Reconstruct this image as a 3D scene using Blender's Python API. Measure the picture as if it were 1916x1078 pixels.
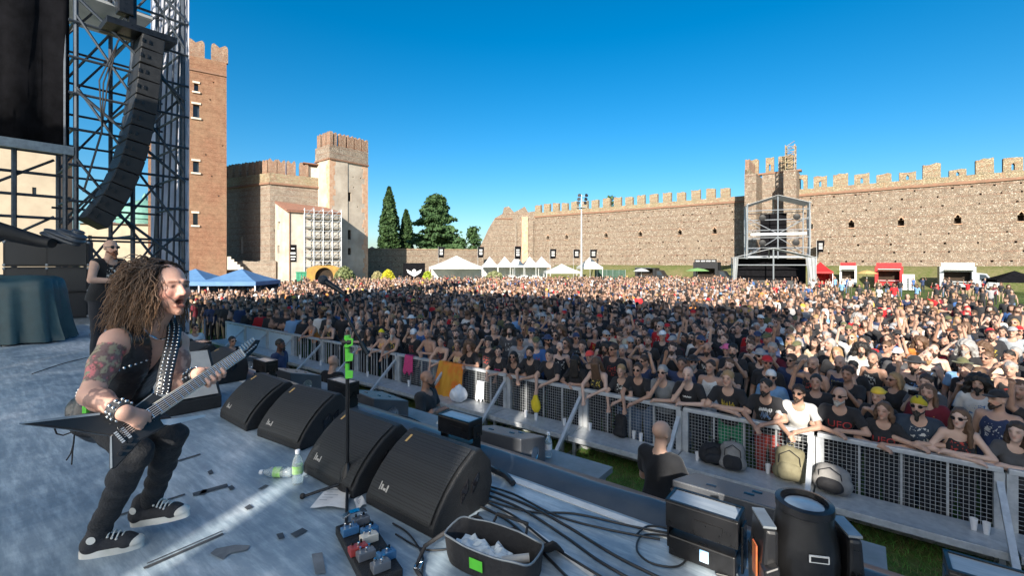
import bpy, bmesh, math, random
import numpy as np
from mathutils import Vector, Matrix, noise as mnoise
from mathutils.bvhtree import BVHTree
R = math.radians
for o in list(bpy.data.objects): bpy.data.objects.remove(o)
scene = bpy.context.scene
col = scene.collection
rng = random.Random(7)

# ------------------------------------------------------------------ camera
HC = 3.4            # lens height above the grass
FPX = 851.0         # focal length in photograph pixels (16 mm on 36 mm)
HZ = 493.0          # horizon row in the photograph
STZ = 2.0           # height of the stage deck
cam_d = bpy.data.cameras.new('camera'); cam = bpy.data.objects.new('camera', cam_d); col.objects.link(cam)
cam.location = (0, 0, HC); cam.rotation_euler = (R(90), 0, 0)
cam_d.sensor_width = 36; cam_d.lens = 36*FPX/1916; cam_d.shift_y = -(539-HZ)/1916
cam_d.clip_start = 0.05; cam_d.clip_end = 3000
scene.camera = cam

# ------------------------------------------------------------------ light
SUN_EL, SUN_AZ = 24.0, 195.0      # sun behind the stage, a little to the left
world = bpy.data.worlds.new('World'); scene.world = world; world.use_nodes = True
wn = world.node_tree; wn.nodes.clear()
wo = wn.nodes.new('ShaderNodeOutputWorld'); wb = wn.nodes.new('ShaderNodeBackground')
sky = wn.nodes.new('ShaderNodeTexSky'); sky.sky_type = 'NISHITA'; sky.sun_disc = False
sky.sun_elevation = R(SUN_EL); sky.sun_rotation = R(SUN_AZ)
sky.altitude = 60; sky.air_density = 1.0; sky.dust_density = 1.0; sky.ozone_density = 4.0
hs = wn.nodes.new('ShaderNodeHueSaturation'); hs.inputs['Saturation'].default_value = 1.38; hs.inputs['Hue'].default_value = 0.492
wn.links.new(sky.outputs[0], hs.inputs['Color']); wn.links.new(hs.outputs[0], wb.inputs['Color'])
wb.inputs['Strength'].default_value = 0.05
wn.links.new(wb.outputs[0], wo.inputs[0])
sd = bpy.data.lights.new('sun', 'SUN'); sun = bpy.data.objects.new('sun', sd); col.objects.link(sun)
sd.energy = 3.2; sd.angle = R(0.5); sd.color = (1.0, 0.92, 0.80)
_d = Vector((math.sin(R(SUN_AZ))*math.cos(R(SUN_EL)), math.cos(R(SUN_AZ))*math.cos(R(SUN_EL)), math.sin(R(SUN_EL))))
sun.rotation_euler = _d.to_track_quat('Z', 'Y').to_euler()
vs = scene.view_settings
vs.view_transform = 'Standard'; vs.look = 'None'; vs.gamma = 1.0; vs.use_curve_mapping = False; vs.exposure = 1.76

# ------------------------------------------------------------------ positions
ST_ANG = R(-37.5)                       # stage front edge direction
CU, SU = math.cos(ST_ANG), math.sin(ST_ANG)
def SN(u, n, z=0.0):                    # u along the stage edge (to the right), n towards the audience
    return Vector((u*CU - n*SU, u*SU + n*CU, z))
def un_of(X, Y): return (X*CU + Y*SU, -X*SU + Y*CU)
def PX(x, y, Y):                        # a photograph pixel at forward distance Y
    return Vector(((x-958)/FPX*Y, Y, HC - (y-HZ)/FPX*Y))
def GZ(x, y, z):                        # a photograph pixel on the level plane z
    return PX(x, y, FPX*(HC-z)/(y-HZ))
def u_at(x, n):                         # u of picture column x on the line n = const
    t = (x-958)/FPX
    Y = n/(t*(-SU)+CU)
    return un_of(t*Y, Y)[0]

# ------------------------------------------------------------------ materials
def mat_new(name):
    m = bpy.data.materials.new(name); m.use_nodes = True
    nt = m.node_tree; b = nt.nodes['Principled BSDF']
    return m, nt, b
def N(nt, t, **kw):
    n = nt.nodes.new('ShaderNode'+t)
    for k, v in kw.items():
        if k.startswith('i_'): n.inputs[k[2:].replace('_', ' ')].default_value = v
        else: setattr(n, k, v)
    return n
def ramp(nt, stops, fac=None, interp='LINEAR'):
    n = nt.nodes.new('ShaderNodeValToRGB'); n.color_ramp.interpolation = interp
    e = n.color_ramp.elements
    while len(e) < len(stops): e.new(0.5)
    for i, (p, c) in enumerate(stops):
        e[i].position = p; e[i].color = (c[0], c[1], c[2], 1) if len(c) == 3 else c
    if fac is not None: nt.links.new(fac, n.inputs[0])
    return n
MATS = {}
def M(name, c1, c2=None, scale=6.0, rough=0.6, metal=0.0, bump=0.0, bscale=40.0, spec=0.5, detail=6, stretch=None, rvar=0.12, lo=0.35, hi=0.65):
    """generic surface: colour mottled between c1 and c2, fine relief, uneven gloss"""
    if name in MATS: return MATS[name]
    m, nt, b = mat_new(name); L = nt.links.new
    tc = N(nt, 'TexCoord'); src = tc.outputs['Object']
    if stretch:
        mp = N(nt, 'Mapping'); mp.inputs['Scale'].default_value = stretch; L(src, mp.inputs[0]); src = mp.outputs[0]
    nz = N(nt, 'TexNoise', i_Scale=scale, i_Detail=float(detail), i_Roughness=0.62); L(src, nz.inputs['Vector'])
    c2 = c2 or tuple(x*0.8 for x in c1)
    rp = ramp(nt, [(lo, c1), (hi, c2)], nz.outputs['Fac']); L(rp.outputs[0], b.inputs['Base Color'])
    mr = N(nt, 'MapRange'); mr.inputs['To Min'].default_value = max(0.03, rough-rvar); mr.inputs['To Max'].default_value = min(1, rough+rvar)
    L(nz.outputs['Fac'], mr.inputs[0]); L(mr.outputs[0], b.inputs['Roughness'])
    b.inputs['Metallic'].default_value = metal; b.inputs['Specular IOR Level'].default_value = spec
    if bump:
        nb = N(nt, 'TexNoise', i_Scale=bscale, i_Detail=4.0); L(src, nb.inputs['Vector'])
        bp = N(nt, 'Bump', i_Strength=bump, i_Distance=0.02); L(nb.outputs['Fac'], bp.inputs['Height']); L(bp.outputs[0], b.inputs['Normal'])
    MATS[name] = m; return m
def M_obj(name, rough=0.8, bump=0.25, bscale=60, spec=0.3, sheen=0.0, prnt=False):
    """tinted by the object's own colour (shirts, skin, hair of many people)"""
    m, nt, b = mat_new(name); L = nt.links.new
    oi = N(nt, 'ObjectInfo'); tc = N(nt, 'TexCoord')
    nz = N(nt, 'TexNoise', i_Scale=9.0, i_Detail=5.0); L(tc.outputs['Object'], nz.inputs['Vector'])
    mr = N(nt, 'MapRange'); mr.inputs['To Min'].default_value = 0.72; mr.inputs['To Max'].default_value = 1.25; L(nz.outputs['Fac'], mr.inputs[0])
    mx = N(nt, 'VectorMath', operation='SCALE'); L(oi.outputs['Color'], mx.inputs[0]); L(mr.outputs[0], mx.inputs['Scale'])
    out = mx.outputs[0]
    if prnt:      # faded band-shirt print on the chest, different on every shirt
        sx = N(nt, 'SeparateXYZ'); L(tc.outputs['Object'], sx.inputs[0])
        def band(sock, a, bb):
            g1 = N(nt, 'Math', operation='GREATER_THAN'); L(sock, g1.inputs[0]); g1.inputs[1].default_value = a
            g2 = N(nt, 'Math', operation='LESS_THAN'); L(sock, g2.inputs[0]); g2.inputs[1].default_value = bb
            g = N(nt, 'Math', operation='MULTIPLY'); L(g1.outputs[0], g.inputs[0]); L(g2.outputs[0], g.inputs[1]); return g.outputs[0]
        bx = band(sx.outputs['X'], -0.09, 0.09); bz = band(sx.outputs['Z'], 1.16, 1.34)
        fy = N(nt, 'Math', operation='LESS_THAN'); L(sx.outputs['Y'], fy.inputs[0]); fy.inputs[1].default_value = -0.06
        a1 = N(nt, 'Math', operation='MULTIPLY'); L(bx, a1.inputs[0]); L(bz, a1.inputs[1])
        a2 = N(nt, 'Math', operation='MULTIPLY'); L(a1.outputs[0], a2.inputs[0]); L(fy.outputs[0], a2.inputs[1])
        pz = N(nt, 'TexNoise', noise_dimensions='4D', i_Scale=34.0, i_Detail=2.0); L(tc.outputs['Object'], pz.inputs['Vector'])
        wv = N(nt, 'Math', operation='MULTIPLY'); L(oi.outputs['Random'], wv.inputs[0]); wv.inputs[1].default_value = 37.0; L(wv.outputs[0], pz.inputs['W'])
        gt = N(nt, 'Math', operation='GREATER_THAN'); L(pz.outputs['Fac'], gt.inputs[0]); gt.inputs[1].default_value = 0.56
        a3 = N(nt, 'Math', operation='MULTIPLY'); L(a2.outputs[0], a3.inputs[0]); L(gt.outputs[0], a3.inputs[1])
        pc = ramp(nt, [(0.0, (0.5, 0.5, 0.48)), (0.4, (0.5, 0.5, 0.48)), (0.41, (0.35, 0.05, 0.04)), (0.6, (0.35, 0.05, 0.04)), (0.61, (0.5, 0.38, 0.06)), (0.75, (0.5, 0.38, 0.06)), (0.76, (0.1, 0.2, 0.4)), (0.9, (0.02, 0.02, 0.02))], oi.outputs['Random'], 'CONSTANT')
        mm = N(nt, 'MixRGB'); L(a3.outputs[0], mm.inputs[0]); L(out, mm.inputs[1]); L(pc.outputs[0], mm.inputs[2]); out = mm.outputs[0]
    L(out, b.inputs['Base Color']); b.inputs['Roughness'].default_value = rough; b.inputs['Specular IOR Level'].default_value = spec
    if sheen: b.inputs['Sheen Weight'].default_value = sheen
    nb = N(nt, 'TexNoise', i_Scale=bscale, i_Detail=3.0); L(tc.outputs['Object'], nb.inputs['Vector'])
    bp = N(nt, 'Bump', i_Strength=bump, i_Distance=0.01); L(nb.outputs['Fac'], bp.inputs['Height']); L(bp.outputs[0], b.inputs['Normal'])
    MATS[name] = m; return m
def translucent(name, fac):
    """lets part of the light through a thin sheet"""
    m = MATS[name]; nt = m.node_tree; b = nt.nodes['Principled BSDF']; out = nt.nodes['Material Output']; t = N(nt, 'BsdfTranslucent'); mx = N(nt, 'MixShader'); mx.inputs[0].default_value = fac
    src = b.inputs['Base Color'].links[0].from_socket; nt.links.new(src, t.inputs['Color']); nt.links.new(b.outputs[0], mx.inputs[1]); nt.links.new(t.outputs[0], mx.inputs[2]); nt.links.new(mx.outputs[0], out.inputs['Surface'])
def M_attr(name, rough=0.75, attr='Col', spec=0.3, bump=0.0, bscale=80):
    m, nt, b = mat_new(name); L = nt.links.new
    a = N(nt, 'Attribute', attribute_name=attr); L(a.outputs['Color'], b.inputs['Base Color'])
    b.inputs['Roughness'].default_value = rough; b.inputs['Specular IOR Level'].default_value = spec
    if bump:
        tc = N(nt, 'TexCoord'); nb = N(nt, 'TexNoise', i_Scale=bscale, i_Detail=3.0); L(tc.outputs['Object'], nb.inputs['Vector'])
        bp = N(nt, 'Bump', i_Strength=bump, i_Distance=0.01); L(nb.outputs['Fac'], bp.inputs['Height']); L(bp.outputs[0], b.inputs['Normal'])
    MATS[name] = m; return m
def M_wall(name, cols, stone=3.2, mortar=(0.34, 0.29, 0.23), course=1.25, cc=(0.33, 0.16, 0.10), flat=(1, 1, 1.5), rough=0.95, patch=(0.42, 0.33, 0.24), bump=0.9):
    """cobble-and-brick masonry: stones of several colours in mortar, level brick courses, weather patches"""
    m, nt, b = mat_new(name); L = nt.links.new
    tc = N(nt, 'TexCoord'); mp = N(nt, 'Mapping'); mp.inputs['Scale'].default_value = flat; L(tc.outputs['Object'], mp.inputs[0])
    vo = N(nt, 'TexVoronoi', i_Scale=stone); L(mp.outputs[0], vo.inputs['Vector'])
    sp = N(nt, 'SeparateColor'); L(vo.outputs['Color'], sp.inputs[0])
    k = len(cols); rp = ramp(nt, [(i/k, c) for i, c in enumerate(cols)], sp.outputs[0], 'CONSTANT')
    ve = N(nt, 'TexVoronoi', feature='DISTANCE_TO_EDGE', i_Scale=stone); L(mp.outputs[0], ve.inputs['Vector'])
    er = ramp(nt, [(0.02, (0, 0, 0)), (0.14, (1, 1, 1))], ve.outputs['Distance'])
    m1 = N(nt, 'MixRGB'); m1.inputs[1].default_value = (*mortar, 1); L(er.outputs[0], m1.inputs[0]); L(rp.outputs[0], m1.inputs[2])
    sx = N(nt, 'SeparateXYZ'); L(tc.outputs['Object'], sx.inputs[0])
    nw = N(nt, 'TexNoise', i_Scale=0.7, i_Detail=3.0); L(tc.outputs['Object'], nw.inputs['Vector'])
    ad = N(nt, 'Math', operation='MULTIPLY_ADD'); L(nw.outputs['Fac'], ad.inputs[0]); ad.inputs[1].default_value = 0.25; L(sx.outputs['Z'], ad.inputs[2])
    md = N(nt, 'Math', operation='PINGPONG'); L(ad.outputs[0], md.inputs[0]); md.inputs[1].default_value = course/2
    lt = N(nt, 'Math', operation='LESS_THAN'); L(md.outputs[0], lt.inputs[0]); lt.inputs[1].default_value = 0.055*course
    hf = N(nt, 'Math', operation='MULTIPLY'); L(lt.outputs[0], hf.inputs[0]); hf.inputs[1].default_value = 0.75
    m2 = N(nt, 'MixRGB'); L(hf.outputs[0], m2.inputs[0]); L(m1.outputs[0], m2.inputs[1]); m2.inputs[2].default_value = (*cc, 1)
    np_ = N(nt, 'TexNoise', i_Scale=0.22, i_Detail=8.0, i_Roughness=0.7); L(tc.outputs['Object'], np_.inputs['Vector'])
    pr = ramp(nt, [(0.42, (0, 0, 0)), (0.68, (0.7, 0.7, 0.7))], np_.outputs['Fac'])
    m3 = N(nt, 'MixRGB'); L(pr.outputs[0], m3.inputs[0]); L(m2.outputs[0], m3.inputs[1]); m3.inputs[2].default_value = (*patch, 1)
    nf = N(nt, 'TexNoise', i_Scale=1.3, i_Detail=8.0, i_Roughness=0.7); L(tc.outputs['Object'], nf.inputs['Vector'])
    mr = N(nt, 'MapRange'); mr.inputs['From Min'].default_value = 0.3; mr.inputs['From Max'].default_value = 0.7; mr.inputs['To Min'].default_value = 0.7; mr.inputs['To Max'].default_value = 1.2; L(nf.outputs['Fac'], mr.inputs[0])
    fs = N(nt, 'VectorMath', operation='SCALE'); L(m3.outputs[0], fs.inputs[0]); L(mr.outputs[0], fs.inputs['Scale'])
    L(fs.outputs[0], b.inputs['Base Color']); b.inputs['Roughness'].default_value = rough; b.inputs['Specular IOR Level'].default_value = 0.15
    bp = N(nt, 'Bump', i_Strength=bump, i_Distance=0.08); L(er.outputs[0], bp.inputs['Height']); L(bp.outputs[0], b.inputs['Normal'])
    MATS[name] = m; return m

# ------------------------------------------------------------------ mesh builder
def frame_z(p, q):
    d = (q-p); l = d.length; d = d/l if l > 1e-9 else Vector((0, 0, 1))
    a = Vector((0, 0, 1)) if abs(d.z) < 0.95 else Vector((1, 0, 0))
    x = a.cross(d).normalized(); y = d.cross(x)
    return x, y, d, l
class MB:
    def __init__(s): s.v = []; s.f = []; s.m = []
    def add(s, vs, fs, m=0):
        o = len(s.v); s.v.extend(tuple(v) for v in vs); s.f.extend(tuple(i+o for i in f) for f in fs); s.m.extend([m]*len(fs)); return s
    def box(s, c, sz, rz=0.0, m=0, mx=None):
        hx, hy, hz = sz[0]/2, sz[1]/2, sz[2]/2
        if mx is None: mx = Matrix.Rotation(rz, 3, 'Z') if rz else None
        vs = []
        for z in (-hz, hz):
            for x, y in ((-hx, -hy), (hx, -hy), (hx, hy), (-hx, hy)):
                v = Vector((x, y, z))
                if mx is not None: v = mx @ v
                vs.append((v.x+c[0], v.y+c[1], v.z+c[2]))
        return s.add(vs, [(0, 3, 2, 1), (4, 5, 6, 7), (0, 1, 5, 4), (1, 2, 6, 5), (2, 3, 7, 6), (3, 0, 4, 7)], m)
    def beam(s, p, q, w, h=None, m=0):
        p = Vector(p); q = Vector(q); h = h or w; x, y, d, l = frame_z(p, q)
        vs = [p+x*a*w/2+y*b*h/2 for a, b in ((-1, -1), (1, -1), (1, 1), (-1, 1))]; vs += [v+d*l for v in vs]
        return s.add(vs, [(0, 3, 2, 1), (4, 5, 6, 7), (0, 1, 5, 4), (1, 2, 6, 5), (2, 3, 7, 6), (3, 0, 4, 7)], m)
    def tube(s, p, q, r, r2=None, n=8, m=0, caps=True):
        p = Vector(p); q = Vector(q); r2 = r if r2 is None else r2; x, y, d, l = frame_z(p, q)
        vs = []
        for c, rr in ((p, r), (q, r2)):
            for i in range(n):
                a = 2*math.pi*i/n; vs.append(c+(x*math.cos(a)+y*math.sin(a))*rr)
        fs = [(i, (i+1) % n, n+(i+1) % n, n+i) for i in range(n)]
        if caps: fs += [tuple(reversed(range(n))), tuple(range(n, 2*n))]
        return s.add(vs, fs, m)
    def path(s, pts, r, n=6, m=0):
        pts = [Vector(p) for p in pts]; rr = r if isinstance(r, (list, tuple)) else [r]*len(pts)
        vs = []; up = Vector((0, 0, 1)); px = None
        for i, p in enumerate(pts):
            d = (pts[min(i+1, len(pts)-1)]-pts[max(i-1, 0)])
            d = d.normalized() if d.length > 1e-9 else Vector((0, 0, 1))
            if px is None:
                a = up if abs(d.z) < 0.95 else Vector((1, 0, 0)); px = a.cross(d).normalized()
            else:
                px = px-d*px.dot(d); px = px.normalized() if px.length > 1e-6 else Vector((1, 0, 0))
            y = d.cross(px)
            for k in range(n):
                a = 2*math.pi*k/n; vs.append(p+(px*math.cos(a)+y*math.sin(a))*rr[i])
        fs = [(i*n+k, i*n+(k+1) % n, (i+1)*n+(k+1) % n, (i+1)*n+k) for i in range(len(pts)-1) for k in range(n)]
        fs += [tuple(reversed(range(n))), tuple(range((len(pts)-1)*n, len(pts)*n))]
        return s.add(vs, fs, m)
    def lathe(s, prof, n=16, c=(0, 0, 0), mx=None, m=0, sx=1, sy=1):
        vs = []
        for r, z in prof:
            for i in range(n):
                a = 2*math.pi*i/n; v = Vector((r*math.cos(a)*sx, r*math.sin(a)*sy, z))
                if mx is not None: v = mx @ v
                vs.append((v.x+c[0], v.y+c[1], v.z+c[2]))
        k = len(prof)
        fs = [(j*n+i, j*n+(i+1) % n, (j+1)*n+(i+1) % n, (j+1)*n+i) for j in range(k-1) for i in range(n)]
        fs += [tuple(reversed(range(n))), tuple(range((k-1)*n, k*n))]
        return s.add(vs, fs, m)
    def prism(s, poly, d0, d1, mx=None, m=0):
        """polygon in local xz, thickness along local y from d0 to d1"""
        n = len(poly); vs = [Vector((x, d0, z)) for x, z in poly]+[Vector((x, d1, z)) for x, z in poly]
        if mx is not None: vs = [mx @ v for v in vs]
        fs = [tuple(range(n)), tuple(reversed(range(n, 2*n)))]+[(i, n+i, n+(i+1) % n, (i+1) % n) for i in range(n)]
        return s.add(vs, fs, m)
    def ball(s, c, r, nu=10, nv=7, m=0):
        r = r if isinstance(r, (tuple, list)) else (r, r, r)
        prof = [(math.sin(math.pi*j/nv), -math.cos(math.pi*j/nv)) for j in range(nv+1)]
        prof[0] = (0.02, -1); prof[-1] = (0.02, 1)
        vs = []
        for pr, pz in prof:
            for i in range(nu):
                a = 2*math.pi*i/nu; vs.append((c[0]+r[0]*pr*math.cos(a), c[1]+r[1]*pr*math.sin(a), c[2]+r[2]*pz))
        k = len(prof); fs = [(j*nu+i, j*nu+(i+1) % nu, (j+1)*nu+(i+1) % nu, (j+1)*nu+i) for j in range(k-1) for i in range(nu)]
        fs += [tuple(reversed(range(nu))), tuple(range((k-1)*nu, k*nu))]
        return s.add(vs, fs, m)
    def sheet(s, rows, m=0, closed=False):
        """grid of points rows[i][j]"""
        nr = len(rows); nc = len(rows[0]); vs = [p for r in rows for p in r]
        fs = [(i*nc+j, i*nc+(j+1) % nc, (i+1)*nc+(j+1) % nc, (i+1)*nc+j) for i in range(nr-1) for j in range(nc if closed else nc-1)]
        return s.add(vs, fs, m)
    def mesh(s, name, mats, smooth=None):
        me = bpy.data.meshes.new(name); me.from_pydata(s.v, [], s.f)
        for mt in (mats if isinstance(mats, (list, tuple)) else [mats]): me.materials.append(MATS[mt] if isinstance(mt, str) else mt)
        if any(s.m): me.polygons.foreach_set('material_index', s.m)
        if smooth is not None:
            me.polygons.foreach_set('use_smooth', [True]*len(s.f)); me.set_sharp_from_angle(angle=R(smooth))
        me.update(); return me
    def build(s, name, mats, parent=None, loc=None, rz=None, smooth=None, bevel=0.0, solid=0.0):
        o = bpy.data.objects.new(name, s.mesh(name, mats, smooth)); col.objects.link(o)
        if parent is not None: o.parent = parent
        if loc is not None: o.location = loc
        if rz is not None: o.rotation_euler = (0, 0, rz)
        if bevel:
            b = o.modifiers.new('bevel', 'BEVEL'); b.width = bevel; b.segments = 2; b.limit_method = 'ANGLE'; b.angle_limit = R(40)
        if solid:
            b = o.modifiers.new('solid', 'SOLIDIFY'); b.thickness = solid; b.offset = 0
        return o
def tag(o, label=None, cat=None, group=None, kind=None):
    if label: o['label'] = label
    if cat: o['category'] = cat
    if group: o['group'] = group
    if kind: o['kind'] = kind
    return o
def empty(name, loc, rz=0.0, label=None, cat=None, group=None):
    o = bpy.data.objects.new(name, None); col.objects.link(o); o.location = loc; o.rotation_euler = (0, 0, rz); o.empty_display_size = 0.2
    return tag(o, label, cat, group)
def copy_tree(o, parent=None):
    c = o.copy(); col.objects.link(c); c.parent = parent
    for ch in list(o.children): copy_tree(ch, c)
    return c
def link_mesh(name, me, parent=None):
    o = bpy.data.objects.new(name, me); col.objects.link(o)
    if parent is not None: o.parent = parent
    return o
def text_mesh(body, size, mat, name='lettering', depth=0.0):
    cu = bpy.data.curves.new(name, 'FONT'); cu.body = body; cu.size = size; cu.align_x = 'CENTER'; cu.align_y = 'CENTER'; cu.resolution_u = 3; cu.extrude = depth
    t = bpy.data.objects.new(name, cu); col.objects.link(t)
    bpy.context.view_layer.update(); dg = bpy.context.evaluated_depsgraph_get()
    me = bpy.data.meshes.new_from_object(t.evaluated_get(dg)); me.materials.clear(); me.materials.append(MATS[mat]); me.name = name
    bpy.data.objects.remove(t); bpy.data.curves.remove(cu); return me
def face_holes(mb, o, xd, nd, L, z0, z1, bands, m=0, mh=1):
    """a wall face from o along xd (outward normal nd) with real recesses: bands = [(zlow, zhigh, [(x0, x1, depth, material)...])]"""
    o = Vector(o); xd = Vector(xd); nd = Vector(nd); up = Vector((0, 0, 1))
    def P(x, z, d=0.0): return o+xd*x+up*z-nd*d
    flip = xd.cross(up).dot(nd) < 0
    def quad(a, b, c, d, mm): mb.add([a, b, c, d], [(0, 3, 2, 1)] if flip else [(0, 1, 2, 3)], mm)
    z = z0
    for (za, zb, hs_) in sorted(bands, key=lambda t: t[0]):
        if za < z: continue
        quad(P(0, z), P(L, z), P(L, za), P(0, za), m); x = 0
        for h in sorted(hs_):
            xa, xb, dp = h[0], h[1], h[2]; mm = h[3] if len(h) > 3 else mh
            if xa <= x or xb >= L: continue
            quad(P(x, za), P(xa, za), P(xa, zb), P(x, zb), m)
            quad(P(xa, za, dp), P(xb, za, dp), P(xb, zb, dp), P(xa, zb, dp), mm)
            quad(P(xa, za), P(xa, za, dp), P(xa, zb, dp), P(xa, zb), m); quad(P(xb, za, dp), P(xb, za), P(xb, zb), P(xb, zb, dp), m)
            quad(P(xa, zb, dp), P(xb, zb, dp), P(xb, zb), P(xa, zb), m); quad(P(xa, za), P(xb, za), P(xb, za, dp), P(xa, za, dp), m)
            x = xb
        quad(P(x, za), P(L, za), P(L, zb), P(x, zb), m); z = zb
    quad(P(0, z), P(L, z), P(L, z1), P(0, z1), m)
# ================================================================== setting: ground, castle, trees
def M_grass(name, c1, c2, c3, s1=0.35, s2=6.0, bs=30, dist=0.05):
    m, nt, b = mat_new(name); L = nt.links.new
    tc = N(nt, 'TexCoord')
    n1 = N(nt, 'TexNoise', i_Scale=s1, i_Detail=8.0, i_Roughness=0.65); L(tc.outputs['Object'], n1.inputs['Vector'])
    n2 = N(nt, 'TexNoise', i_Scale=s2, i_Detail=6.0, i_Roughness=0.7); L(tc.outputs['Object'], n2.inputs['Vector'])
    r1 = ramp(nt, [(0.38, c1), (0.62, c2)], n1.outputs['Fac']); r2 = ramp(nt, [(0.45, (0, 0, 0)), (0.7, (0.8, 0.8, 0.8))], n2.outputs['Fac'])
    mx = N(nt, 'MixRGB'); L(r2.outputs[0], mx.inputs[0]); L(r1.outputs[0], mx.inputs[1]); mx.inputs[2].default_value = (*c3, 1)
    L(mx.outputs[0], b.inputs['Base Color']); b.inputs['Roughness'].default_value = 0.95; b.inputs['Specular IOR Level'].default_value = 0.1
    nb = N(nt, 'TexNoise', i_Scale=bs, i_Detail=4.0); L(tc.outputs['Object'], nb.inputs['Vector'])
    bp = N(nt, 'Bump', i_Strength=0.8, i_Distance=dist); L(nb.outputs['Fac'], bp.inputs['Height']); L(bp.outputs[0], b.inputs['Normal'])
    MATS[name] = m; return m
M_grass('grass', (0.055, 0.115, 0.025), (0.10, 0.135, 0.04), (0.16, 0.14, 0.07))
M_grass('bank_grass', (0.10, 0.13, 0.035), (0.17, 0.16, 0.07), (0.23, 0.19, 0.11), 0.25, 2.5, 8, 0.12)
M('gravel', (0.36, 0.31, 0.25), (0.27, 0.23, 0.18), 4, 0.95, bump=0.6, bscale=60)
mb = MB(); G = 900; k = 24
mb.sheet([[(-G+2*G*i/k, -G+2*G*j/k, 0.0) for i in range(k+1)] for j in range(k+1)])
ground = tag(mb.build('ground', 'grass'), 'trodden green grass of the castle courtyard', 'ground', kind='structure')
# gravel yard in front of the towers on the left
mb = MB(); mb.add([(-75, 22, .004), (-14, 40, .004), (-14, 84, .004), (-75, 80, .004)], [(0, 1, 2, 3)])
tag(mb.build('gravel_yard', 'gravel'), 'pale gravel yard below the castle towers', 'yard', kind='structure')
# grassy bank at the foot of the big wall
N_L, N_R, N_T = 92.0, 89.0, 84.5
def bank(name, uL, uR, n1, label):
    mb = MB(); rows = []; prof = [(n1-9, -.02), (n1-7.5, .35), (n1-5, 1.3), (n1-2.5, 2.5), (n1-.9, 3.0), (n1+.3, 3.05)]
    for i in range(61):
        u = uL+(uR-uL)*i/60
        rows.append([SN(u, n+.25*mnoise.noise((u*.2, n, 3)), z+(.16*mnoise.noise((u*.25, n*.4, 1)) if z > 0 else 0)) for n, z in prof])
    mb.sheet(rows); return tag(mb.build(name, 'bank_grass', smooth=60), label, 'bank', kind='structure')
bank('grass_bank', u_at(1045, N_L), u_at(1385, N_L), N_L, 'dry grassy bank at the foot of the long wall')
bank('grass_bank', u_at(1488, N_R), 60, N_R, 'dry grassy bank behind the food trucks')

M_wall('rubble', [(0.30, 0.235, 0.175), (0.36, 0.29, 0.22), (0.27, 0.185, 0.135), (0.52, 0.46, 0.38), (0.31, 0.23, 0.17), (0.20, 0.155, 0.12), (0.34, 0.27, 0.20)], 5.5, (0.31, 0.25, 0.19), 1.3, (0.27, 0.16, 0.115), patch=(0.34, 0.275, 0.21))
M_wall('rubble_tan', [(0.34, 0.28, 0.22), (0.29, 0.215, 0.165), (0.38, 0.325, 0.265), (0.25, 0.18, 0.14), (0.41, 0.35, 0.285)], 5.0, (0.35, 0.30, 0.245), 1.1, (0.30, 0.17, 0.12), patch=(0.40, 0.335, 0.26))
M_wall('keep_brick', [(0.31, 0.155, 0.095), (0.26, 0.12, 0.072), (0.34, 0.195, 0.12), (0.235, 0.11, 0.068)], 6.0, (0.32, 0.185, 0.12), 0.7, (0.22, 0.10, 0.06), (1, 1, 3.2), patch=(0.34, 0.23, 0.145), bump=0.5)
M_wall('merlon_stone', [(0.40, 0.33, 0.22), (0.34, 0.27, 0.18), (0.44, 0.36, 0.26), (0.36, 0.21, 0.14)], 4.0, (0.36, 0.30, 0.22), 0.6, (0.36, 0.2, 0.13), patch=(0.33, 0.30, 0.17))
M_wall('merlon_brick', [(0.36, 0.19, 0.12), (0.31, 0.15, 0.095), (0.42, 0.28, 0.20), (0.34, 0.20, 0.14)], 5.0, (0.38, 0.28, 0.21), 0.7, (0.34, 0.16, 0.10), patch=(0.50, 0.40, 0.30))
M('castle_plaster', (0.52, 0.46, 0.38), (0.36, 0.30, 0.24), 0.35, 0.95, bump=0.3, bscale=3, detail=10, spec=0.15)
M('castle_plaster_grey', (0.50, 0.46, 0.39), (0.33, 0.29, 0.24), 0.5, 0.95, bump=0.3, bscale=3, detail=10, spec=0.15)
M('cream_plaster', (0.42, 0.36, 0.27), (0.36, 0.30, 0.225), 0.6, 0.95, bump=0.2, bscale=3, spec=0.15)
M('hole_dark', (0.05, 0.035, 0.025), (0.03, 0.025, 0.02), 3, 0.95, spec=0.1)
M('window_glass', (0.03, 0.045, 0.06), (0.05, 0.06, 0.07), 2, 0.15)
M('sill_stone', (0.66, 0.60, 0.50), (0.52, 0.46, 0.38), 2, 0.9)
M('cornice_brick', (0.26, 0.14, 0.09), (0.20, 0.12, 0.08), 2.5, 0.95, bump=0.4, bscale=5)
M('roof_tile', (0.26, 0.125, 0.08), (0.17, 0.09, 0.065), 3, 0.9, bump=0.5, bscale=12)
M('quoin_brick', (0.46, 0.25, 0.15), (0.56, 0.40, 0.28), 1.5, 0.95, bump=0.4, bscale=6)
M('copper_green', (0.16, 0.33, 0.26), (0.10, 0.24, 0.20), 1.5, 0.6)

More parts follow.
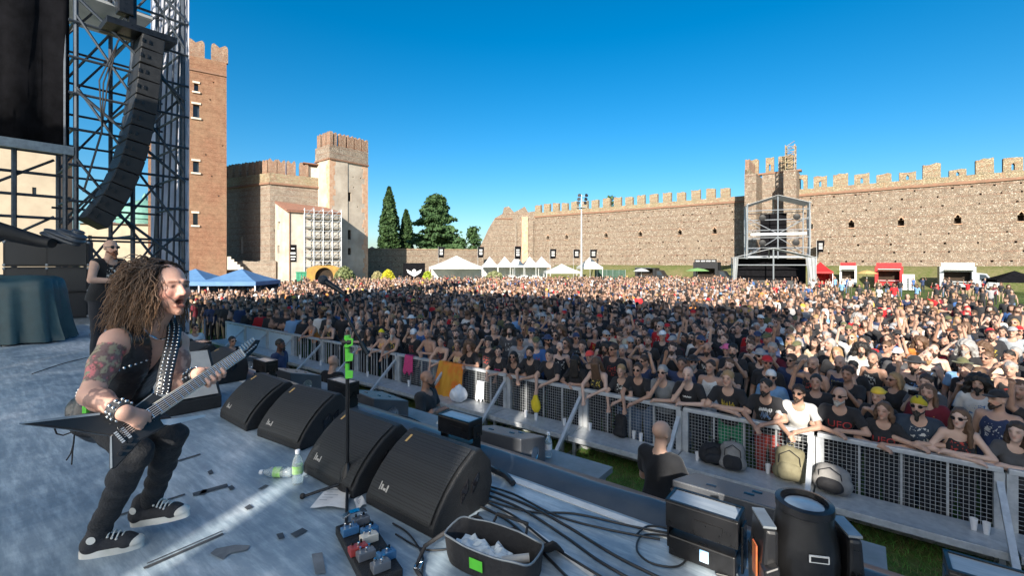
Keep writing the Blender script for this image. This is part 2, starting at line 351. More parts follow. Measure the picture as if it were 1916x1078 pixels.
class Line:
    """a vertical facade between two plan points, left to right as the photograph sees it"""
    def __init__(s, p0, p1):
        s.p0 = Vector((p0[0], p0[1], 0)); s.p1 = Vector((p1[0], p1[1], 0)); d = s.p1-s.p0; s.L = d.length; s.d = d/s.L
        s.rz = math.atan2(s.d.y, s.d.x); s.n = Vector((s.d.y, -s.d.x, 0))
    def x(s, px): t = (px-958)/FPX; return (t*s.p0.y-s.p0.x)/(s.d.x-t*s.d.y)
    def Y(s, px): return s.p0.y+s.d.y*s.x(px)
    def z(s, px, py): return HC-(py-HZ)/FPX*s.Y(px)
def pline(x0, Y0, x1, Y1): return Line(((x0-958)/FPX*Y0, Y0), ((x1-958)/FPX*Y1, Y1))
def wall_mesh(mb, L, z0, z1, th, bands, m=0, mh=1):
    face_holes(mb, (0, 0, 0), (1, 0, 0), (0, -1, 0), L, z0, z1, bands, m, mh)
    mb.add([(0, th, z0), (L, th, z0), (L, th, z1), (0, th, z1)], [(1, 0, 3, 2)], m)
    mb.add([(0, 0, z1), (L, 0, z1), (L, th, z1), (0, th, z1)], [(0, 1, 2, 3)], m)
    mb.add([(0, 0, z0), (0, 0, z1), (0, th, z1), (0, th, z0)], [(0, 1, 2, 3)], m)
    mb.add([(L, 0, z0), (L, 0, z1), (L, th, z1), (L, th, z0)], [(3, 2, 1, 0)], m)
def putlogs(L, z0, z1, step, gap, size, r, depth=0.45, extra=()):
    bands = []; z = z0
    ex = sorted(extra)
    while z < z1:
        zz = z+r.uniform(-.12, .12)
        if not any(a-.3 < zz+size and zz < b+.3 for a, b, _ in ex):
            xs = []; x = r.uniform(.5, gap)
            while x < L-1:
                if r.random() < .78: xs.append((x, x+size*r.uniform(.7, 1.3), depth))
                x += gap*r.uniform(.6, 1.5)
            bands.append((zz, zz+size*r.uniform(.8, 1.2), xs))
        z += step
    return bands+list(ex)
def merlon(parent, x, w, h, z, th, m, name='merlon', tail=False, top=None, y=0.0, slit=False, r=rng):
    mb = MB(); j = lambda a: r.uniform(-a, a)
    if tail:   # swallow-tail
        q = [(-w/2, 0), (w/2, 0), (w/2, h*.78+j(.05)), (w*.46, h*.93), (w*.33, h+j(.06)), (w*.2, h*.93), (0, h*.80+j(.05)), (-w*.2, h*.93), (-w*.33, h+j(.06)), (-w*.46, h*.93), (-w/2, h*.78)]
        mb.prism(q, 0, th)
    elif slit:
        a = .16; b0, b1 = h*.12, h*.5
        mb.prism([(-w/2, 0), (-a, 0), (-a, b1), (-w/2, b1)], 0, th); mb.prism([(a, 0), (w/2, 0), (w/2, b1), (a, b1)], 0, th)
        mb.prism([(-w/2, b1), (-a, b1), (0, b1+.22), (a, b1), (w/2, b1), (w/2, h+j(.12)), (w*.2, h+j(.1)), (-w*.2, h+j(.1)), (-w/2, h+j(.12))], 0, th)
        mb.prism([(-a, 0), (a, 0), (a, b0), (-a, b0)], 0.02, th)
    else:
        mb.prism([(-w/2, 0), (w/2, 0), (w/2+j(.04), h+j(.14)), (w*.25, h+j(.14)), (-w*.1, h+j(.1)), (-w*.3, h+j(.14)), (-w/2+j(.04), h+j(.14))], 0, th)
    return mb.build(name, m, parent, loc=(x, y, z))

# ---- the long curtain wall right of the ruin (17 merlons)
def long_wall(n, pxs, px0, px1, zc, name, label, u1=None, hts=None, slits=(), wins=(), seed=1):
    r = random.Random(seed)
    u0 = u_at(px0, n); ue = u_at(px1, n) if u1 is None else u1
    ln = Line(SN(u0, n)[:2], SN(ue, n)[:2]); L = ln.L
    ex = []
    wl = [(ln.x(px)-.36, ln.x(px)+.36, 1.0) for px in wins]; wt = [(ln.x(px)-.17, ln.x(px)+.17, 1.0) for px in wins]
    if wins: ex = [(9.0, 9.85, wl), (9.852, 10.25, wt)]
    mb = MB(); wall_mesh(mb, L, 0, zc, 2.2, putlogs(L, 2.2, zc-.5, 1.32, 2.7, .24, r, extra=ex))
    w = tag(mb.build(name, ['rubble', 'hole_dark'], loc=ln.p0, rz=ln.rz), label, 'castle wall')
    mb = MB(); k = int(L/1.2)
    mb.sheet([[(L*i/k, -.22+.05*mnoise.noise((i*.7, 1, 2)), zc-.18+.07*mnoise.noise((i*.4, 5, 2))), (L*i/k, -.24, zc+.16), (L*i/k, -.02, zc+.24)] for i in range(k+1)])
    mb.sheet([[(L*i/k, .02, zc-.2), (L*i/k, -.22+.05*mnoise.noise((i*.7, 1, 2)), zc-.18+.07*mnoise.noise((i*.4, 5, 2)))] for i in range(k+1)])
    mb.build('cornice', 'cornice_brick', w)
    mb = MB(); k = int(L/.9); pa = []
    for i in range(k+1): pa.append((L*i/k, zc+1.0+.09*mnoise.noise((i*.5, 2, seed))))
    mb.prism([(0, zc+.2)]+[(L, zc+.2)]+list(reversed(pa)), -.1, .7); mb.build('parapet', 'merlon_stone', w)
    for i, px in enumerate(pxs):
        h = hts[i] if hts else r.uniform(1.75, 2.0)
        merlon(w, ln.x(px), 1.65 if hts is None else r.uniform(1.75, 1.95), h, zc+.96, .75, 'merlon_stone', y=-.1, slit=i in slits, r=r)
    for px in wins:
        mb = MB(); x = ln.x(px)
        for sgn in (-1, 1): mb.prism([(x+sgn*.36, 9.86), (x+sgn*.36, 9.98), (x, 10.45), (x, 10.3)][::(1 if sgn < 0 else -1)], -.06, .15)
        mb.box((x, -.03, 8.94), (.9, .2, .1)); mb.build('window_surround', 'quoin_brick', w)
    return w, ln
px_L = [880+c*520/1869 for c in (455, 515, 575, 635, 700, 767, 838, 915, 990, 1068, 1148, 1233, 1323, 1418, 1517, 1617, 1715)]
wallL, lnL = long_wall(N_L, px_L, 999, 1400, 14.8, 'curtain_wall', 'long sunlit cobble wall with square merlons left of the gate tower', wins=(1060, 1025, 1134, 1198, 1272, 1337), seed=3)
px_R = [1360+c*556/1916 for c in (602, 733, 870, 1013, 1165, 1320, 1488, 1663, 1845)]
wallR, lnR = long_wall(N_R, px_R, 1489, 1900, 14.7, 'curtain_wall', 'long sunlit cobble wall with uneven merlons behind the food trucks', u1=48, hts=[1.9, 1.95, 1.7, 1.3, 1.25, 2.1, .95, 2.1, 1.95], slits=(0, 2, 4, 6, 8), wins=(1516, 1593, 1686, 1792, 1911), seed=5)
# broken merlon with an open arch next to the gate tower
mb = MB(); mb.prism([(-.95, 0), (-.7, 0), (-.7, 1.35), (-.5, 1.7), (-.15, 1.85), (.2, 1.7), (.4, 1.35), (.4, 0), (.95, 0), (.95, 2.3), (.3, 2.4), (-.95, 2.3)], 0, .8)
mb.build('merlon', 'merlon_stone', wallR, loc=(lnR.x(1498), -.1, 15.66))

# ---- open-backed gate tower
uTL, uTR = u_at(1393, N_T), u_at(1490, N_T); WT = uTR-uTL
gt = empty('gate_tower', SN(uTL, N_T, 0), ST_ANG, 'tall open backed gate tower with dark recess and masonry piers', 'tower')
zt = 18.4; pw = 1.75; dep = 7.0
for nm, x0, x1 in (('pier', 0, pw), ('pier', WT-pw, WT)):
    mb = MB(); face_holes(mb, (x0, 0, 0), (1, 0, 0), (0, -1, 0), x1-x0, 0, zt, putlogs(x1-x0+1.2, 3, zt-1, 1.5, 1.6, .22, random.Random(int(x0*7)+2)))
    mb.box(((x0+x1)/2, dep/2+.01, zt/2), (x1-x0, dep-.03, zt-.002)); mb.build(nm, ['rubble', 'hole_dark'], gt)
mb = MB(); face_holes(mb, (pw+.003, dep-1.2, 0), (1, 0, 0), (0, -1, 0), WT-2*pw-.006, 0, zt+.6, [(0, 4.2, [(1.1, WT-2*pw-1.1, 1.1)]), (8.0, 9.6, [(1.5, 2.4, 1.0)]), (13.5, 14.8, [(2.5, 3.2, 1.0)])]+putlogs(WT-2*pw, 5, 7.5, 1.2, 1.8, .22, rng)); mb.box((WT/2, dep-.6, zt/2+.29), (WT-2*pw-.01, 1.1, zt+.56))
mb.build('back_wall', ['rubble_tan', 'hole_dark'], gt)
mb = MB(); mb.box((WT/2, dep-.6, zt+.75), (WT+.3, 1.5, .3)); mb.build('cornice', 'cornice_brick', gt)
for i, x in enumerate((.5, 2.9, 5.4, WT-2.6)):
    merlon(gt, x, 1.25, 2.6, zt+.9, .7, 'merlon_stone', y=dep-1.1, slit=i in (1, 2))
for i in range(5): merlon(gt, .36, .62, 2.5, zt-.02, .95, 'merlon_brick', y=.15+i*1.25)
for x in (.0, ):
    mb = MB(); mb.box((.36, dep/2, zt+.4), (.7, dep-.3, .8)); mb.build('parapet', 'merlon_stone', gt)
# bell turret scaffold on the right pier
mb = MB()
for a in (0, 1):
    for b in (0, 1):
        mb.beam((WT-1.6+a*1.3, 1+b*1.6, zt-.1), (WT-1.6+a*1.3, 1+b*1.6, zt+4.2), .14)
for kz in range(5):
    z = zt+.5+kz*.85
    for q in (((-1.6, 1), (-.3, 1)), ((-1.6, 2.6), (-.3, 2.6)), ((-1.6, 1), (-1.6, 2.6)), ((-.3, 1), (-.3, 2.6))): mb.beam((WT+q[0][0], q[0][1], z), (WT+q[1][0], q[1][1], z), .1)
    mb.beam((WT-1.6, 1, z), (WT-.3, 1, z+.8), .08)
mb.box((WT-.95, 1.8, zt+1.3), (.8, .8, 2.7)); mb.build('chimney_frame', 'merlon_stone', gt)

# ---- ruined stub closing the long wall
l2 = pline(893, 112, 1001, 111.5)
r = random.Random(4)
mb = MB()
prof = [(0, 0), (l2.x(1001), 0), (l2.x(1001), l2.z(1001, 395)), (l2.x(988), l2.z(988, 397)), (l2.x(982), l2.z(982, 386)), (l2.x(972), l2.z(972, 392)), (l2.x(962), l2.z(962, 397)), (l2.x(952), l2.z(952, 386)), (l2.x(943), l2.z(943, 388)), (l2.x(940), l2.z(940, 400)), (l2.x(926), l2.z(926, 408)), (l2.x(914), l2.z(914, 428)), (l2.x(903), l2.z(903, 452)), (l2.x(894), l2.z(894, 470))]
mb.prism(prof, 0, 2.4)
st = tag(mb.build('ruined_wall', 'rubble', loc=l2.p0, rz=l2.rz), 'crumbling sloped end of the castle wall behind white tents', 'castle wall')
mb = MB(); x = l2.x(982); mb.box((x, -.35, 7.4), (1.5, .69, 14.8)); mb.build('buttress', 'quoin_brick', st)
mb = MB(); x = l2.x(965); mb.box((x, -.2, 6.8), (.5, .39, 13.6)); mb.build('buttress', 'rubble_tan', st)
mb = MB(); mb.box((l2.x(993), -.25, 6.9), (1.4, .5, 13.8)); mb.build('buttress', 'rubble', st)
mb = MB(); mb.box(((l2.x(926)+l2.x(958))/2, -.08, l2.z(940, 409)), (l2.x(958)-l2.x(926), .2, .25)); mb.build('ledge', 'cornice_brick', st)

# ---- low far wall behind the white tents
lf = pline(680, 98, 905, 106); mb = MB(); wall_mesh(mb, lf.L, 0, 6.5, 1.2, putlogs(lf.L, 1, 5.8, 1.6, 3.5, .25, r)); mb2 = MB()
fw = tag(mb.build('boundary_wall', ['rubble', 'hole_dark'], loc=lf.p0, rz=lf.rz), 'low brown rubble wall in front of the cypress trees', 'wall')
k = 60; mb2.prism([(0, 6.45), (lf.L, 6.45)]+[(lf.L*(k-i)/k, 6.7+.14*mnoise.noise((i*.6, 3, 1))) for i in range(k+1)], -.08, 1.28); mb2.build('coping', 'merlon_stone', fw)

# ---- tall keep
KF = Line(((277-958)/FPX*66.9, 66.9), ((424-958)/FPX*72.5, 72.5))
def window_bands(ln, wins, depth=.5):
    return [(min(ln.z(x0, y1), ln.z(x1, y1)), ln.z(x0, y0), [(ln.x(x0), ln.x(x1), depth)]) for (x0, y0, x1, y1) in wins]
kz = KF.z(424, 128)
kwins = [(363, 155, 371, 170), (361, 194, 373, 219), (361, 301, 372, 322), (361, 399, 370, 421)]
keep = empty('castle_keep', KF.p0, KF.rz, 'tall red brick keep tower with swallow tail merlons', 'tower')
mb = MB(); wall_mesh(mb, KF.L, 0, kz, KF.L, window_bands(KF, kwins)+[(z, z+.2, [(KF.x(px), KF.x(px)+.2, .4)]) for px, z in ((380, 33.2), (398, 31.8), (412, 33.4), (404, 26), (392, 29), (415, 22), (384, 20.3), (408, 14), (395, 17))])
mb.build('wall', ['keep_brick', 'window_glass'], keep)
for (x0, y0, x1, y1) in kwins:
    mb = MB(); xa, xb = KF.x(x0), KF.x(x1); za, zb = KF.z(x0, y1), KF.z(x0, y0)
    mb.box(((xa+xb)/2, -.06, za-.14), (xb-xa+.5, .3, .26)); mb.box(((xa+xb)/2, -.03, zb+.16), (xb-xa+.4, .2, .3)); mb.build('window_surround', 'sill_stone', keep)
mb = MB(); mb.box((KF.L/2, KF.L/2, kz+.45), (KF.L, KF.L, .9)); mb.build('parapet', 'keep_brick', keep)
mb = MB(); mb.box((KF.L/2, -.08, kz-1.2), (KF.L+.02, .16, .3)); mb.build('string_course', 'cornice_brick', keep)
for px in (287, 323, 366.5, 411): merlon(keep, KF.x(px), 2.25, 2.7, kz+.88, .7, 'merlon_brick', tail=True)
for i in range(3):
    m_ = merlon(keep, 0, 2.2, 2.7, kz+.88, .7, 'merlon_brick', tail=True); m_.rotation_euler = (0, 0, R(90)); m_.location = (KF.L, 2.6+i*3.6, kz+.88)
for i in range(5):
    mb = MB(); w = 2.2-.42*i; mb.box((KF.L+.1+w/2-.02, .5, 2.4+.42*i+.2), (w, 1.0, .42)); mb.build('step', 'sill_stone', keep)

# ---- castle house block between the keep and the plastered tower
FA = Line((-54.6, 84.33), (-41.5, 78.0)); FB = Line((-41.5, 78.0), (-34.7, 83.1))
blk = empty('castle_block', (0, 0, 0), 0, 'tan brick castle block with rounded merlons beside the keep', 'castle wall')
zA = 17.3
def oriented(parent, name, ln, bld, mats):
    mb = MB(); bld(mb); o = mb.build(name, mats, parent); o.location = ln.p0; o.rotation_euler = (0, 0, ln.rz); return o
oriented(blk, 'wall', FA, lambda mb: wall_mesh(mb, FA.L, 0, zA, 3.0, [(5.2, 8.2, [(FA.x(448), FA.x(455), .25, 2)])]+putlogs(FA.L, 9, 16, 2.2, 3.5, .22, r)), ['rubble_tan', 'hole_dark', 'sill_stone'])
oriented(blk, 'wall', FB, lambda mb: wall_mesh(mb, FB.L, 0, zA, 3.0, putlogs(FB.L, 9, 16.5, 1.9, 2.6, .25, r)), ['rubble_tan', 'hole_dark'])
for ln in (FA, FB):
    oriented(blk, 'cornice', ln, lambda mb: mb.box((ln.L/2, -.12, zA-.12), (ln.L+.15, .3, .34)), 'cornice_brick')
    oriented(blk, 'parapet', ln, lambda mb: mb.box((ln.L/2, .25, zA+.85), (ln.L+.3, .8, 1.58)), 'merlon_stone')
def merl_on(parent, ln, px, w, h, z, m='merlon_brick', th=.6):
    o = merlon(parent, 0, w, h, z, th, m, tail=True); x = ln.x(px)
    o.location = ln.p0+ln.d*x+Vector((0, 0, z))-ln.n*0.0; o.rotation_euler = (0, 0, ln.rz); return o
for px in (419, 431, 443, 456, 469, 482, 495): merl_on(blk, FA, px, 1.2, 2.8, zA+1.3)
for px in (511, 526, 545, 569): merl_on(blk, FB, px, 1.45, 2.9, zA+1.3)
oriented(blk, 'sentry_room', FB, lambda mb: mb.box((FB.x(586), 1.6, zA+2.6), (2.4, 2.4, 2.1)), 'sill_stone')
mb = MB(); o_ = FB.p0+FB.d*FB.x(584); mb.box((0, 1.4, 0), (3.2, 3.4, .18), mx=Matrix.Rotation(R(-8), 3, 'X')); sr = mb.build('sentry_roof', 'roof_tile', blk); sr.location = (o_.x, o_.y, zA+3.85); sr.rotation_euler = (0, 0, FB.rz)

# ---- plastered corner tower
TA = Line((-35.9, 83.2), (-32.1, 80.0)); TB = Line((-32.1, 80.0), (-27.3, 86.1))
tw = empty('corner_tower', (0, 0, 0), 0, 'pale plastered corner tower with brick corners and swallow tail merlons', 'tower')
zT = 21.8
tb = window_bands(TB, [(649, 359, 657, 376)], .4)+[(TB.z(651, 448), TB.z(651, 430), [(TB.x(649), TB.x(657), .4)]), (TB.z(652, 477), TB.z(652, 464), [(TB.x(651), TB.x(657), .4)])]
oriented(tw, 'wall', TB, lambda mb: wall_mesh(mb, TB.L, 0, zT, 3.5, tb+[(zz, zz+.22, [(TB.x(p), TB.x(p)+.22, .4) for p in q]) for zz, q in ((19.2, (632, 641, 660, 674)), (17.3, (636, 661)), (13.8, (640, 668)))]), ['castle_plaster', 'hole_dark'])
oriented(tw, 'wall', TA, lambda mb: wall_mesh(mb, TA.L, 0, zT, 3.5, [(18, 18.22, [(1.5, 1.7, .4)])]), ['castle_plaster', 'hole_dark'])
for ln in (TA, TB):
    oriented(tw, 'string_course', ln, lambda mb: mb.box((ln.L/2, -.1, zT+.1), (ln.L+.2, .3, .25)), 'cornice_brick')
    oriented(tw, 'battlement', ln, lambda mb: mb.box((ln.L/2, .36, zT+1.4), (ln.L+.06, .9, 2.35)), 'rubble_tan')
def quoins(parent, ln, at_end, z0, z1, seed):
    rr = random.Random(seed); mb = MB(); z = z0
    while z < z1:
        h = rr.uniform(.5, 1.1); w = rr.uniform(.5, 1.3)
        mb.box(((ln.L-w/2+.02) if at_end else w/2-.02, -.01, z+h/2), (w, .06, h)); z += h
    o = mb.build('quoins', 'quoin_brick', parent); o.location = ln.p0; o.rotation_euler = (0, 0, ln.rz)
quoins(tw, TB, False, 0, zT, 1); quoins(tw, TB, True, 0, zT, 2); quoins(tw, TA, True, 6, zT, 3)
for px in (596, 606, 614): merl_on(tw, TA, px, 1.15, 2.7, zT+2.3)
for px in (624, 641, 656, 670, 683): merl_on(tw, TB, px, 1.35, 2.7, zT+2.3)

# ---- small house with red tiled lean-to roof
HA = Line((-40.4, 77.6), (-36.3, 74.0)); HB = Line((-36.3, 74.0), (-29.4, 77.8))
hs_ = empty('gate_house', (0, 0, 0), 0, 'plastered house with red tiled lean-to roof against the corner tower', 'house')
ze = HB.z(541, 395)
oriented(hs_, 'wall', HB, lambda mb: wall_mesh(mb, HB.L, 0, ze, 4.0, [(0, 3.6, [(HB.x(600), HB.x(620), 1.2)]), (HB.z(600, 440), HB.z(600, 420), [(HB.x(602), HB.x(609), .4)])]), ['castle_plaster_grey', 'hole_dark'])
def _gable(mb):
    face_holes(mb, (0, 0, 0), (1, 0, 0), (0, -1, 0), HA.L, 0, ze-.1, [(HA.z(521, 430), HA.z(521, 415), [(HA.x(519), HA.x(524), .4, 2)]), (HA.z(521, 474), HA.z(521, 459), [(HA.x(519), HA.x(523), .4)])])
    mb.prism([(0, ze-.1), (HA.L, ze-.1), (HA.L, ze), (0, ze+1.85)], 0, .5)
oriented(hs_, 'gable_wall', HA, _gable, ['castle_plaster_grey', 'hole_dark', 'sill_stone'])
p = [HA.p0+Vector((0, 0, ze+1.95))-HA.d*.2+HB.n*.05, HA.p1+Vector((0, 0, ze))+HB.n*.45-HB.d*.35, HB.p1+Vector((0, 0, ze))+HB.n*.45+HB.d*.2, HB.p1-HA.d*4.6+Vector((0, 0, ze+1.25))]
nt_ = 34
roof = empty('roof', (0, 0, 0)); roof.parent = hs_
mb = MB()
for i in range(nt_):       # courses of round tiles running down the slope
    a, b = p[0].lerp(p[3], (i+.5)/nt_), p[1].lerp(p[2], (i+.5)/nt_); mb.tube(a+Vector((0, 0, .06)), b+Vector((0, 0, .06)), .15, .15, 6)
t_ = tag(mb.build('tile_courses', 'roof_tile', roof), kind='stuff')
mb = MB(); mb.add([q for q in p]+[q-Vector((0, 0, .16)) for q in p], [(0, 1, 2, 3), (7, 6, 5, 4), (0, 4, 5, 1), (1, 5, 6, 2), (2, 6, 7, 3), (3, 7, 4, 0)]); mb.build('roof_slab', 'roof_tile', roof)
mb = MB(); mb.tube(HB.p0+HB.n*.12+HB.d*.1+Vector((0, 0, .3)), HB.p0+HB.n*.12+HB.d*.1+Vector((0, 0, ze)), .09, n=6); mb.build('downpipe', 'cornice_brick', hs_)
# brick boundary in front of the castle block
lb = pline(355, 74, 516, 76.5); mb = MB(); k = 40
mb.prism([(0, 0), (lb.L, 0)]+[(lb.L*(k-i)/k, 3.75+.25*mnoise.noise((i*.35, 3, 5))) for i in range(k+1)], 0, .9)
tag(mb.build('garden_wall', 'rubble_tan', loc=lb.p0, rz=lb.rz), 'low crumbling brick wall behind the blue gazebos', 'wall')

# ---- buildings seen through the stage scaffold
def simple_house(name, label, x0, Y0, x1, Y1, ztop, depth, mat, wins, roofm='roof_tile', hip=2.0):
    ln = pline(x0, Y0, x1, Y1); e = empty(name, ln.p0, ln.rz, label, 'building')
    mb = MB(); wall_mesh(mb, ln.L, 0, ztop, depth, window_bands(ln, wins, .3)); mb.build('wall', [mat, 'window_glass'], e)
    mb = MB(); mb.add([(-.5, -.5, ztop), (ln.L+.5, -.5, ztop), (ln.L+.5, depth+.5, ztop), (-.5, depth+.5, ztop), (2, depth/2, ztop+hip), (ln.L-2, depth/2, ztop+hip)], [(0, 1, 5, 4), (1, 2, 5), (2, 3, 4, 5), (3, 0, 4), (3, 2, 1, 0)]); mb.build('roof', roofm, e)
    return e, ln
simple_house('town_house', 'cream plastered building seen through the side scaffold', -140, 52, 104, 58, 18.5, 9, 'cream_plaster', [(14, 340, 22, 356), (60, 350, 68, 368), (-60, 340, -50, 360)])
simple_house('town_house', 'small pale house with red roof beyond the rubble wall', 690, 125, 716, 127, 6.2, 8, 'sill_stone', [(700, 470, 704, 476)])
ch, lc = simple_house('church', 'pale church with a green copper dome behind the scaffold', 150, 92, 285, 96, 11.5, 16, 'cream_plaster', [(165, 440, 172, 455), (190, 440, 197, 455), (215, 440, 222, 455), (240, 440, 247, 455), (262, 440, 269, 455)], hip=1.0)
mb = MB(); cx = lc.x(240); mb.lathe([(5.0, 11.4), (5.0, 13.0), (5.3, 13.1), (5.0, 13.6), (4.7, 14.6), (4.0, 15.9), (2.8, 16.9), (1.2, 17.5), (.5, 17.6), (.5, 18.4), (.1, 19.2)], 20, (cx, 8, 0)); mb.build('dome', 'copper_green', ch, smooth=30)
for i in range(2):
    mb = MB(); mb.lathe([(.8, 11.4), (.8, 13.2), (.95, 13.3), (.05, 16.2)], 8, (cx+6.3+i*1.5, 5-i*2, 0)); mb.build('pinnacle', 'copper_green', ch)
lp = pline(150, 40, 348, 43); mb = MB(); wall_mesh(mb, lp.L, 0, 4.2, .5, putlogs(lp.L, 1.5, 3.8, 1.2, 4, .3, r)); tag(mb.build('yard_wall', ['cream_plaster', 'hole_dark'], loc=lp.p0, rz=lp.rz), 'pale plaster wall behind the stage side scaffold', 'wall')

# ---- trees
def foliage(name, pts, size, cols, mat, parent, seed=0, aspect=1.0):
    g = np.random.default_rng(seed); n = len(pts); pts = np.asarray(pts)
    a = g.normal(size=(n, 3)); a /= np.linalg.norm(a, axis=1)[:, None]; b = np.cross(a, g.normal(size=(n, 3))); b /= np.linalg.norm(b, axis=1)[:, None]
    s = size*g.uniform(.6, 1.4, n)[:, None]
    v = np.stack([pts-a*s*.5*aspect-b*s*.35, pts-a*s*.1*aspect+b*s*.5, pts+a*s*.6*aspect+b*s*.1, pts+a*s*.2*aspect-b*s*.5], 1).reshape(-1, 3)
    me = bpy.data.meshes.new(name); me.from_pydata(v.tolist(), [], np.arange(4*n).reshape(-1, 4).tolist()); me.materials.append(MATS[mat])
    at = me.color_attributes.new('Col', 'FLOAT_COLOR', 'POINT')
    cl = np.array([mnoise.noise((float(p[0])*.8, float(p[1])*.8, float(p[2])*.8)) for p in pts])*.5+.5
    cl = np.clip(cl+g.normal(0, .12, n), 0, 1)[:, None]; c = np.array(cols[0])*(1-cl)+np.array(cols[1])*cl
    c = np.concatenate([c, np.ones((n, 1))], 1).repeat(4, 0); at.data.foreach_set('color', c.ravel()); me.update()
    return link_mesh(name, me, parent)
M_attr('leaf', 0.7)
M('bark', (0.14, 0.09, 0.06), (0.09, 0.06, 0.045), 4, 0.95, bump=0.5, bscale=15)
def spread(fn, n, seed):
    g = np.random.default_rng(seed); return [fn(g) for _ in range(n)]
def cypress(px, Y, ybot, ytop, wpx, label, seed):
    X = (px-958)/FPX*Y; top = HC-(ytop-HZ)/FPX*Y; w = wpx/FPX*Y/2
    e = empty('cypress_tree', (X, Y, 0), 0, label, 'tree', 'cypress trees behind the wall')
    def f(g):
        t = g.random()**.85; prof = (min(1, t/.22)**.6)*(1-max(0, (t-.45)/.55)**1.7)*.97+.03; a = g.uniform(0, 2*math.pi); rr = w*prof*(g.uniform(.55, 1.05)+.14*math.sin(5*a+9*t)+.1*math.sin(23*t+2*a))
        return (rr*math.cos(a), rr*math.sin(a), 1.0+t*(top-1.0))
    foliage('crown', spread(f, 6500, seed), .5, [(0.018, 0.05, 0.016), (0.055, 0.10, 0.03)], 'leaf', e, seed, 1.5)
    mb = MB(); mb.tube((0, 0, 0), (0, 0, top*.85), .35, .08, 8); mb.build('trunk', 'bark', e); return e
cypress(728, 116, 465, 350, 34, 'tall slender dark green cypress beside the corner tower', 1)
cypress(760, 120, 465, 393, 26, 'shorter cypress between the tall cypress and the cedar', 2)
def cedar(px, Y, ytop, wpx, label, seed, layers=13, cat='tree', n=9000, cols=((0.02, 0.055, 0.02), (0.07, 0.13, 0.045))):
    X = (px-958)/FPX*Y; top = HC-(ytop-HZ)/FPX*Y; w = wpx/FPX*Y/2
    e = empty('cedar_tree', (X, Y, 0), 0, label, cat); g = random.Random(seed); mb = MB(); mb.tube((0, 0, 0), (0, 0, top*.97), .5, .06, 8); limbs = []
    for i in range(layers*5):
        t = g.uniform(.22, .985); a = g.uniform(0, 2*math.pi); ln_ = w*(1.15*(1-t)**.62+.06)*g.uniform(.55, 1.08); z = top*t
        p0 = Vector((0, 0, z)); p1 = Vector((ln_*math.cos(a), ln_*math.sin(a), z+ln_*g.uniform(-.18, .14))); mb.tube(p0, p1, .1, .03, 5); limbs.append((p0, p1))
    mb.build('trunk', 'bark', e)
    def f(gg):
        p0, p1 = limbs[int(gg.integers(len(limbs)))]; t = gg.random()**.55*1.05; q = p0.lerp(p1, t); s = .32+.28*(1-t)
        return (q.x+gg.normal()*s*1.3, q.y+gg.normal()*s*1.3, q.z+gg.normal()*s*.55-.2*t)
    foliage('crown', spread(f, n, seed), .5, cols, 'leaf', e, seed, 1.3); return e
cedar(815, 112, 366, 122, 'wide spreading cedar tree behind the rubble wall', 5, 24, n=26000)
cedar(886, 116, 424, 30, 'small conifer between the cedar and the ruined wall', 6, 7, n=3000)
cedar(1143, 128, 364, 14, 'tree top poking up behind the long wall merlons', 7, 6, n=1600)
cedar(858, 108, 440, 40, 'low rounded evergreen in front of the cedar', 9, 6, n=3500)
# ---- small wisp of cloud, very far off
M('cloud_white', (0.85, 0.87, 0.9), (0.8, 0.83, 0.88), 2, 1.0)
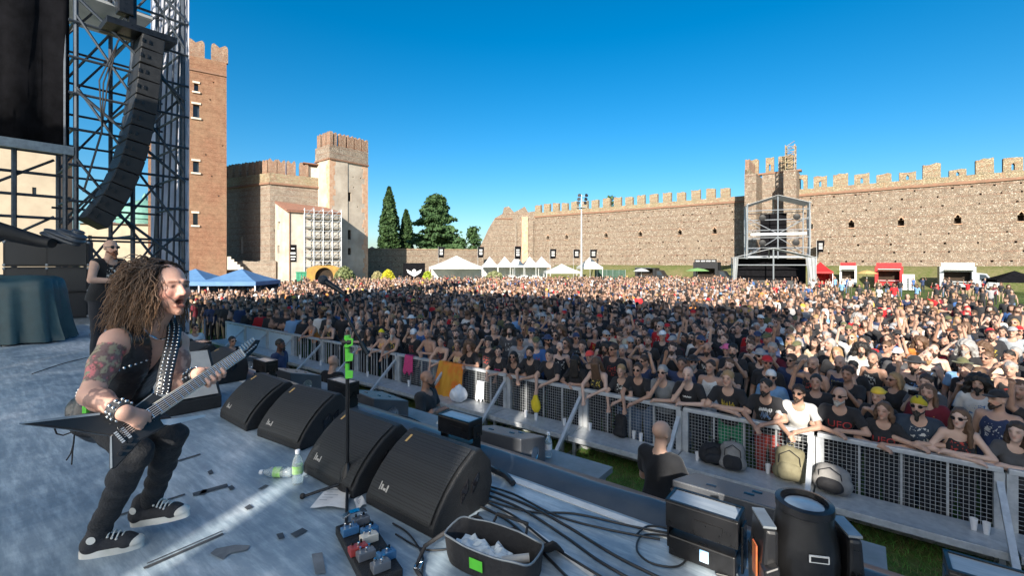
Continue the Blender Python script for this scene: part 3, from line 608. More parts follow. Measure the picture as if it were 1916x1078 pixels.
# ================================================================== bodies: smooth-blended solids turned into one skin
def _rc(p, a, b, ra, rb):
    a = np.asarray(a, np.float32); b = np.asarray(b, np.float32); ba = b-a; pa = p-a
    t = np.clip((pa@ba)/max(float(ba@ba), 1e-9), 0, 1)
    return np.sqrt(((pa-t[..., None]*ba)**2).sum(-1))-(ra+(rb-ra)*t)
def _el(p, c, r, rot=None):
    q = p-np.asarray(c, np.float32)
    if rot is not None: q = q@rot
    r = np.asarray(r, np.float32); k0 = np.sqrt(((q/r)**2).sum(-1)); k1 = np.sqrt(((q/(r*r))**2).sum(-1))
    return k0*(k0-1)/np.maximum(k1, 1e-6)
class Solid:
    def __init__(s, k=0.03): s.pr = []; s.k = k; s.cuts = []; s.disp = None
    def cone(s, a, b, ra, rb, lab='skin', k=None): s.pr.append(('c', tuple(a), tuple(b), ra, rb, lab, s.k if k is None else k)); return s
    def ell(s, c, r, lab='skin', k=None, rot=None): s.pr.append(('e', tuple(c), tuple(r), rot, 0, lab, s.k if k is None else k)); return s
    def cut(s, fn): s.cuts.append(fn); return s
    def _d(s, q, p): return _rc(p, q[1], q[2], q[3], q[4]) if q[0] == 'c' else _el(p, q[1], q[2], q[3])
    def _bb(s, q):
        if q[0] == 'c':
            a, b = np.array(q[1]), np.array(q[2]); m = max(q[3], q[4]); return np.minimum(a, b)-m, np.maximum(a, b)+m
        m = max(q[2]) if q[3] is not None else np.array(q[2]); return np.array(q[1])-m, np.array(q[1])+m
    def mesh(s, h, grow=0.0):
        bbs = [s._bb(q) for q in s.pr]; pad = 3*h+.02+grow
        lo = np.min([b[0] for b in bbs], 0)-pad; hi = np.max([b[1] for b in bbs], 0)+pad
        n = np.ceil((hi-lo)/h).astype(int)+1
        ax = [lo[i]+h*np.arange(n[i], dtype=np.float32) for i in range(3)]
        F = np.full(tuple(n), 1.0, np.float32)
        for q, bb in zip(s.pr, bbs):
            k = q[6]; e = k+2*h+.01+grow
            i0 = np.maximum(0, np.floor((bb[0]-e-lo)/h).astype(int)); i1 = np.minimum(n, np.ceil((bb[1]+e-lo)/h).astype(int)+1)
            sl = tuple(slice(a, b) for a, b in zip(i0, i1))
            P = np.stack(np.meshgrid(*[ax[i][sl[i]] for i in range(3)], indexing='ij'), -1).astype(np.float32)
            d = s._d(q, P); f = F[sl]
            if k > 0:
                hh = np.maximum(k-np.abs(f-d), 0)/k; F[sl] = np.minimum(f, d)-hh*hh*k*.25
            else: F[sl] = np.minimum(f, d)
        if grow: F -= grow
        if s.cuts or s.disp:
            P = np.stack(np.meshgrid(*ax, indexing='ij'), -1).astype(np.float32)
            if s.disp: F = F+s.disp(P)
            for c in s.cuts: F = np.maximum(F, c(P))
        return nets(F, lo, h)
    def label(s, pts):
        D = np.stack([s._d(q, pts) for q in s.pr], 0); i = D.argmin(0); labs = [q[5] for q in s.pr]
        return [labs[j] for j in i]
def nets(F, lo, h):
    I = F < 0
    c = [I[a:I.shape[0]-1+a, b:I.shape[1]-1+b, d:I.shape[2]-1+d] for a in (0, 1) for b in (0, 1) for d in (0, 1)]
    any_ = c[0].copy(); all_ = c[0].copy()
    for x in c[1:]: any_ |= x; all_ &= x
    act = any_ & ~all_; ijk = np.argwhere(act)
    if len(ijk) == 0: return np.zeros((0, 3)), np.zeros((0, 4), int)
    idx = np.full(act.shape, -1, np.int64); idx[act] = np.arange(len(ijk))
    acc = np.zeros((len(ijk), 3), np.float64); cnt = np.zeros(len(ijk))
    cor = [(a, b, d) for a in (0, 1) for b in (0, 1) for d in (0, 1)]
    for p in cor:
        for ax in range(3):
            if p[ax] == 1: continue
            q = list(p); q[ax] = 1
            fa = F[ijk[:, 0]+p[0], ijk[:, 1]+p[1], ijk[:, 2]+p[2]]; fb = F[ijk[:, 0]+q[0], ijk[:, 1]+q[1], ijk[:, 2]+q[2]]
            cr = (fa < 0) != (fb < 0); t = np.where(cr, fa/np.where(fa == fb, 1, fa-fb), 0)
            pos = np.tile(np.array(p, float), (len(ijk), 1)); pos[:, ax] += t
            acc[cr] += pos[cr]; cnt[cr] += 1
    V = lo+h*(ijk+acc/cnt[:, None])
    Q = []
    for ax in range(3):
        s0 = [slice(None)]*3; s1 = [slice(None)]*3; s0[ax] = slice(0, -1); s1[ax] = slice(1, None)
        A = I[tuple(s0)]; B = I[tuple(s1)]; e = np.argwhere(A != B); o1, o2 = [(1, 2), (2, 0), (0, 1)][ax]
        e = e[(e[:, o1] > 0) & (e[:, o2] > 0) & (e[:, o1] < F.shape[o1]-1) & (e[:, o2] < F.shape[o2]-1)]
        if len(e) == 0: continue
        def g(d1, d2):
            x = e.copy(); x[:, o1] += d1; x[:, o2] += d2; return idx[x[:, 0], x[:, 1], x[:, 2]]
        q = np.stack([g(-1, -1), g(0, -1), g(0, 0), g(-1, 0)], 1); ins = A[e[:, 0], e[:, 1], e[:, 2]]
        q[~ins] = q[~ins][:, ::-1]; Q.append(q)
    Q = np.concatenate(Q); Q = Q[(Q >= 0).all(1)]
    return V, Q
def arr_mesh(name, V, Q, mat, colr=None, smooth=True):
    me = bpy.data.meshes.new(name); nv, nf, w = len(V), len(Q), Q.shape[1]
    me.vertices.add(nv); me.vertices.foreach_set('co', np.asarray(V, np.float32).ravel())
    me.loops.add(nf*w); me.loops.foreach_set('vertex_index', np.asarray(Q, np.int32).ravel())
    me.polygons.add(nf); me.polygons.foreach_set('loop_start', np.arange(0, nf*w, w, dtype=np.int32)); me.polygons.foreach_set('loop_total', np.full(nf, w, np.int32))
    for mt in (mat if isinstance(mat, (list, tuple)) else [mat]): me.materials.append(MATS[mt])
    if smooth: me.polygons.foreach_set('use_smooth', np.ones(nf, bool))
    if colr is not None:
        at = me.color_attributes.new('Col', 'FLOAT_COLOR', 'POINT'); c = np.ones((nv, 4), np.float32); c[:, :3] = colr; at.data.foreach_set('color', c.ravel())
    me.update(calc_edges=True); me.validate(); return me

def M_skin(name, attr_is_color=False):
    m, nt, b = mat_new(name); L = nt.links.new
    oi = N(nt, 'ObjectInfo'); a = N(nt, 'Attribute', attribute_name='Col'); tc = N(nt, 'TexCoord')
    nz = N(nt, 'TexNoise', i_Scale=14.0, i_Detail=5.0); L(tc.outputs['Object'], nz.inputs['Vector'])
    mr = N(nt, 'MapRange'); mr.inputs['To Min'].default_value = 0.8; mr.inputs['To Max'].default_value = 1.18; L(nz.outputs['Fac'], mr.inputs[0])
    m1 = N(nt, 'VectorMath', operation='MULTIPLY'); L(oi.outputs['Color'], m1.inputs[0]); L(a.outputs['Color'], m1.inputs[1])
    m2 = N(nt, 'VectorMath', operation='SCALE'); L(m1.outputs[0], m2.inputs[0]); L(mr.outputs[0], m2.inputs['Scale'])
    L(m2.outputs[0], b.inputs['Base Color']); b.inputs['Roughness'].default_value = 0.5; b.inputs['Specular IOR Level'].default_value = 0.4
    b.inputs['Subsurface Weight'].default_value = 0.08; b.inputs['Subsurface Radius'].default_value = (0.02, 0.008, 0.004); b.inputs['Subsurface Scale'].default_value = 1.0
    nb = N(nt, 'TexNoise', i_Scale=120.0, i_Detail=3.0); L(tc.outputs['Object'], nb.inputs['Vector'])
    bp = N(nt, 'Bump', i_Strength=0.15, i_Distance=0.004); L(nb.outputs['Fac'], bp.inputs['Height']); L(bp.outputs[0], b.inputs['Normal'])
    MATS[name] = m
M_skin('skin'); M_obj('shirt_print', 0.9, 0.35, 45, 0.2, 0.1, True); M_obj('cloth', 0.9, 0.35, 45, 0.2, 0.1); M_obj('hair', 0.55, 0.9, 70, 0.4); M_obj('plastic_tint', 0.35, 0.05, 60, 0.5)
M('lens_black', (0.008, 0.008, 0.01), (0.015, 0.015, 0.018), 10, 0.08); M_attr('crowd', 0.8)

SKIN = [(0.46, 0.29, 0.215), (0.38, 0.225, 0.16), (0.53, 0.36, 0.285), (0.31, 0.175, 0.12), (0.42, 0.255, 0.185), (0.21, 0.115, 0.075)]
HAIRC = {'black': (0.018, 0.015, 0.013), 'dark brown': (0.045, 0.027, 0.018), 'brown': (0.10, 0.056, 0.032), 'blond': (0.30, 0.19, 0.09), 'grey': (0.28, 0.27, 0.26), 'red': (0.16, 0.05, 0.02)}
POSES = {  # elbow and wrist of his right (-x) and left (+x) arm, torso lean in degrees
    'lean': ((-.30, -.24, 1.17), (-.02, -.41, 1.15), (.30, -.24, 1.17), (.03, -.36, 1.18), 20),
    'cross_rail': ((-.29, -.27, 1.17), (.10, -.38, 1.15), (.29, -.27, 1.17), (-.10, -.34, 1.19), 22),
    'hang': ((-.27, -.31, 1.18), (-.09, -.52, 1.07), (.26, -.30, 1.18), (.03, -.48, 1.12), 22),
    'hands_down': ((-.24, -.34, 1.18), (-.15, -.47, .95), (.23, -.32, 1.18), (.0, -.46, 1.05), 24),
    'stand': ((-.25, .03, 1.13), (-.26, -.08, .88), (.25, .03, 1.13), (.26, -.09, .88), 0),
    'horns': ((-.33, -.08, 1.52), (-.27, -.14, 1.80), (.25, .03, 1.13), (.26, -.08, .88), 0),
    'fist': ((.0, 0, 0), (0, 0, 0), (.30, -.13, 1.50), (.24, -.16, 1.77), 0),
    'up2': ((-.32, -.08, 1.54), (-.28, -.12, 1.82), (.32, -.08, 1.54), (.27, -.12, 1.82), 0),
    'phone': ((-.20, -.22, 1.22), (-.06, -.34, 1.45), (.20, -.22, 1.22), (.06, -.34, 1.45), 2),
    'cross': ((-.24, -.07, 1.14), (.09, -.21, 1.19), (.24, -.07, 1.14), (-.10, -.17, 1.22), 0),
    'chin': ((-.20, -.30, 1.17), (-.045, -.30, 1.44), (.28, -.25, 1.17), (-.02, -.38, 1.16), 20),
    'shade': ((-.25, -.14, 1.43), (-.09, -.16, 1.64), (.25, .03, 1.13), (.26, -.08, .88), 0)}
POSES['fist'] = (POSES['stand'][0], POSES['stand'][1])+POSES['fist'][2:]
def person_solids(sp):
    """sp: pose, hair, top, legs, yaw, pitch, fem, fat, beard -> solids and head frame"""
    el_r, wr_r, el_l, wr_l, lean = POSES[sp['pose']]; a = R(sp.get('lean', lean)); ca, sa = math.cos(a), math.sin(a)
    fem = sp.get('fem', 0); fat = sp.get('fat', 0.0); sh = .165-.02*fem+.01*fat; hipw = 1+.05*fem+.25*fat
    def T(x, y, z): dz = z-.95; return (x, y*ca-dz*sa, .95+dz*ca+y*sa)
    B = Solid(.035); gr = 1+.30*fat
    torso = [('e', T(0, 0, .95), (.155*hipw, .112*gr, .13)), ('e', T(0, -.02*fat, 1.10), (.132*gr-.012*fem, .098*gr*(1+.25*fat), .16)), ('e', T(0, -.005, 1.29), (.16-.012*fem+.02*fat, .112*gr, .165))]
    for t in torso: B.ell(t[1], t[2], 'torso', .06)
    if fem:
        for sx in (-1, 1): B.ell(T(sx*.065, -.095, 1.27), (.058, .052, .06), 'torso', .03)
    B.cone(T(-sh+.02, .005, 1.415), T(sh-.02, .005, 1.415), .058, .058, 'torso', .06)
    nk = T(0, .005, 1.45); hd = Vector((nk[0], nk[1]-.03, nk[2]+.185)); hd += Vector((0, -.03*sa, -.02*sa))
    yaw, pit = R(sp.get('yaw', 0)), R(sp.get('pitch', 0))
    HM = Matrix.Rotation(yaw, 3, 'Z') @ Matrix.Rotation(pit, 3, 'X')
    def H(x, y, z): v = HM @ Vector((x, y, z)); return (hd.x+v.x, hd.y+v.y, hd.z+v.z)
    hr = np.array(HM, np.float32)
    nr = .052-.006*fem
    B.cone((nk[0], nk[1]+.015, nk[2]-.03), H(0, .02, -.07), nr+.008, nr, 'neck', .03)
    B.ell(H(0, .012, .035), (.074, .093, .085), 'head', .02, hr)
    B.ell(H(0, -.028, -.028), (.06-.005*fem, .066, .082), 'head', .03, hr)
    B.cone(H(0, -.06, -.085), H(0, -.075, -.09), .024, .02, 'head', .03)
    B.cone(H(0, -.092, .012), H(0, -.112, -.022), .010, .0145, 'nose', .012)
    for sx in (-1, 1):
        B.cone(H(sx*.018, -.086, .03), H(sx*.045, -.074, .026), .012, .010, 'brow', .015)
        B.ell(H(sx*.077, .008, -.005), (.011, .02, .03), 'ear', .008, hr)
    arms = []
    for sx, e, w in ((-1, el_r, wr_r), (1, el_l, wr_l)):
        s_ = T(sx*sh, .005, 1.41); ft = 1+.2*fat-.12*fem
        B.cone(s_, e, .052*ft, .040*ft, 'uparm', .03); B.cone(e, w, .040*ft, .027*ft, 'forearm', .012)
        d = (Vector(w)-Vector(e)).normalized(); pm = Vector(w)+d*.055; B.cone(w, pm, .028, .036, 'hand', .012)
        sd_ = d.cross(Vector((0, 0, 1))); sd_ = sd_.normalized() if sd_.length > .2 else Vector((1, 0, 0))
        cur = Vector((0, 0, -.35)) if abs(d.z) < .8 else Vector((0, -.5, 0))
        for k in range(4):
            f0 = pm+sd_*(k-1.5)*.02; f1 = f0+(d+cur*.6).normalized()*(.05 if k in (1, 2) else .042); f2 = f1+(d*.3+cur*1.5).normalized()*.03
            B.cone(f0, f1, .0125, .0115, 'hand', .006); B.cone(f1, f2, .0115, .010, 'hand', .004)
        th = Vector(w)+d*.03; B.cone(th, th+sd_*(-sx)*.04+d*.035, .013, .011, 'hand', .008)
        arms.append((s_, e, w, ft))
    legs = []
    for sx in (-1, 1):
        h_, k_, a_ = (sx*.088, 0, .90), (sx*.10, -.02, .49), (sx*.105, .02, .09); lf = 1+.25*fat
        B.cone(h_, k_, .086*lf, .056*lf, 'leg', .03); B.cone(k_, a_, .054, .038, 'shin', .02); B.cone((sx*.105, .045, .045), (sx*.12, -.14, .032), .042, .034, 'shoe', .02); legs.append((h_, k_, a_, lf))
    return B, dict(T=T, H=H, HM=HM, hd=hd, hr=hr, torso=torso, arms=arms, legs=legs, sh=sh, fem=fem, fat=fat, nk=nk)
def wrinkle(amp, f=16.0, ph=0.0):
    def fn(p):
        x, y, z = p[..., 0], p[..., 1], p[..., 2]
        return amp*(np.sin(f*(z*1.0+.6*x+.25*np.sin(9*x+ph))+ph)*.6+np.sin(f*1.7*(z*.7-.8*x+.3*y)+ph*2)*.4)
    return fn
def shirt_solid(sp, I, g=.013):
    S = Solid(.05); T = I['T']
    for t in I['torso']: S.ell(t[1], tuple(r_+g for r_ in t[2]), 'shirt', .06)
    if I['fem']:
        for sx in (-1, 1): S.ell(T(sx*.065, -.095, 1.27), (.058+g, .052+g, .06+g), 'shirt', .03)
    S.cone(T(0, 0, 1.0), T(0, 0, .88), .15+.06*I['fat'], .155+.08*I['fat'], 'shirt', .05)
    top = sp['top']
    if top == 'tank':
        S.cone(T(-I['sh']+.06, .005, 1.42), T(I['sh']-.06, .005, 1.42), .052, .052, 'shirt', .03)
        for sx in (-1, 1):
            c = np.array(T(sx*(I['sh']+.035), 0, 1.38), np.float32); S.cut(lambda p, c=c: .088-np.sqrt((((p-c)*np.array((1.0, .7, .62), np.float32))**2).sum(-1)))
    else:
        S.cone(T(-I['sh']+.02, .005, 1.415), T(I['sh']-.02, .005, 1.415), .058+g, .058+g, 'shirt', .06)
        if top in ('tee', 'open', 'plain'):
            for s_, e, w, ft in I['arms']:
                m_ = tuple(np.array(s_)*.35+np.array(e)*.65); S.cone(s_, m_, .062*ft+.004, .064*ft, 'shirt', .03)
                e_ = np.array(m_, np.float32); d = np.array(e)-np.array(s_); d = (d/np.linalg.norm(d)).astype(np.float32)
                cc = np.array(m_, np.float32)
                S.cut(lambda p, d=d, cc=cc: np.where(np.sqrt(((p-cc)**2).sum(-1)) < .14, ((p-cc)@d)-.012, -1.0))
    n_ = np.array(T(0, -.035, 1.475), np.float32); rr = .082 if top != 'tank' else .105
    S.cut(lambda p: rr-np.sqrt((((p-n_)*np.array((1, .8, .9), np.float32))**2).sum(-1)))
    S.cut(lambda p: .865-p[..., 2]); S.disp = wrinkle(.0045, 21, sp.get('seed', 0)*1.3); return S
def trouser_solid(sp, I):
    S = Solid(.03); g = .014; t = I['torso'][0]; S.ell(t[1], tuple(r_+g for r_ in t[2]), 'trousers', .03)
    lo = .44 if sp.get('legs') == 'shorts' else .085
    for h_, k_, a_, lf in I['legs']:
        S.cone(h_, k_, .086*lf+g, .058*lf+g, 'trousers', .03)
        if sp.get('legs') != 'shorts': S.cone(k_, a_, .056+g, .05+g, 'trousers', .02)
        else: S.cone(k_, (k_[0], k_[1], .38), .075, .08, 'trousers', .02)
    S.cut(lambda p: lo-p[..., 2]); S.cut(lambda p: p[..., 2]-.99); S.disp = wrinkle(.005, 24, sp.get('seed', 0)); return S
def hair_solid(sp, I):
    H, hr = I['H'], I['hr']; st = sp['hair']; S = Solid(.02); sd_ = sp.get('seed', 0)
    if st in ('bald', 'cap', 'beanie') and not sp.get('longcap'): return None
    S.ell(H(0, .022, .048), (.083, .096, .088), 'hair', .02, hr)
    if st == 'curly':
        S.pr.clear(); S.ell(H(0, .035, .05), (.135, .13, .125), 'hair', .03, hr)
        for sx in (-1, 1): S.cone(H(sx*.10, .03, .02), H(sx*.135, .03, -.16), .06, .05, 'hair', .04)
        S.cone(H(0, .09, .0), H(0, .11, -.17), .08, .07, 'hair', .04)
    elif st in ('long', 'bob', 'face'):
        L_ = -.33 if st != 'bob' else -.13
        for sx in (-1, 1):
            S.cone(H(sx*.07, .025, .03), H(sx*.088, .02, L_*.45), .032, .034, 'hair', .02); S.cone(H(sx*.088, .02, L_*.45), H(sx*.10, .0 if st != 'bob' else .02, L_), .034, .022, 'hair', .02)
        S.cone(H(0, .075, .03), H(0, .085, L_*.5), .066, .075, 'hair', .03); S.cone(H(0, .085, L_*.5), H(0, .10, L_), .075, .045, 'hair', .03)
        if st == 'face':
            for k in range(-2, 3): S.cone(H(k*.026, -.085, .07), H(k*.035, -.14, -.26), .03, .022, 'hair', .02)
    elif st == 'tied': S.ell(H(0, .125, .05), (.035, .04, .04), 'hair', .02)
    elif st == 'pony': S.cone(H(0, .11, .05), H(0, .15, -.14), .035, .02, 'hair', .02)
    if st != 'face':
        fc = Vector(H(0, -.105, -.03)); c = np.array(fc, np.float32); rm = hr
        zz = .088 if st != 'bob' else .075
        S.cut(lambda p: .98-np.sqrt((((p-c)@rm/np.array((.068, .088, zz+.008), np.float32))**2).sum(-1)))
    am = .012 if st == 'curly' else .006
    S.disp = lambda p: am*(np.sin(p[..., 0]*95+sd_+3*np.sin(p[..., 2]*30))*.5+np.sin(p[..., 2]*(70 if st == 'curly' else 35)+p[..., 1]*60+sd_)*.5)
    return S
def beard_solid(sp, I):
    H = I['H']; S = Solid(.02); b = sp.get('beard', 0)
    for sx in (-1, 1): S.cone(H(sx*.06, -.02, -.05), H(sx*.022, -.075, -.088), .012, .02, 'beard', .02); S.cone(H(sx*.005, -.098, -.045), H(sx*.03, -.085, -.06), .008, .01, 'beard', .01)
    S.cone(H(0, -.08, -.09), H(0, -.088, -.10-.05*b), .026, .02, 'beard', .02)
    S.disp = lambda p: .003*np.sin(p[..., 0]*130+2*np.sin(p[..., 2]*90)); return S
def hat_solid(sp, I):
    H, hr = I['H'], I['hr']; S = Solid(.008); st = sp['hair']
    if st == 'cap':
        S.ell(H(0, .012, .055), (.087, .104, .082), 'hat', .008, hr)
        v = np.array(HMv(I, 0, 0, 1), np.float32); c0 = np.array(H(0, 0, .045), np.float32)
        S.cut(lambda p: -((p-c0)@v)); by = 1 if sp.get('back') else -1
        S.cuts = [(lambda p: -((p-c0)@v))]
        S.ell(H(0, .012+by*.115, .052), (.07, .075, .011), 'hat', .008, hr)
    elif st == 'bucket':
        S.ell(H(0, .012, .065), (.09, .105, .085), 'hat', .008, hr); S.ell(H(0, .012, .05), (.15, .165, .016), 'hat', .01, hr)
        v = np.array(HMv(I, 0, 0, 1), np.float32); c0 = np.array(H(0, 0, .03), np.float32); S.cut(lambda p: -((p-c0)@v))
    else:
        S.ell(H(0, .014, .045), (.084, .101, .088), 'hat', .008, hr)
        v = np.array(HMv(I, 0, .35, 1), np.float32); c0 = np.array(H(0, -.09, .045), np.float32); S.cut(lambda p: -((p-c0)@v))
        if st == 'bandana': S.cone(H(0, .11, .03), H(.02, .15, -.03), .02, .008, 'hat', .01)
    return S
def HMv(I, x, y, z): v = I['HM'] @ Vector((x, y, z)); return (v.x, v.y, v.z)
def face_colour(V, I, sp):
    """darker eyes, brows, lips and stubble as colour on the face"""
    C = np.ones((len(V), 3), np.float32); hd = np.array(I['hd']); q = (V-hd)@np.array(I['HM'])
    front = q[:, 1] < -.045
    def spot(x, z, rx, rz, c, w=1.0):
        d = np.exp(-(((q[:, 0]-x)/rx)**2+((q[:, 2]-z)/rz)**2)**2)*front*w; C[:] = C*(1-d[:, None])+np.array(c)*d[:, None]*C
    for sx in (-1, 1):
        spot(sx*.032, .012, .017, .008, (.18, .16, .16)); spot(sx*.033, .034, .022, .006, (.3, .25, .22)); spot(sx*.045, -.03, .025, .025, (1.12, .82, .8), .7)
    spot(0, -.056, .024, .008, (.72, .36, .36)); spot(0, -.01, .013, .03, (1.05, .9, .88), .5)
    if sp.get('stubble'): spot(0, -.075, .06, .035, (.5, .45, .43), .7)
    return C
GL = None
def glasses_mesh(I):
    H = I['H']; mb = MB(); hm = I['HM']
    for sx in (-1, 1):
        mb.lathe([(.004, -.004), (.026, -.003), (.027, .003), (.004, .006)], 10, H(sx*.034, -.091, .012), hm @ Matrix.Rotation(R(90+sx*0), 3, 'X') @ Matrix.Rotation(R(0), 3, 'Y'), sy=.78)
        mb.beam(H(sx*.055, -.088, .018), H(sx*.08, .0, .012), .006, .009)
    mb.beam(H(-.012, -.094, .017), H(.012, -.094, .017), .006)
    return mb.mesh('sunglasses', 'lens_black', 30)
_cache = {}
def person_meshes(sp, h=.0135):
    key = tuple(sorted((k, v) for k, v in sp.items() if k in ('pose', 'hair', 'top', 'legs', 'yaw', 'pitch', 'fem', 'fat', 'beard', 'seed', 'glasses', 'back', 'stubble', 'longcap', 'lean')))
    if key in _cache: return _cache[key]
    B, I = person_solids(sp); out = {}
    V, Q = B.mesh(h); out['body'] = arr_mesh('person_body', V, Q, 'skin', face_colour(V, I, sp))
    if sp['top'] != 'none': V, Q = shirt_solid(sp, I).mesh(h*1.15); out['shirt'] = arr_mesh('shirt', V, Q, 'shirt_print' if sp['top'] != 'plain' else 'cloth')
    V, Q = trouser_solid(sp, I).mesh(h*1.4); out['trousers'] = arr_mesh('trousers', V, Q, 'cloth')
    S = Solid(.02)
    for sx in (-1, 1): S.cone((sx*.105, .045, .048), (sx*.12, -.145, .036), .05, .043, 'shoe', .02); S.cone((sx*.105, .03, .06), (sx*.105, .02, .12), .048, .046, 'shoe', .02)
    V, Q = S.mesh(.02); out['shoes'] = arr_mesh('shoes', V, Q, 'cloth')
    S = hair_solid(sp, I)
    if S: V, Q = S.mesh(h*.9); out['hair'] = arr_mesh('hair', V, Q, 'hair')
    if sp.get('beard'): V, Q = beard_solid(sp, I).mesh(h*.7); out['beard'] = arr_mesh('beard', V, Q, 'hair')
    if sp['hair'] in ('cap', 'beanie', 'bandana', 'bucket'): V, Q = hat_solid(sp, I).mesh(h*.6); out['hat'] = arr_mesh('hat', V, Q, 'cloth')
    if sp.get('glasses'): out['sunglasses'] = glasses_mesh(I)
    _cache[key] = (out, I); return out, I
HATNAME = {'cap': 'cap', 'beanie': 'beanie', 'bandana': 'bandana', 'bucket': 'bucket_hat'}
def add_person(sp, loc, rz, scale, label, group=None, skin=None, shirt=(.015, .015, .017), trouser=(.02, .022, .028), hairc=(.03, .02, .013), hatc=(.02, .02, .02), h=.0135):
    out, I = person_meshes(sp, h)
    b = link_mesh('person', out['body']); b.location = loc; b.rotation_euler = (0, 0, rz); b.scale = (scale, scale, scale); b.color = (*(skin or SKIN[0]), 1)
    tag(b, label, 'person', group)
    for k, cc in (('shirt', shirt), ('trousers', trouser), ('hair', hairc), ('beard', tuple(x*.9 for x in sp.get('beardc', hairc))), ('hat', hatc), ('shoes', (.03, .03, .032)), ('sunglasses', (0, 0, 0))):
        if k in out:
            nm = k
            if k == 'hat': nm = HATNAME[sp['hair']]
            if k == 'shirt': nm = {'tank': 'tank_top', 'tee': 'shirt', 'open': 'denim_vest', 'vest': 'vest'}.get(sp['top'], 'shirt')
            if k == 'trousers' and sp.get('legs') == 'shorts': nm = 'shorts'
            o = link_mesh(nm, out[k], b); o.color = (*cc, 1)
    return b, I, out
# ================================================================== the audience
NB = 7.45                                   # line of the crowd barrier
BLK, CHAR, NAVY, GREY, WHITE, RED, OLIVE = (.024, .024, .027), (.075, .075, .08), (.03, .045, .10), (.27, .27, .28), (.62, .60, .57), (.42, .02, .025), (.10, .10, .05)
ORANGE, YELLOW, SKYB, MAROON, CREAM, PINK = (.60, .20, .04), (.62, .42, .05), (.16, .30, .50), (.12, .015, .025), (.62, .50, .34), (.6, .12, .25)
JEAN, DARKJ, CAMO, TAN = (.10, .15, .24), (.02, .024, .035), (.10, .10, .06), (.30, .23, .15)
def face_to(x, y, tx, ty): return math.atan2(tx-x, -(ty-y))
def look_yaw(u, n):                          # head turn of someone square to the rail, towards the singer
    p = SN(u, n); a = face_to(p.x, p.y, -1.6, 2.3)-ST_ANG
    a = (a+math.pi) % (2*math.pi)-math.pi; return max(-55, min(55, math.degrees(a)))
FR = 'people leaning on the crowd barrier'
def special(px, n, sp, label, sc=1.0, q=True, **kw):
    u = u_at(px, n); p = SN(u, n, 0); sp = dict(sp); sp.setdefault('legs', 'jeans'); sp.setdefault('seed', int(px) % 17)
    sp.setdefault('yaw', round(look_yaw(u, n)*.8/6)*6)
    return add_person(sp, p, ST_ANG if n < 8.1 else face_to(p.x, p.y, -1.6, 2.3)+0*sc, sc, label, FR if n < 8.1 else 'people behind the front row', **kw)
def chest_text(person, out, I, body, size, colm, dz=1.27):
    sh = out['shirt']; V = [v.co.copy() for v in sh.vertices]; bv = BVHTree.FromPolygons(V, [tuple(p.vertices) for p in sh.polygons])
    me = text_mesh(body, size, colm, 'shirt_print'); bm = bmesh.new(); bm.from_mesh(me); bmesh.ops.triangulate(bm, faces=bm.faces); bmesh.ops.subdivide_edges(bm, edges=bm.edges, cuts=2, use_grid_fill=True)
    c = I['T'](0, -.1, dz)
    for v in bm.verts:
        h_ = bv.ray_cast(Vector((v.co.x, -2, c[2]+v.co.y)), Vector((0, 1, 0))); y = h_[0].y if h_[0] else c[1]
        v.co = Vector((v.co.x, y-.005, c[2]+v.co.y))
    bm.to_mesh(me); bm.free(); return link_mesh('shirt_print', me, person)
def chest_marks(person, out, I, colm, w=.17, hh=.09, dz=1.26, seed=1, n=26):
    """an unreadable faded print: small strokes laid on the chest"""
    sh = out['shirt']; V = [v.co.copy() for v in sh.vertices]; bv = BVHTree.FromPolygons(V, [tuple(p.vertices) for p in sh.polygons]); r = random.Random(seed); mb = MB(); c = I['T'](0, -.1, dz)
    for i in range(n):
        x = -w/2+w*(i+.5)/n; z = c[2]+r.uniform(-.5, .5)*hh*.6; a = r.uniform(.006, .012); b_ = r.uniform(.012, hh*.5); sl = r.uniform(-.01, .01); q = []
        for xx, zz in ((x-a/2, z-b_), (x+a/2, z-b_), (x+a/2+sl, z+b_), (x-a/2+sl, z+b_)):
            h_ = bv.ray_cast(Vector((xx, -2, zz)), Vector((0, 1, 0))); q.append((xx, (h_[0].y if h_[0] else c[1])-.006, zz))
        mb.add(q, [(0, 1, 2, 3)])
    return tag(mb.build('shirt_print', colm, person), kind='stuff')
M('print_red', (.45, .05, .05), (.3, .03, .03), 40, .9); M('print_white', (.65, .65, .63), (.5, .5, .5), 30, .9); M('print_yellow', (.55, .42, .05), (.4, .3, .04), 30, .9); M('print_pink', (.6, .06, .2), (.45, .04, .15), 30, .9); M('print_blue', (.08, .22, .5), (.3, .35, .4), 14, .9)
S_ = special
F7 = 7.79
S_(1893, F7, dict(pose='cross_rail', hair='long', top='plain', fem=1), 'person in a dark grey T-shirt resting both forearms on the last rail section', .93, shirt=CHAR, hairc=HAIRC['dark brown'], skin=SKIN[2])
S_(1868, 8.5, dict(pose='stand', hair='cap', top='tank', fat=.5, beard=.3), 'broad person in navy tank top and black cap behind the rail', 1.0, shirt=NAVY, hatc=BLK, skin=SKIN[0])
S_(1790, F7, dict(pose='cross_rail', hair='long', top='tank', fem=1, glasses=1), 'person in black tank top and sunglasses with crossed arms hanging over the rail', .97, shirt=BLK, hairc=HAIRC['brown'], skin=SKIN[2])
S_(1716, F7+.08, dict(pose='lean', hair='bandana', top='open', beard=1.2, glasses=1, fat=.2), 'person in denim vest with patches, sunglasses and yellow black bandana', 1.0, shirt=(.03, .045, .07), hatc=(.35, .28, .02), hairc=HAIRC['black'], skin=SKIN[0])
b, I, o = S_(1652, F7, dict(pose='lean', hair='bob', top='plain', fem=1), 'person in black T-shirt with red UFO lettering between the bandana and the bald head', .93, shirt=BLK, hairc=HAIRC['brown'], skin=SKIN[4]); chest_text(b, o, I, 'UFO', .13, 'print_red', 1.25)
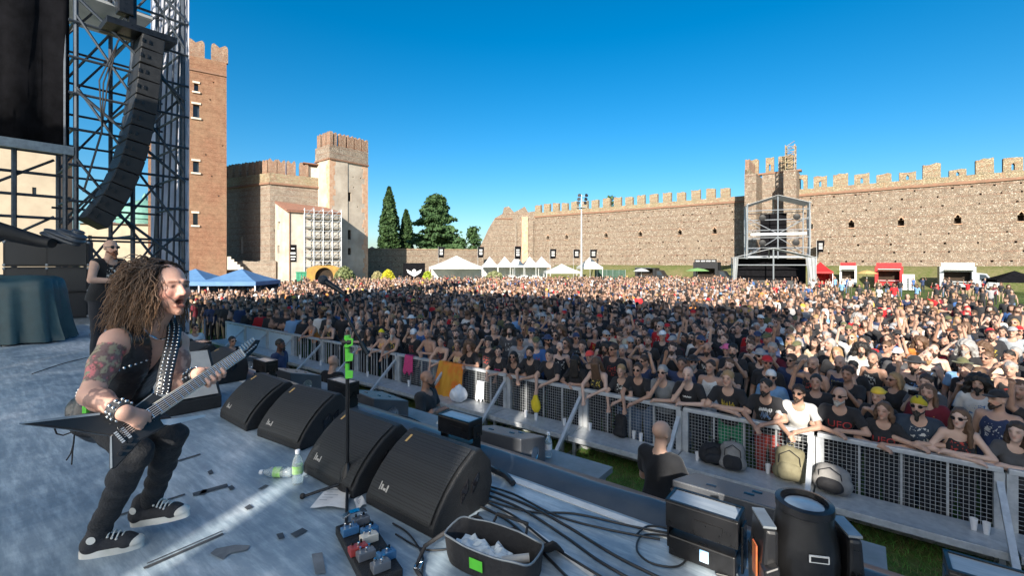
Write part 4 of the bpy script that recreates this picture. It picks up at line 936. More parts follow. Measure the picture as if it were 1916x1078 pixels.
b, I, o = S_(1572, F7, dict(pose='lean', hair='bald', top='plain', glasses=1, beard=.2, beardc=(.4, .38, .35)), 'person in black T-shirt with red UFO lettering and sunglasses, hands clasped over the rail', 1.0, shirt=BLK, skin=SKIN[4]); chest_text(b, o, I, 'UFO', .14, 'print_red', 1.27)
S_(1497, F7, dict(pose='hang', hair='short', top='plain', glasses=1, beard=.3), 'person in pale grey T-shirt and sunglasses leaning on the rail', .98, shirt=(.50, .49, .47), hairc=HAIRC['dark brown'], skin=SKIN[1])
b, I, o = S_(1437, F7, dict(pose='hang', hair='tied', top='plain', beard=.3, stubble=1), 'person in black T-shirt with white lettering and blue picture, hands clasped', .99, shirt=BLK, trouser=(.35, .06, .05), hairc=HAIRC['black'], skin=SKIN[1]); chest_marks(b, o, I, 'print_white', .17, .05, 1.33, 3); chest_marks(b, o, I, 'print_blue', .14, .10, 1.23, 4, 14)
b, I, o = S_(1368, F7, dict(pose='cross_rail', hair='short', top='plain'), 'person in black T-shirt with yellow lettering, arms folded on the rail', 1.02, shirt=BLK, hairc=HAIRC['blond'], skin=SKIN[0], trouser=(.03, .25, .12)); chest_marks(b, o, I, 'print_yellow', .18, .11, 1.26, 5, 20)
S_(1330, 8.35, dict(pose='stand', hair='short', top='tank'), 'person in white tank top behind the folded arms', .98, shirt=(.66, .65, .63), hairc=HAIRC['dark brown'], skin=SKIN[4])
b, I, o = S_(1294, F7, dict(pose='chin', hair='bald', top='plain', stubble=1, pitch=8), 'person in black T-shirt with small white lettering holding a hand to the face', 1.0, shirt=BLK, skin=SKIN[2]); chest_marks(b, o, I, 'print_white', .13, .02, 1.30, 6, 16)
S_(1247, F7, dict(pose='chin', hair='short', top='plain', glasses=1), 'person in plain grey T-shirt and glasses propping the chin on one hand', .98, shirt=(.17, .18, .19), hairc=HAIRC['grey'], skin=SKIN[0])
S_(1203, F7, dict(pose='hands_down', hair='short', top='tee', glasses=1), 'person in black T-shirt with blue print and sunglasses, hands hanging over the rail', .98, shirt=BLK, hairc=HAIRC['dark brown'], skin=SKIN[1], trouser=JEAN)
S_(1172, F7, dict(pose='hands_down', hair='tied', top='tee', fem=1), 'person in charcoal T-shirt with faded print, hands together below the rail', .94, shirt=(.03, .03, .032), hairc=HAIRC['blond'], skin=SKIN[0], trouser=JEAN)
S_(1127, F7, dict(pose='hands_down', hair='face', top='tank', fem=1, pitch=30), 'person in tank top bowing the head over the rail', .98, shirt=BLK, hairc=HAIRC['brown'], skin=SKIN[2])
S_(1086, F7+.05, dict(pose='lean', hair='face', top='plain', fem=1, pitch=15), 'person in black sleeveless shirt with head turned down over the rail', .95, shirt=BLK, hairc=HAIRC['black'], skin=SKIN[4])
S_(1040, F7, dict(pose='hands_down', hair='pony', top='plain'), 'person in black V-neck T-shirt smiling with hands joined below the rail', 1.0, shirt=BLK, hairc=HAIRC['black'], skin=SKIN[0])
S_(1003, F7, dict(pose='hang', hair='short', top='plain', beard=.5), 'person in plain black T-shirt crouching low against the rail', .99, shirt=BLK, hairc=HAIRC['black'], skin=SKIN[4])
S_(975, F7, dict(pose='lean', hair='bob', top='plain', fem=1, glasses=1, lean=30), 'person in black top and sunglasses bending over the rail', .93, shirt=BLK, hairc=HAIRC['black'], skin=SKIN[3])
b, I, o = S_(944, F7, dict(pose='hang', hair='tied', top='plain', fem=1), 'person in black T-shirt with pink lettering by the rail gate', .94, shirt=BLK, hairc=HAIRC['black'], skin=SKIN[0]); chest_marks(b, o, I, 'print_pink', .17, .04, 1.25, 7, 18)
S_(915, F7, dict(pose='shade', hair='bandana', top='tee'), 'person in black T-shirt and bandana shading the eyes with one hand', 1.0, shirt=BLK, hatc=BLK, skin=SKIN[0])
S_(889, F7, dict(pose='lean', hair='curly', top='plain', fem=1), 'person in plain black top beside the orange cloth', .95, shirt=BLK, hairc=HAIRC['brown'], skin=SKIN[1])
S_(866, F7+.05, dict(pose='lean', hair='tied', top='tank', fem=1), 'person in beige tank top above the orange cloth', .92, shirt=(.5, .36, .24), hairc=HAIRC['brown'], skin=SKIN[1])
S_(838, F7, dict(pose='hands_down', hair='short', top='tank'), 'person in black tank top with white print and yellow shorts', .97, shirt=BLK, hairc=HAIRC['dark brown'], skin=SKIN[0], trouser=YELLOW)
S_(812, F7, dict(pose='lean', hair='bald', top='none', stubble=1), 'bare chested person with grey jeans leaning on the rail', 1.04, skin=SKIN[1], trouser=(.25, .27, .29))
S_(775, F7, dict(pose='shade', hair='cap', top='tee', pitch=15), 'person in white cap bending the face into one hand', .97, shirt=BLK, hatc=(.6, .6, .6), skin=SKIN[0])
S_(748, F7, dict(pose='hands_down', hair='bald', top='tank', beard=1.6, beardc=(.4, .4, .38)), 'person in black tank top with arms dangling deep over the rail', 1.0, shirt=BLK, skin=SKIN[4])
S_(726, F7, dict(pose='hang', hair='bandana', top='tank', fem=1), 'person in peach top and bright yellow head scarf', .95, shirt=(.6, .3, .18), hatc=(.75, .6, .03), skin=SKIN[0])
S_(701, F7, dict(pose='hang', hair='long', top='plain', fem=1), 'person in black long top reaching both arms over the rail near the head scarf', .94, shirt=BLK, hairc=HAIRC['dark brown'], skin=SKIN[4])
S_(627, F7, dict(pose='chin', hair='bald', top='tank', beard=.8, beardc=(.4, .4, .38)), 'person in black tank top with a hand at the mouth', .99, shirt=BLK, skin=SKIN[0])
S_(593, F7, dict(pose='hang', hair='short', top='tank'), 'person in orange tank top leaning over the rail', .97, shirt=ORANGE, hairc=HAIRC['black'], skin=SKIN[1])
# noticeable people farther back
def back(px, py_head, sp, label, sc=1.0, zh=1.72, **kw):
    Y = FPX*(HC-zh*sc)/(py_head-HZ); X = (px-958)/FPX*Y; sp = dict(sp); sp.setdefault('legs', 'jeans'); sp.setdefault('seed', int(px) % 17)
    kw.setdefault('group', 'people standing in the packed crowd')
    p = add_person(sp, (X, Y, 0), face_to(X, Y, -1.6, 2.3), sc, label, **kw); RES.append((X, Y)); return p
RES = []
back(1408, 615, dict(pose='stand', hair='short', top='plain'), 'person in bright red jersey in the middle of the packed crowd', 1.03, shirt=RED, hairc=HAIRC['dark brown'])
back(1360, 648, dict(pose='stand', hair='bucket', top='plain', fem=1), 'person in pink brimmed hat in the packed crowd', .95, shirt=NAVY, hatc=PINK)
back(1712, 672, dict(pose='stand', hair='bucket', top='tank', beard=1), 'person in black bucket hat and black tank top', 1.03, shirt=BLK, hatc=BLK)
back(1645, 730, dict(pose='phone', hair='cap', top='plain', back=1), 'person in yellow cap peeking between the front row heads', .95, shirt=BLK, hatc=YELLOW)
back(1838, 645, dict(pose='stand', hair='curly', top='none', glasses=1), 'bare chested person with sunglasses in the sunlit crowd', 1.0, hairc=HAIRC['brown'], skin=SKIN[0])
back(1712, 622, dict(pose='phone', hair='short', top='plain', fat=.9, glasses=1), 'broad person in cream shirt and sunglasses in the crowd', 1.0, shirt=CREAM, hairc=HAIRC['grey'])
back(1655, 565, dict(pose='stand', hair='short', top='plain', glasses=1), 'person in red football shirt standing in the sun', 1.05, shirt=RED)
back(1675, 556, dict(pose='stand', hair='short', top='plain'), 'person in mustard yellow T-shirt standing in the sun', 1.05, shirt=(.6, .33, .06))
back(1698, 552, dict(pose='stand', hair='bald', top='plain', fat=.4), 'broad person in navy T-shirt and blue jeans with gaps around', 1.08, shirt=NAVY, trouser=JEAN)
back(1768, 558, dict(pose='cross', hair='short', top='tee', fat=.8), 'broad person in black band T-shirt and camouflage shorts', 1.08, shirt=BLK, trouser=CAMO, legs=None) if False else back(1768, 558, dict(pose='cross', hair='short', top='tee', fat=.8, legs='shorts'), 'broad person in black band T-shirt and camouflage shorts', 1.08, shirt=BLK, trouser=CAMO)
back(1895, 615, dict(pose='stand', hair='cap', top='plain', fat=.5), 'broad person in grey T-shirt and cap at the loose crowd edge', 1.05, shirt=(.3, .33, .36), hatc=GREY)
back(1165, 600, dict(pose='up2', hair='bald', top='none', beard=1), 'bare chested person raising both arms in the crowd', 1.02, skin=SKIN[4])
back(1240, 622, dict(pose='stand', hair='cap', top='plain'), 'person in white cap in the shaded crowd', 1.0, shirt=BLK, hatc=(.7, .7, .7))
back(1104, 660, dict(pose='stand', hair='cap', top='plain', fem=1), 'person in red cap behind the front row', .96, shirt=BLK, hatc=(.6, .06, .05))
back(998, 600, dict(pose='horns', hair='long', top='tee', glasses=1), 'person throwing one arm high in the shaded crowd', 1.0, shirt=BLK)
back(1385, 600, dict(pose='shade', hair='beanie', top='plain', glasses=1), 'person in grey beanie and sunglasses in the shaded crowd', 1.0, shirt=BLK, hatc=GREY)
back(1865, 590, dict(pose='stand', hair='short', top='plain', fat=.4), 'person in white lettered T-shirt at the right of the crowd', 1.0, shirt=WHITE)
back(1680, 655, dict(pose='stand', hair='cap', top='plain', glasses=1), 'person in white visor cap and dark T-shirt', 1.0, shirt=CHAR, hatc=(.65, .65, .65))

def phone_for(b, label):
    mb = MB(); mb.box((0, -.435, 1.535), (.15, .010, .075)); p = mb.build('mobile_phone', 'lens_black', loc=b.location, bevel=.004); p.rotation_euler = b.rotation_euler; p.scale = b.scale; tag(p, label, 'phone', 'phones held up in the crowd')
    mb = MB(); mb.box((0, -.429, 1.535), (.138, .004, .066)); mb.build('screen', 'phone_screen', p)
M('phone_screen', (.10, .25, .33), (.16, .32, .40), 9, .1)
for px_, py_, lb_, ph_ in ((1588, 690, 'person in black T-shirt filming with a phone behind the bald head', 'phone held up behind the person with UFO lettering and sunglasses'), (1735, 705, 'person in dark grey T-shirt filming with a phone behind the bandana', 'phone held up behind the patched denim vest'), (1480, 650, 'person in navy T-shirt filming the stage with a phone', 'phone held up behind the pale grey T-shirt'), (1090, 640, 'person in charcoal T-shirt holding a phone before the chest', 'phone held up behind the head turned down')):
    b, I, o = back(px_, py_, dict(pose='phone', hair='short', top='plain', stubble=1), lb_, 1.0, shirt=[BLK, CHAR, NAVY, CHAR][px_ % 4], hairc=HAIRC['dark brown'], skin=SKIN[px_ % 5]); phone_for(b, ph_)
# ---- the rest: 300 largest as individuals, others as one mass
cand = []; g = random.Random(21)
n = F7; row = 0
while n < 74:
    step = .62 if n < 17 else (.72 if n < 28 else .95)
    su = .60 if n < 17 else (.70 if n < 28 else .95)
    u = -70.0+g.uniform(0, su)
    while u < 24:
        uu = u+g.uniform(-.15, .15)*su/.6; nn = n+(g.uniform(-.14, .14)*step/.6 if row else g.uniform(-.02, .05)); p = SN(uu, nn); u += su*g.uniform(.85, 1.15)
        if p.y < 3: continue
        px = 958+FPX*p.x/p.y
        if px < 305 or px > 2500: continue
        ym = np.interp(px, [300, 420, 520, 700, 1000, 1350, 1450, 1600, 1750, 1916, 2000], [28.5, 29, 42, 52, 58, 58, 50, 44, 38, 29, 26])
        t = p.y/ym
        if px < 1400: pr = 1.0 if t < 1 else (.0 if px < 560 else .10)
        else: t0_ = .45 if px < 1560 else .37; pr = 1.0 if t < t0_ else max(.08, 1.0-(t-t0_)*(1.75 if px < 1560 else 2.3))
        if p.y > 66 or nn > 78 or (1360 < px < 1525 and 52 < p.y): pr = 0
        if px < 700 and p.y > 60: pr = 0
        if g.random() > pr: continue
        cand.append((p.y, px, p.x, uu, nn, row))
    n += step; row += 1
front_px = [1893, 1790, 1716, 1652, 1572, 1497, 1437, 1368, 1294, 1247, 1203, 1172, 1127, 1086, 1040, 1003, 975, 944, 915, 889, 866, 838, 812, 775, 748, 726, 701, 627, 593]
def ok(c):
    if c[5] == 0:
        if 715 < c[1] <= 1990: return False
        return all(abs(c[3]-u_at(q, F7)) > .42 for q in front_px if q < 760)
    if c[5] == 1 and any(abs(c[3]-u_at(q, 8.4)) < .42 for q in (1868, 1330)): return False
    return all((c[2]-x)**2+(c[0]-y)**2 > .2 for x, y in RES)
cand = [c for c in cand if ok(c)]
cand.sort(key=lambda c: c[0])
SH = [('black', BLK, 42), ('black', (.034, .034, .036), 12), ('charcoal', CHAR, 8), ('navy', NAVY, 5), ('grey', GREY, 5), ('white', WHITE, 8), ('red', RED, 3), ('olive', OLIVE, 2), ('blue', (.05, .12, .30), 3), ('maroon', MAROON, 2), ('orange', ORANGE, 1), ('pale blue', SKYB, 2), ('cream', CREAM, 2)]
def pick(w): t = g.uniform(0, sum(x[-1] for x in w)); 
def wpick(w):
    t = g.uniform(0, sum(x[-1] for x in w))
    for x in w:
        t -= x[-1]
        if t <= 0: return x
    return w[-1]
GEN = []
hp = ['short', 'long', 'bald', 'cap', 'short', 'bob', 'curly', 'tied', 'beanie', 'short', 'long', 'cap', 'bald', 'bandana', 'pony', 'short', 'long', 'bald', 'bucket', 'long', 'short', 'short']
pp = ['stand', 'stand', 'stand', 'stand', 'horns', 'stand', 'stand', 'cross', 'stand', 'phone', 'horns', 'cross', 'stand', 'up2', 'stand', 'stand', 'phone', 'shade', 'stand', 'stand', 'fist', 'stand']
for i in range(22):
    f = 1 if hp[i] in ('bob',) or (hp[i] == 'long' and i % 3 != 1) else 0
    GEN.append(dict(pose=pp[i], hair=hp[i], top=('tee', 'tee', 'tank', 'tee', 'none' if i == 12 else 'plain')[i % 5], fem=f, fat=(0, .3, 0, .5, .1)[i % 5], glasses=1 if i % 5 in (0, 3) else 0, beard=0 if f else (0, .5, 1.0, 0)[i % 4], stubble=i % 2, yaw=(-18, 0, 12, 24, -6)[i % 5], pitch=(0, -6, 4)[i % 3], seed=i, legs='shorts' if i % 3 == 0 else 'jeans'))
LEANG = []
for i in range(9):
    hh = ['short', 'long', 'cap', 'bald', 'curly', 'bob', 'short', 'tied', 'long'][i]; f = 1 if hh in ('bob', 'tied') or i == 8 else 0
    LEANG.append(dict(pose=['lean', 'hang', 'cross_rail', 'hands_down', 'lean', 'cross_rail', 'chin', 'hang', 'lean'][i], hair=hh, top=['tee', 'tank', 'plain'][i % 3], fem=f, glasses=i % 2, beard=0 if f else i % 3*.4, yaw=[24, 30, 12, 36, 18, 30, 24, 12, 30][i], seed=i+30, legs='jeans'))
ORD = ['front', 'second', 'third', 'fourth', 'fifth', 'sixth', 'seventh', 'eighth', 'ninth', 'tenth', 'eleventh', 'twelfth', 'thirteenth', 'fourteenth', 'fifteenth', 'sixteenth']
PTXT = {'stand': 'arms down', 'horns': 'raising one arm', 'fist': 'one fist up', 'up2': 'raising both arms', 'phone': 'hands at the chest', 'cross': 'arms folded', 'shade': 'shading the eyes', 'lean': 'resting forearms on the rail', 'hang': 'reaching both arms over the rail', 'cross_rail': 'with arms folded on the rail', 'hands_down': 'dangling hands over the rail', 'chin': 'propping the chin on a hand'}
HCOL = [('black', BLK), ('grey', GREY), ('white', (.6, .6, .6)), ('red', RED), ('dark blue', NAVY), ('olive', OLIVE)]
NIND = 300-31-23
def crowd_person(c):
    Y, px, X, u, n, row = c
    if row == 0: sp = g.choice(LEANG)
    else: sp = g.choice(GEN)
    sc_, colr, _ = wpick(SH); hn, hcol = g.choice(HCOL); sk = wpick([(SKIN[0], 5), (SKIN[1], 5), (SKIN[2], 4), (SKIN[3], 1.5), (SKIN[4], 5), (SKIN[5], .5)])[0]
    hairc = wpick([(HAIRC['black'], 4), (HAIRC['dark brown'], 6), (HAIRC['brown'], 4), (HAIRC['blond'], 1.5), (HAIRC['grey'], 2), (HAIRC['red'], .6)])[0]
    top = {'tee': 'printed T-shirt', 'plain': 'T-shirt', 'tank': 'tank top', 'none': ''}[sp['top']]
    who = f'person in {sc_} {top}' if sp['top'] != 'none' else 'bare chested person'
    bits = []
    if sp['hair'] in HATNAME: bits.append(f"{hn} {HATNAME[sp['hair']].replace('_', ' ')}")
    if sp.get('glasses'): bits.append('sunglasses')
    lab = who+(' with '+' and '.join(bits) if bits else '')+', '+PTXT[sp['pose']]+f', {ORD[min(row, 15)]} row'
    rz = ST_ANG+g.uniform(-.08, .08) if row == 0 else face_to(X, Y, -1.6, 2.3)+g.uniform(-.32, .32)
    b, I, o = add_person(sp, (X, Y, 0), rz, g.uniform(.93, 1.05)*(.95 if sp['fem'] else 1), lab, f'crowd people of the {ORD[min(row, 15)]} row', sk, colr, g.choice([JEAN, DARKJ, DARKJ, BLK, CAMO, TAN]), hairc, hcol)
    return b
seen = [c for c in cand if c[1] <= 1965]; ind = seen[:NIND]; iset = set(ind); rest = [c for c in cand if c not in iset]
for c in ind: crowd_person(c)
# low-detail figures merged into one mass
def lod_person(i, h, zmin=None, grow=0.0):
    sp = dict(GEN[i % len(GEN)]); B, I = person_solids(sp); H = I['H']; st = sp['hair']
    if st not in ('bald',):
        B.ell(H(0, .018, .062), (.086, .096, .086), 'hair', .01)
        if st in ('long', 'bob', 'curly'):
            r_ = 1.5 if st == 'curly' else 1.0
            B.cone(H(0, .07, .03), H(0, .09, -.25), .075*r_, .06*r_, 'hair', .01)
            for sx in (-1, 1): B.cone(H(sx*.07, .03, .02), H(sx*.09, .02, -.22), .035*r_, .03*r_, 'hair', .01)
        if st in ('cap', 'bucket'): B.ell(H(0, -.09, .07), (.075, .07, .02), 'hair', .01)
    if zmin: B.cut(lambda p: zmin-p[..., 2])
    V, Q = B.mesh(h, grow); lab = B.label(V.astype(np.float32))
    mp = {'torso': 1, 'uparm': 1, 'leg': 2, 'shin': 2, 'shoe': 2, 'hair': 3}
    if sp['top'] == 'none': mp['torso'] = 0; mp['uparm'] = 0
    if sp['top'] == 'tank': mp['uparm'] = 0
    L_ = np.array([mp.get(l, 0) for l in lab]); hd = np.array(I['hd']); q = (V-hd)@np.array(I['HM'])
    if sp.get('glasses'): L_[(q[:, 1] < -.05) & (abs(q[:, 2]-.012) < .024) & (L_ == 0)] = 4
    if sp.get('beard'): L_[(q[:, 1] < -.03) & (q[:, 2] < -.05) & (q[:, 2] > -.14) & (L_ == 0)] = 3
    return V, Q, L_
lod1 = [lod_person(i, .047, None, .004) for i in range(22)]; lod2 = [lod_person(i, .068, .72, .012) for i in range(22)]
VV, QQ, CC = [], [], []; off = 0
for c in rest:
    Y, px, X, u, n, row = c; near = Y < 15 or px > 1410 or Y > 46 or px < 420
    V, Q, L_ = (lod1 if near else lod2)[g.randrange(22)]
    a = face_to(X, Y, -1.6, 2.3)+g.uniform(-.35, .35); s = g.uniform(.93, 1.06); ca, sa = math.cos(a)*s, math.sin(a)*s
    W = np.stack([V[:, 0]*ca-V[:, 1]*sa+X, V[:, 0]*sa+V[:, 1]*ca+Y, V[:, 2]*s], 1)
    sk = wpick([(SKIN[0], 5), (SKIN[1], 5), (SKIN[2], 4), (SKIN[3], 1.5), (SKIN[4], 5)])[0]
    hc_ = wpick([(HAIRC['black'], 4), (HAIRC['dark brown'], 6), (HAIRC['brown'], 4), (HAIRC['blond'], 1.5), (HAIRC['grey'], .9), (WHITE, .35), (RED, .3), (YELLOW, .15)])[0]
    pal = np.array([sk, wpick(SH)[1], g.choice([JEAN, DARKJ, BLK, CAMO, TAN]), hc_, (.01, .01, .01)]); VV.append(W); QQ.append(Q+off); pal[0] = pal[0]*.9; CC.append(pal[L_]); off += len(V)
me = arr_mesh('crowd', np.concatenate(VV), np.concatenate(QQ), 'crowd', np.concatenate(CC))
cr = tag(link_mesh('crowd', me), 'dense far crowd of festival goers filling the courtyard', 'crowd', kind='stuff')
print('crowd', len(ind), len(rest), len(me.polygons))
# ================================================================== crowd barrier, tents, trucks, towers in the courtyard
M('galv', (0.55, 0.57, 0.58), (0.40, 0.42, 0.44), 9, 0.42, 0.3, bump=0.15, bscale=60); M('galv_dark', (0.30, 0.33, 0.35), (0.22, 0.24, 0.26), 9, 0.5, 0.7)
M('alu', (0.45, 0.47, 0.49), (0.34, 0.36, 0.38), 7, 0.35, 0.6); M('white_pvc', (0.78, 0.78, 0.76), (0.66, 0.66, 0.65), 1.5, 0.6, bump=0.2, bscale=4)
M('blue_pvc', (0.16, 0.33, 0.58), (0.12, 0.26, 0.5), 1.5, 0.55, bump=0.2, bscale=4); M('red_pvc', (0.60, 0.03, 0.03), (0.48, 0.02, 0.025), 1.5, 0.5); M('black_cloth', (0.006, 0.006, 0.007), (0.010, 0.010, 0.012), 3, 0.95, bump=0.3, bscale=8, spec=0.03, rvar=.03)
M('black_paint', (0.012, 0.012, 0.013), (0.02, 0.02, 0.022), 6, 0.5, bump=0.1, bscale=90); M('pale_tarp', (0.55, 0.57, 0.58), (0.45, 0.47, 0.48), 1.2, 0.6, bump=0.25, bscale=5)
M('plate_white', (0.70, 0.71, 0.70), (0.55, 0.56, 0.56), 5, 0.7, bump=0.2, bscale=30); M('cup_white', (0.75, 0.76, 0.78), (0.66, 0.67, 0.7), 20, 0.3); M('tyre', (0.02, 0.02, 0.021), (0.03, 0.03, 0.03), 8, 0.8)
M('white_paint', (0.75, 0.75, 0.74), (0.66, 0.66, 0.65), 3, 0.35); M('red_paint', (0.50, 0.02, 0.025), (0.42, 0.02, 0.02), 3, 0.35); M('green_paint', (0.05, 0.30, 0.17), (0.04, 0.22, 0.13), 3, 0.5); M('orange_cloth', (0.80, 0.22, 0.03), (0.75, 0.38, 0.04), 2.2, 0.7, lo=.42, hi=.58); M('yellow_plastic', (0.75, 0.58, 0.02), (0.65, 0.48, 0.02), 4, 0.5); M('grass_net', (0.05, 0.10, 0.07), (0.035, 0.07, 0.05), 2, 0.8)
for nm_, f_ in (('white_pvc', .35), ('blue_pvc', .35), ('red_pvc', .3), ('pale_tarp', .35), ('orange_cloth', .3)): translucent(nm_, f_)
LS = 1.78; BZ = 1.10
def barrier_section(u, kind, label):
    """one section running from u-LS to u; local x along +u, local y towards the audience"""
    e = empty('crowd_barrier', SN(u-LS, NB, 0), ST_ANG, label, 'barrier', 'crowd barrier sections in front of the stage')
    mb = MB(); mb.box((LS/2, 0, BZ-.03), (LS-.04, .10, .06)); mb.build('top_rail', 'galv', e, bevel=.008)
    for x in (.05, LS-.05): mb = MB(); mb.box((x, 0, (BZ-.06)/2), (.09, .07, BZ-.06)); mb.build('post', 'galv', e)
    for k in (1, 2, 3): mb = MB(); mb.box((.05+(LS-.1)*k/4, .012, .53), (.022, .022, 1.02)); mb.build('upright', 'galv', e)
    mb = MB(); mb.box((LS/2, 0, .05), (LS-.2, .05, .06)); mb.build('bottom_rail', 'galv', e)
    if kind == 'mesh':
        mb = MB(); nw = 33; r_ = .0026
        for i in range(1, nw): x = .1+(LS-.2)*i/nw; mb.tube((x, -.008, .08), (x, -.008, BZ-.06), r_, n=4, caps=False)
        for j in range(1, 19): z = .08+(BZ-.14)*j/19; mb.tube((.09, -.003, z), (LS-.09, -.003, z), r_, n=4, caps=False)
        tag(mb.build('wire_mesh', 'galv', e), kind='stuff')
    elif kind == 'bars':
        for i in range(1, 14):
            if i % 4 == 0: continue
            x = .09+(LS-.18)*i/14; mb = MB(); mb.tube((x, 0, .08), (x, 0, BZ-.05), .011, n=6); mb.build('bar', 'galv', e)
    else:
        mb = MB(); mb.sheet([[(.1+(LS-.2)*i/16, -.02+.012*math.sin(i*1.3), z) for i in range(17)] for z in (.12, .6, BZ-.08)]); mb.build('cover_sheet', 'sheet_blue', e, smooth=60)
    mb = MB(); mb.box((LS/2, -.31, .385), (LS-.02, .55, .035)); mb.box((LS/2, -.585, .36), (LS-.02, .03, .085)); mb.build('step_plank', 'galv', e, bevel=.004)
    for x in (.12, LS-.12): mb = MB(); mb.beam((x, -.56, 0), (x, -.56, .37), .05); mb.build('step_leg', 'galv_dark', e)
    mb = MB(); mb.beam((LS-.05, -.04, .93), (LS-.05, -1.08, .02), .06, .05); mb.build('brace', 'galv', e)
    mb = MB(); mb.beam((LS-.05, -1.1, .02), (LS-.05, .0, .02), .06, .04); mb.build('foot_bar', 'galv_dark', e)
    return e
M('ochre', (0.42, 0.26, 0.05), (0.28, 0.16, 0.05), 1.2, .8); M('sheet_blue', (0.50, 0.62, 0.70), (0.40, 0.52, 0.62), 1.5, 0.5)
KINDS = {'mesh': 'galvanised crowd barrier section with wire mesh, step plank and slanted brace', 'bars': 'galvanised crowd barrier section with upright bars, step plank and brace', 'sheet': 'crowd barrier section covered with a pale blue sheet'}
protos = {}
SECL = {-1: 'mesh barrier section beyond the last double post, with no cups', 0: 'mesh barrier section with two cups on its step at the far end', 1: 'mesh barrier section with the olive rucksack and the pale grey backpack', 2: 'mesh barrier section with the slim black backpack on its step', 3: 'mesh barrier section with the yellow bag tied to it', 4: 'mesh barrier section with the white cloth tied to it', 5: 'mesh barrier section under the orange cloth'}
for j in range(-1, 12):
    kd = 'mesh' if j < 6 else ('bars' if j < 9 else 'sheet'); u = 1.29-LS*j
    if kd in protos: c = copy_tree(protos[kd]); c.location = SN(u-LS, NB, 0)
    else: c = protos[kd] = barrier_section(u, kd, KINDS[kd])
    c['label'] = SECL.get(j, KINDS[kd])
# pit floor: pale plates, and grass between the plates and the rail
pf = MB(); pf.add([SN(-16, 2.7, .004), SN(6, 2.7, .004), SN(6, 4.6, .004), SN(-16, 4.6, .004)], [(0, 1, 2, 3)])
pf = tag(pf.build('pit_floor', 'gravel'), 'pale floor plates along the stage front', 'floor', kind='structure')
tm = MB().box((0, 0, .012), (.585, .585, .022)).mesh('floor_plate', 'plate_white')
for i in range(30):
    for j in range(3):
        if j == 2 and (i*7) % 5 == 0: continue
        t = link_mesh('floor_plate', tm, pf); p = SN(-12.5+i*.6, 4.9+j*.6, .004); t.location = p; t.rotation_euler = (0, 0, ST_ANG)
gp = np.random.default_rng(3); nb_ = 16000
uu = gp.uniform(-7.5, 4.5, nb_); nn = gp.uniform(6.2, 7.5, nb_); P0 = np.stack([uu*CU-nn*SU, uu*SU+nn*CU, np.zeros(nb_)], 1)
dd = gp.normal(0, .035, (nb_, 3)); dd[:, 2] = gp.uniform(.03, .075, nb_); sd2 = gp.normal(0, 1, (nb_, 3)); sd2[:, 2] = 0; sd2 = sd2/np.linalg.norm(sd2, axis=1)[:, None]*.004
V = np.stack([P0-sd2, P0+sd2, P0+dd], 1).reshape(-1, 3); cg = np.array((.075, .20, .035))*gp.uniform(.6, 1.5, (nb_, 1)); cg[gp.random(nb_) < .2] = (.19, .19, .06)
tag(link_mesh('grass', arr_mesh('grass', V, np.arange(3*nb_).reshape(-1, 3), 'leaf', cg.repeat(3, 0), False)), 'short green grass blades growing in front of the barrier', 'grass', kind='stuff')

# ---- things left at the barrier
def cup(px, py, lab):
    p = GZ(px, py, .405); mb = MB(); mb.lathe([(.026, 0), (.036, .13), (.034, .13), (.0245, .006)], 12); o = mb.build('plastic_cup', 'cup_white', loc=p, smooth=30)
    return tag(o, lab, 'cup', 'plastic cups on the barrier step')
for px, py in ((984, 781), (1003, 787), (1056, 797), (1104, 806), (1186, 821), (1199, 826), (1305, 862), (1437, 886), (1822, 992), (1846, 1000), (562, 672), (600, 684), (688, 705), (765, 722)):
    cup(px, py, 'white plastic cup standing on the barrier step plank')
M('pack_grey', (0.26, 0.25, 0.24), (0.17, 0.165, 0.16), 6, 0.9, bump=0.4, bscale=25); M('pack_olive', (0.20, 0.18, 0.11), (0.14, 0.125, 0.075), 6, 0.9, bump=0.4, bscale=25); M('pack_black', (0.010, 0.010, 0.012), (0.018, 0.018, 0.021), 6, 0.8, bump=0.5, bscale=20)
def backpack(px, py, label, mat, mat2, w=.32, h=.46, d=.2, yaw=0.0, tilt=8):
    p = GZ(px, py, .405); e = empty('backpack', p, ST_ANG+yaw, label, 'backpack', None)
    def body(sc, y0, z0, z1, wv, dv):
        S = Solid(.04); S.cone((-wv*.3, y0, z0+dv*.5), (wv*.3, y0, z0+dv*.5), dv*.5, dv*.5); S.cone((-wv*.25, y0, z1-dv*.5), (wv*.25, y0, z1-dv*.5), dv*.42, dv*.42); S.ell((0, y0, (z0+z1)/2), (wv*.5, dv*.5, (z1-z0)*.5)); S.disp = wrinkle(.006, 26, px); S.k = .05; return S
    for nm, a, m_ in (('bag_body', (1, 0, 0, h, w, d), mat), ('front_pocket', (1, -d*.42, .03, h*.55, w*.8, d*.5), mat2)):
        S = body(*a); V, Q = S.mesh(.016); link_mesh(nm, arr_mesh(nm, V, Q, m_), e)
    mb = MB(); mb.path([(-.04, 0, h-.02), (-.035, 0, h+.035), (.035, 0, h+.035), (.04, 0, h-.02)], .009); mb.build('top_handle', mat2, e, smooth=60)
    for sx in (-1, 1): mb = MB(); mb.path([(sx*w*.3, d*.35, h*.9), (sx*w*.36, d*.62, h*.6), (sx*w*.36, d*.55, h*.15)], .016); mb.build('strap', 'pack_black', e, smooth=60)
    mb = MB(); mb.path([(-w*.36, -d*.4, h*.5), (-w*.33, -d*.5, h*.75), (0, -d*.5, h*.92), (w*.33, -d*.5, h*.75), (w*.36, -d*.4, h*.5)], .006); mb.build('zip', 'pack_black', e, smooth=60)
    e.rotation_euler = (R(-tilt), 0, ST_ANG+yaw); return e
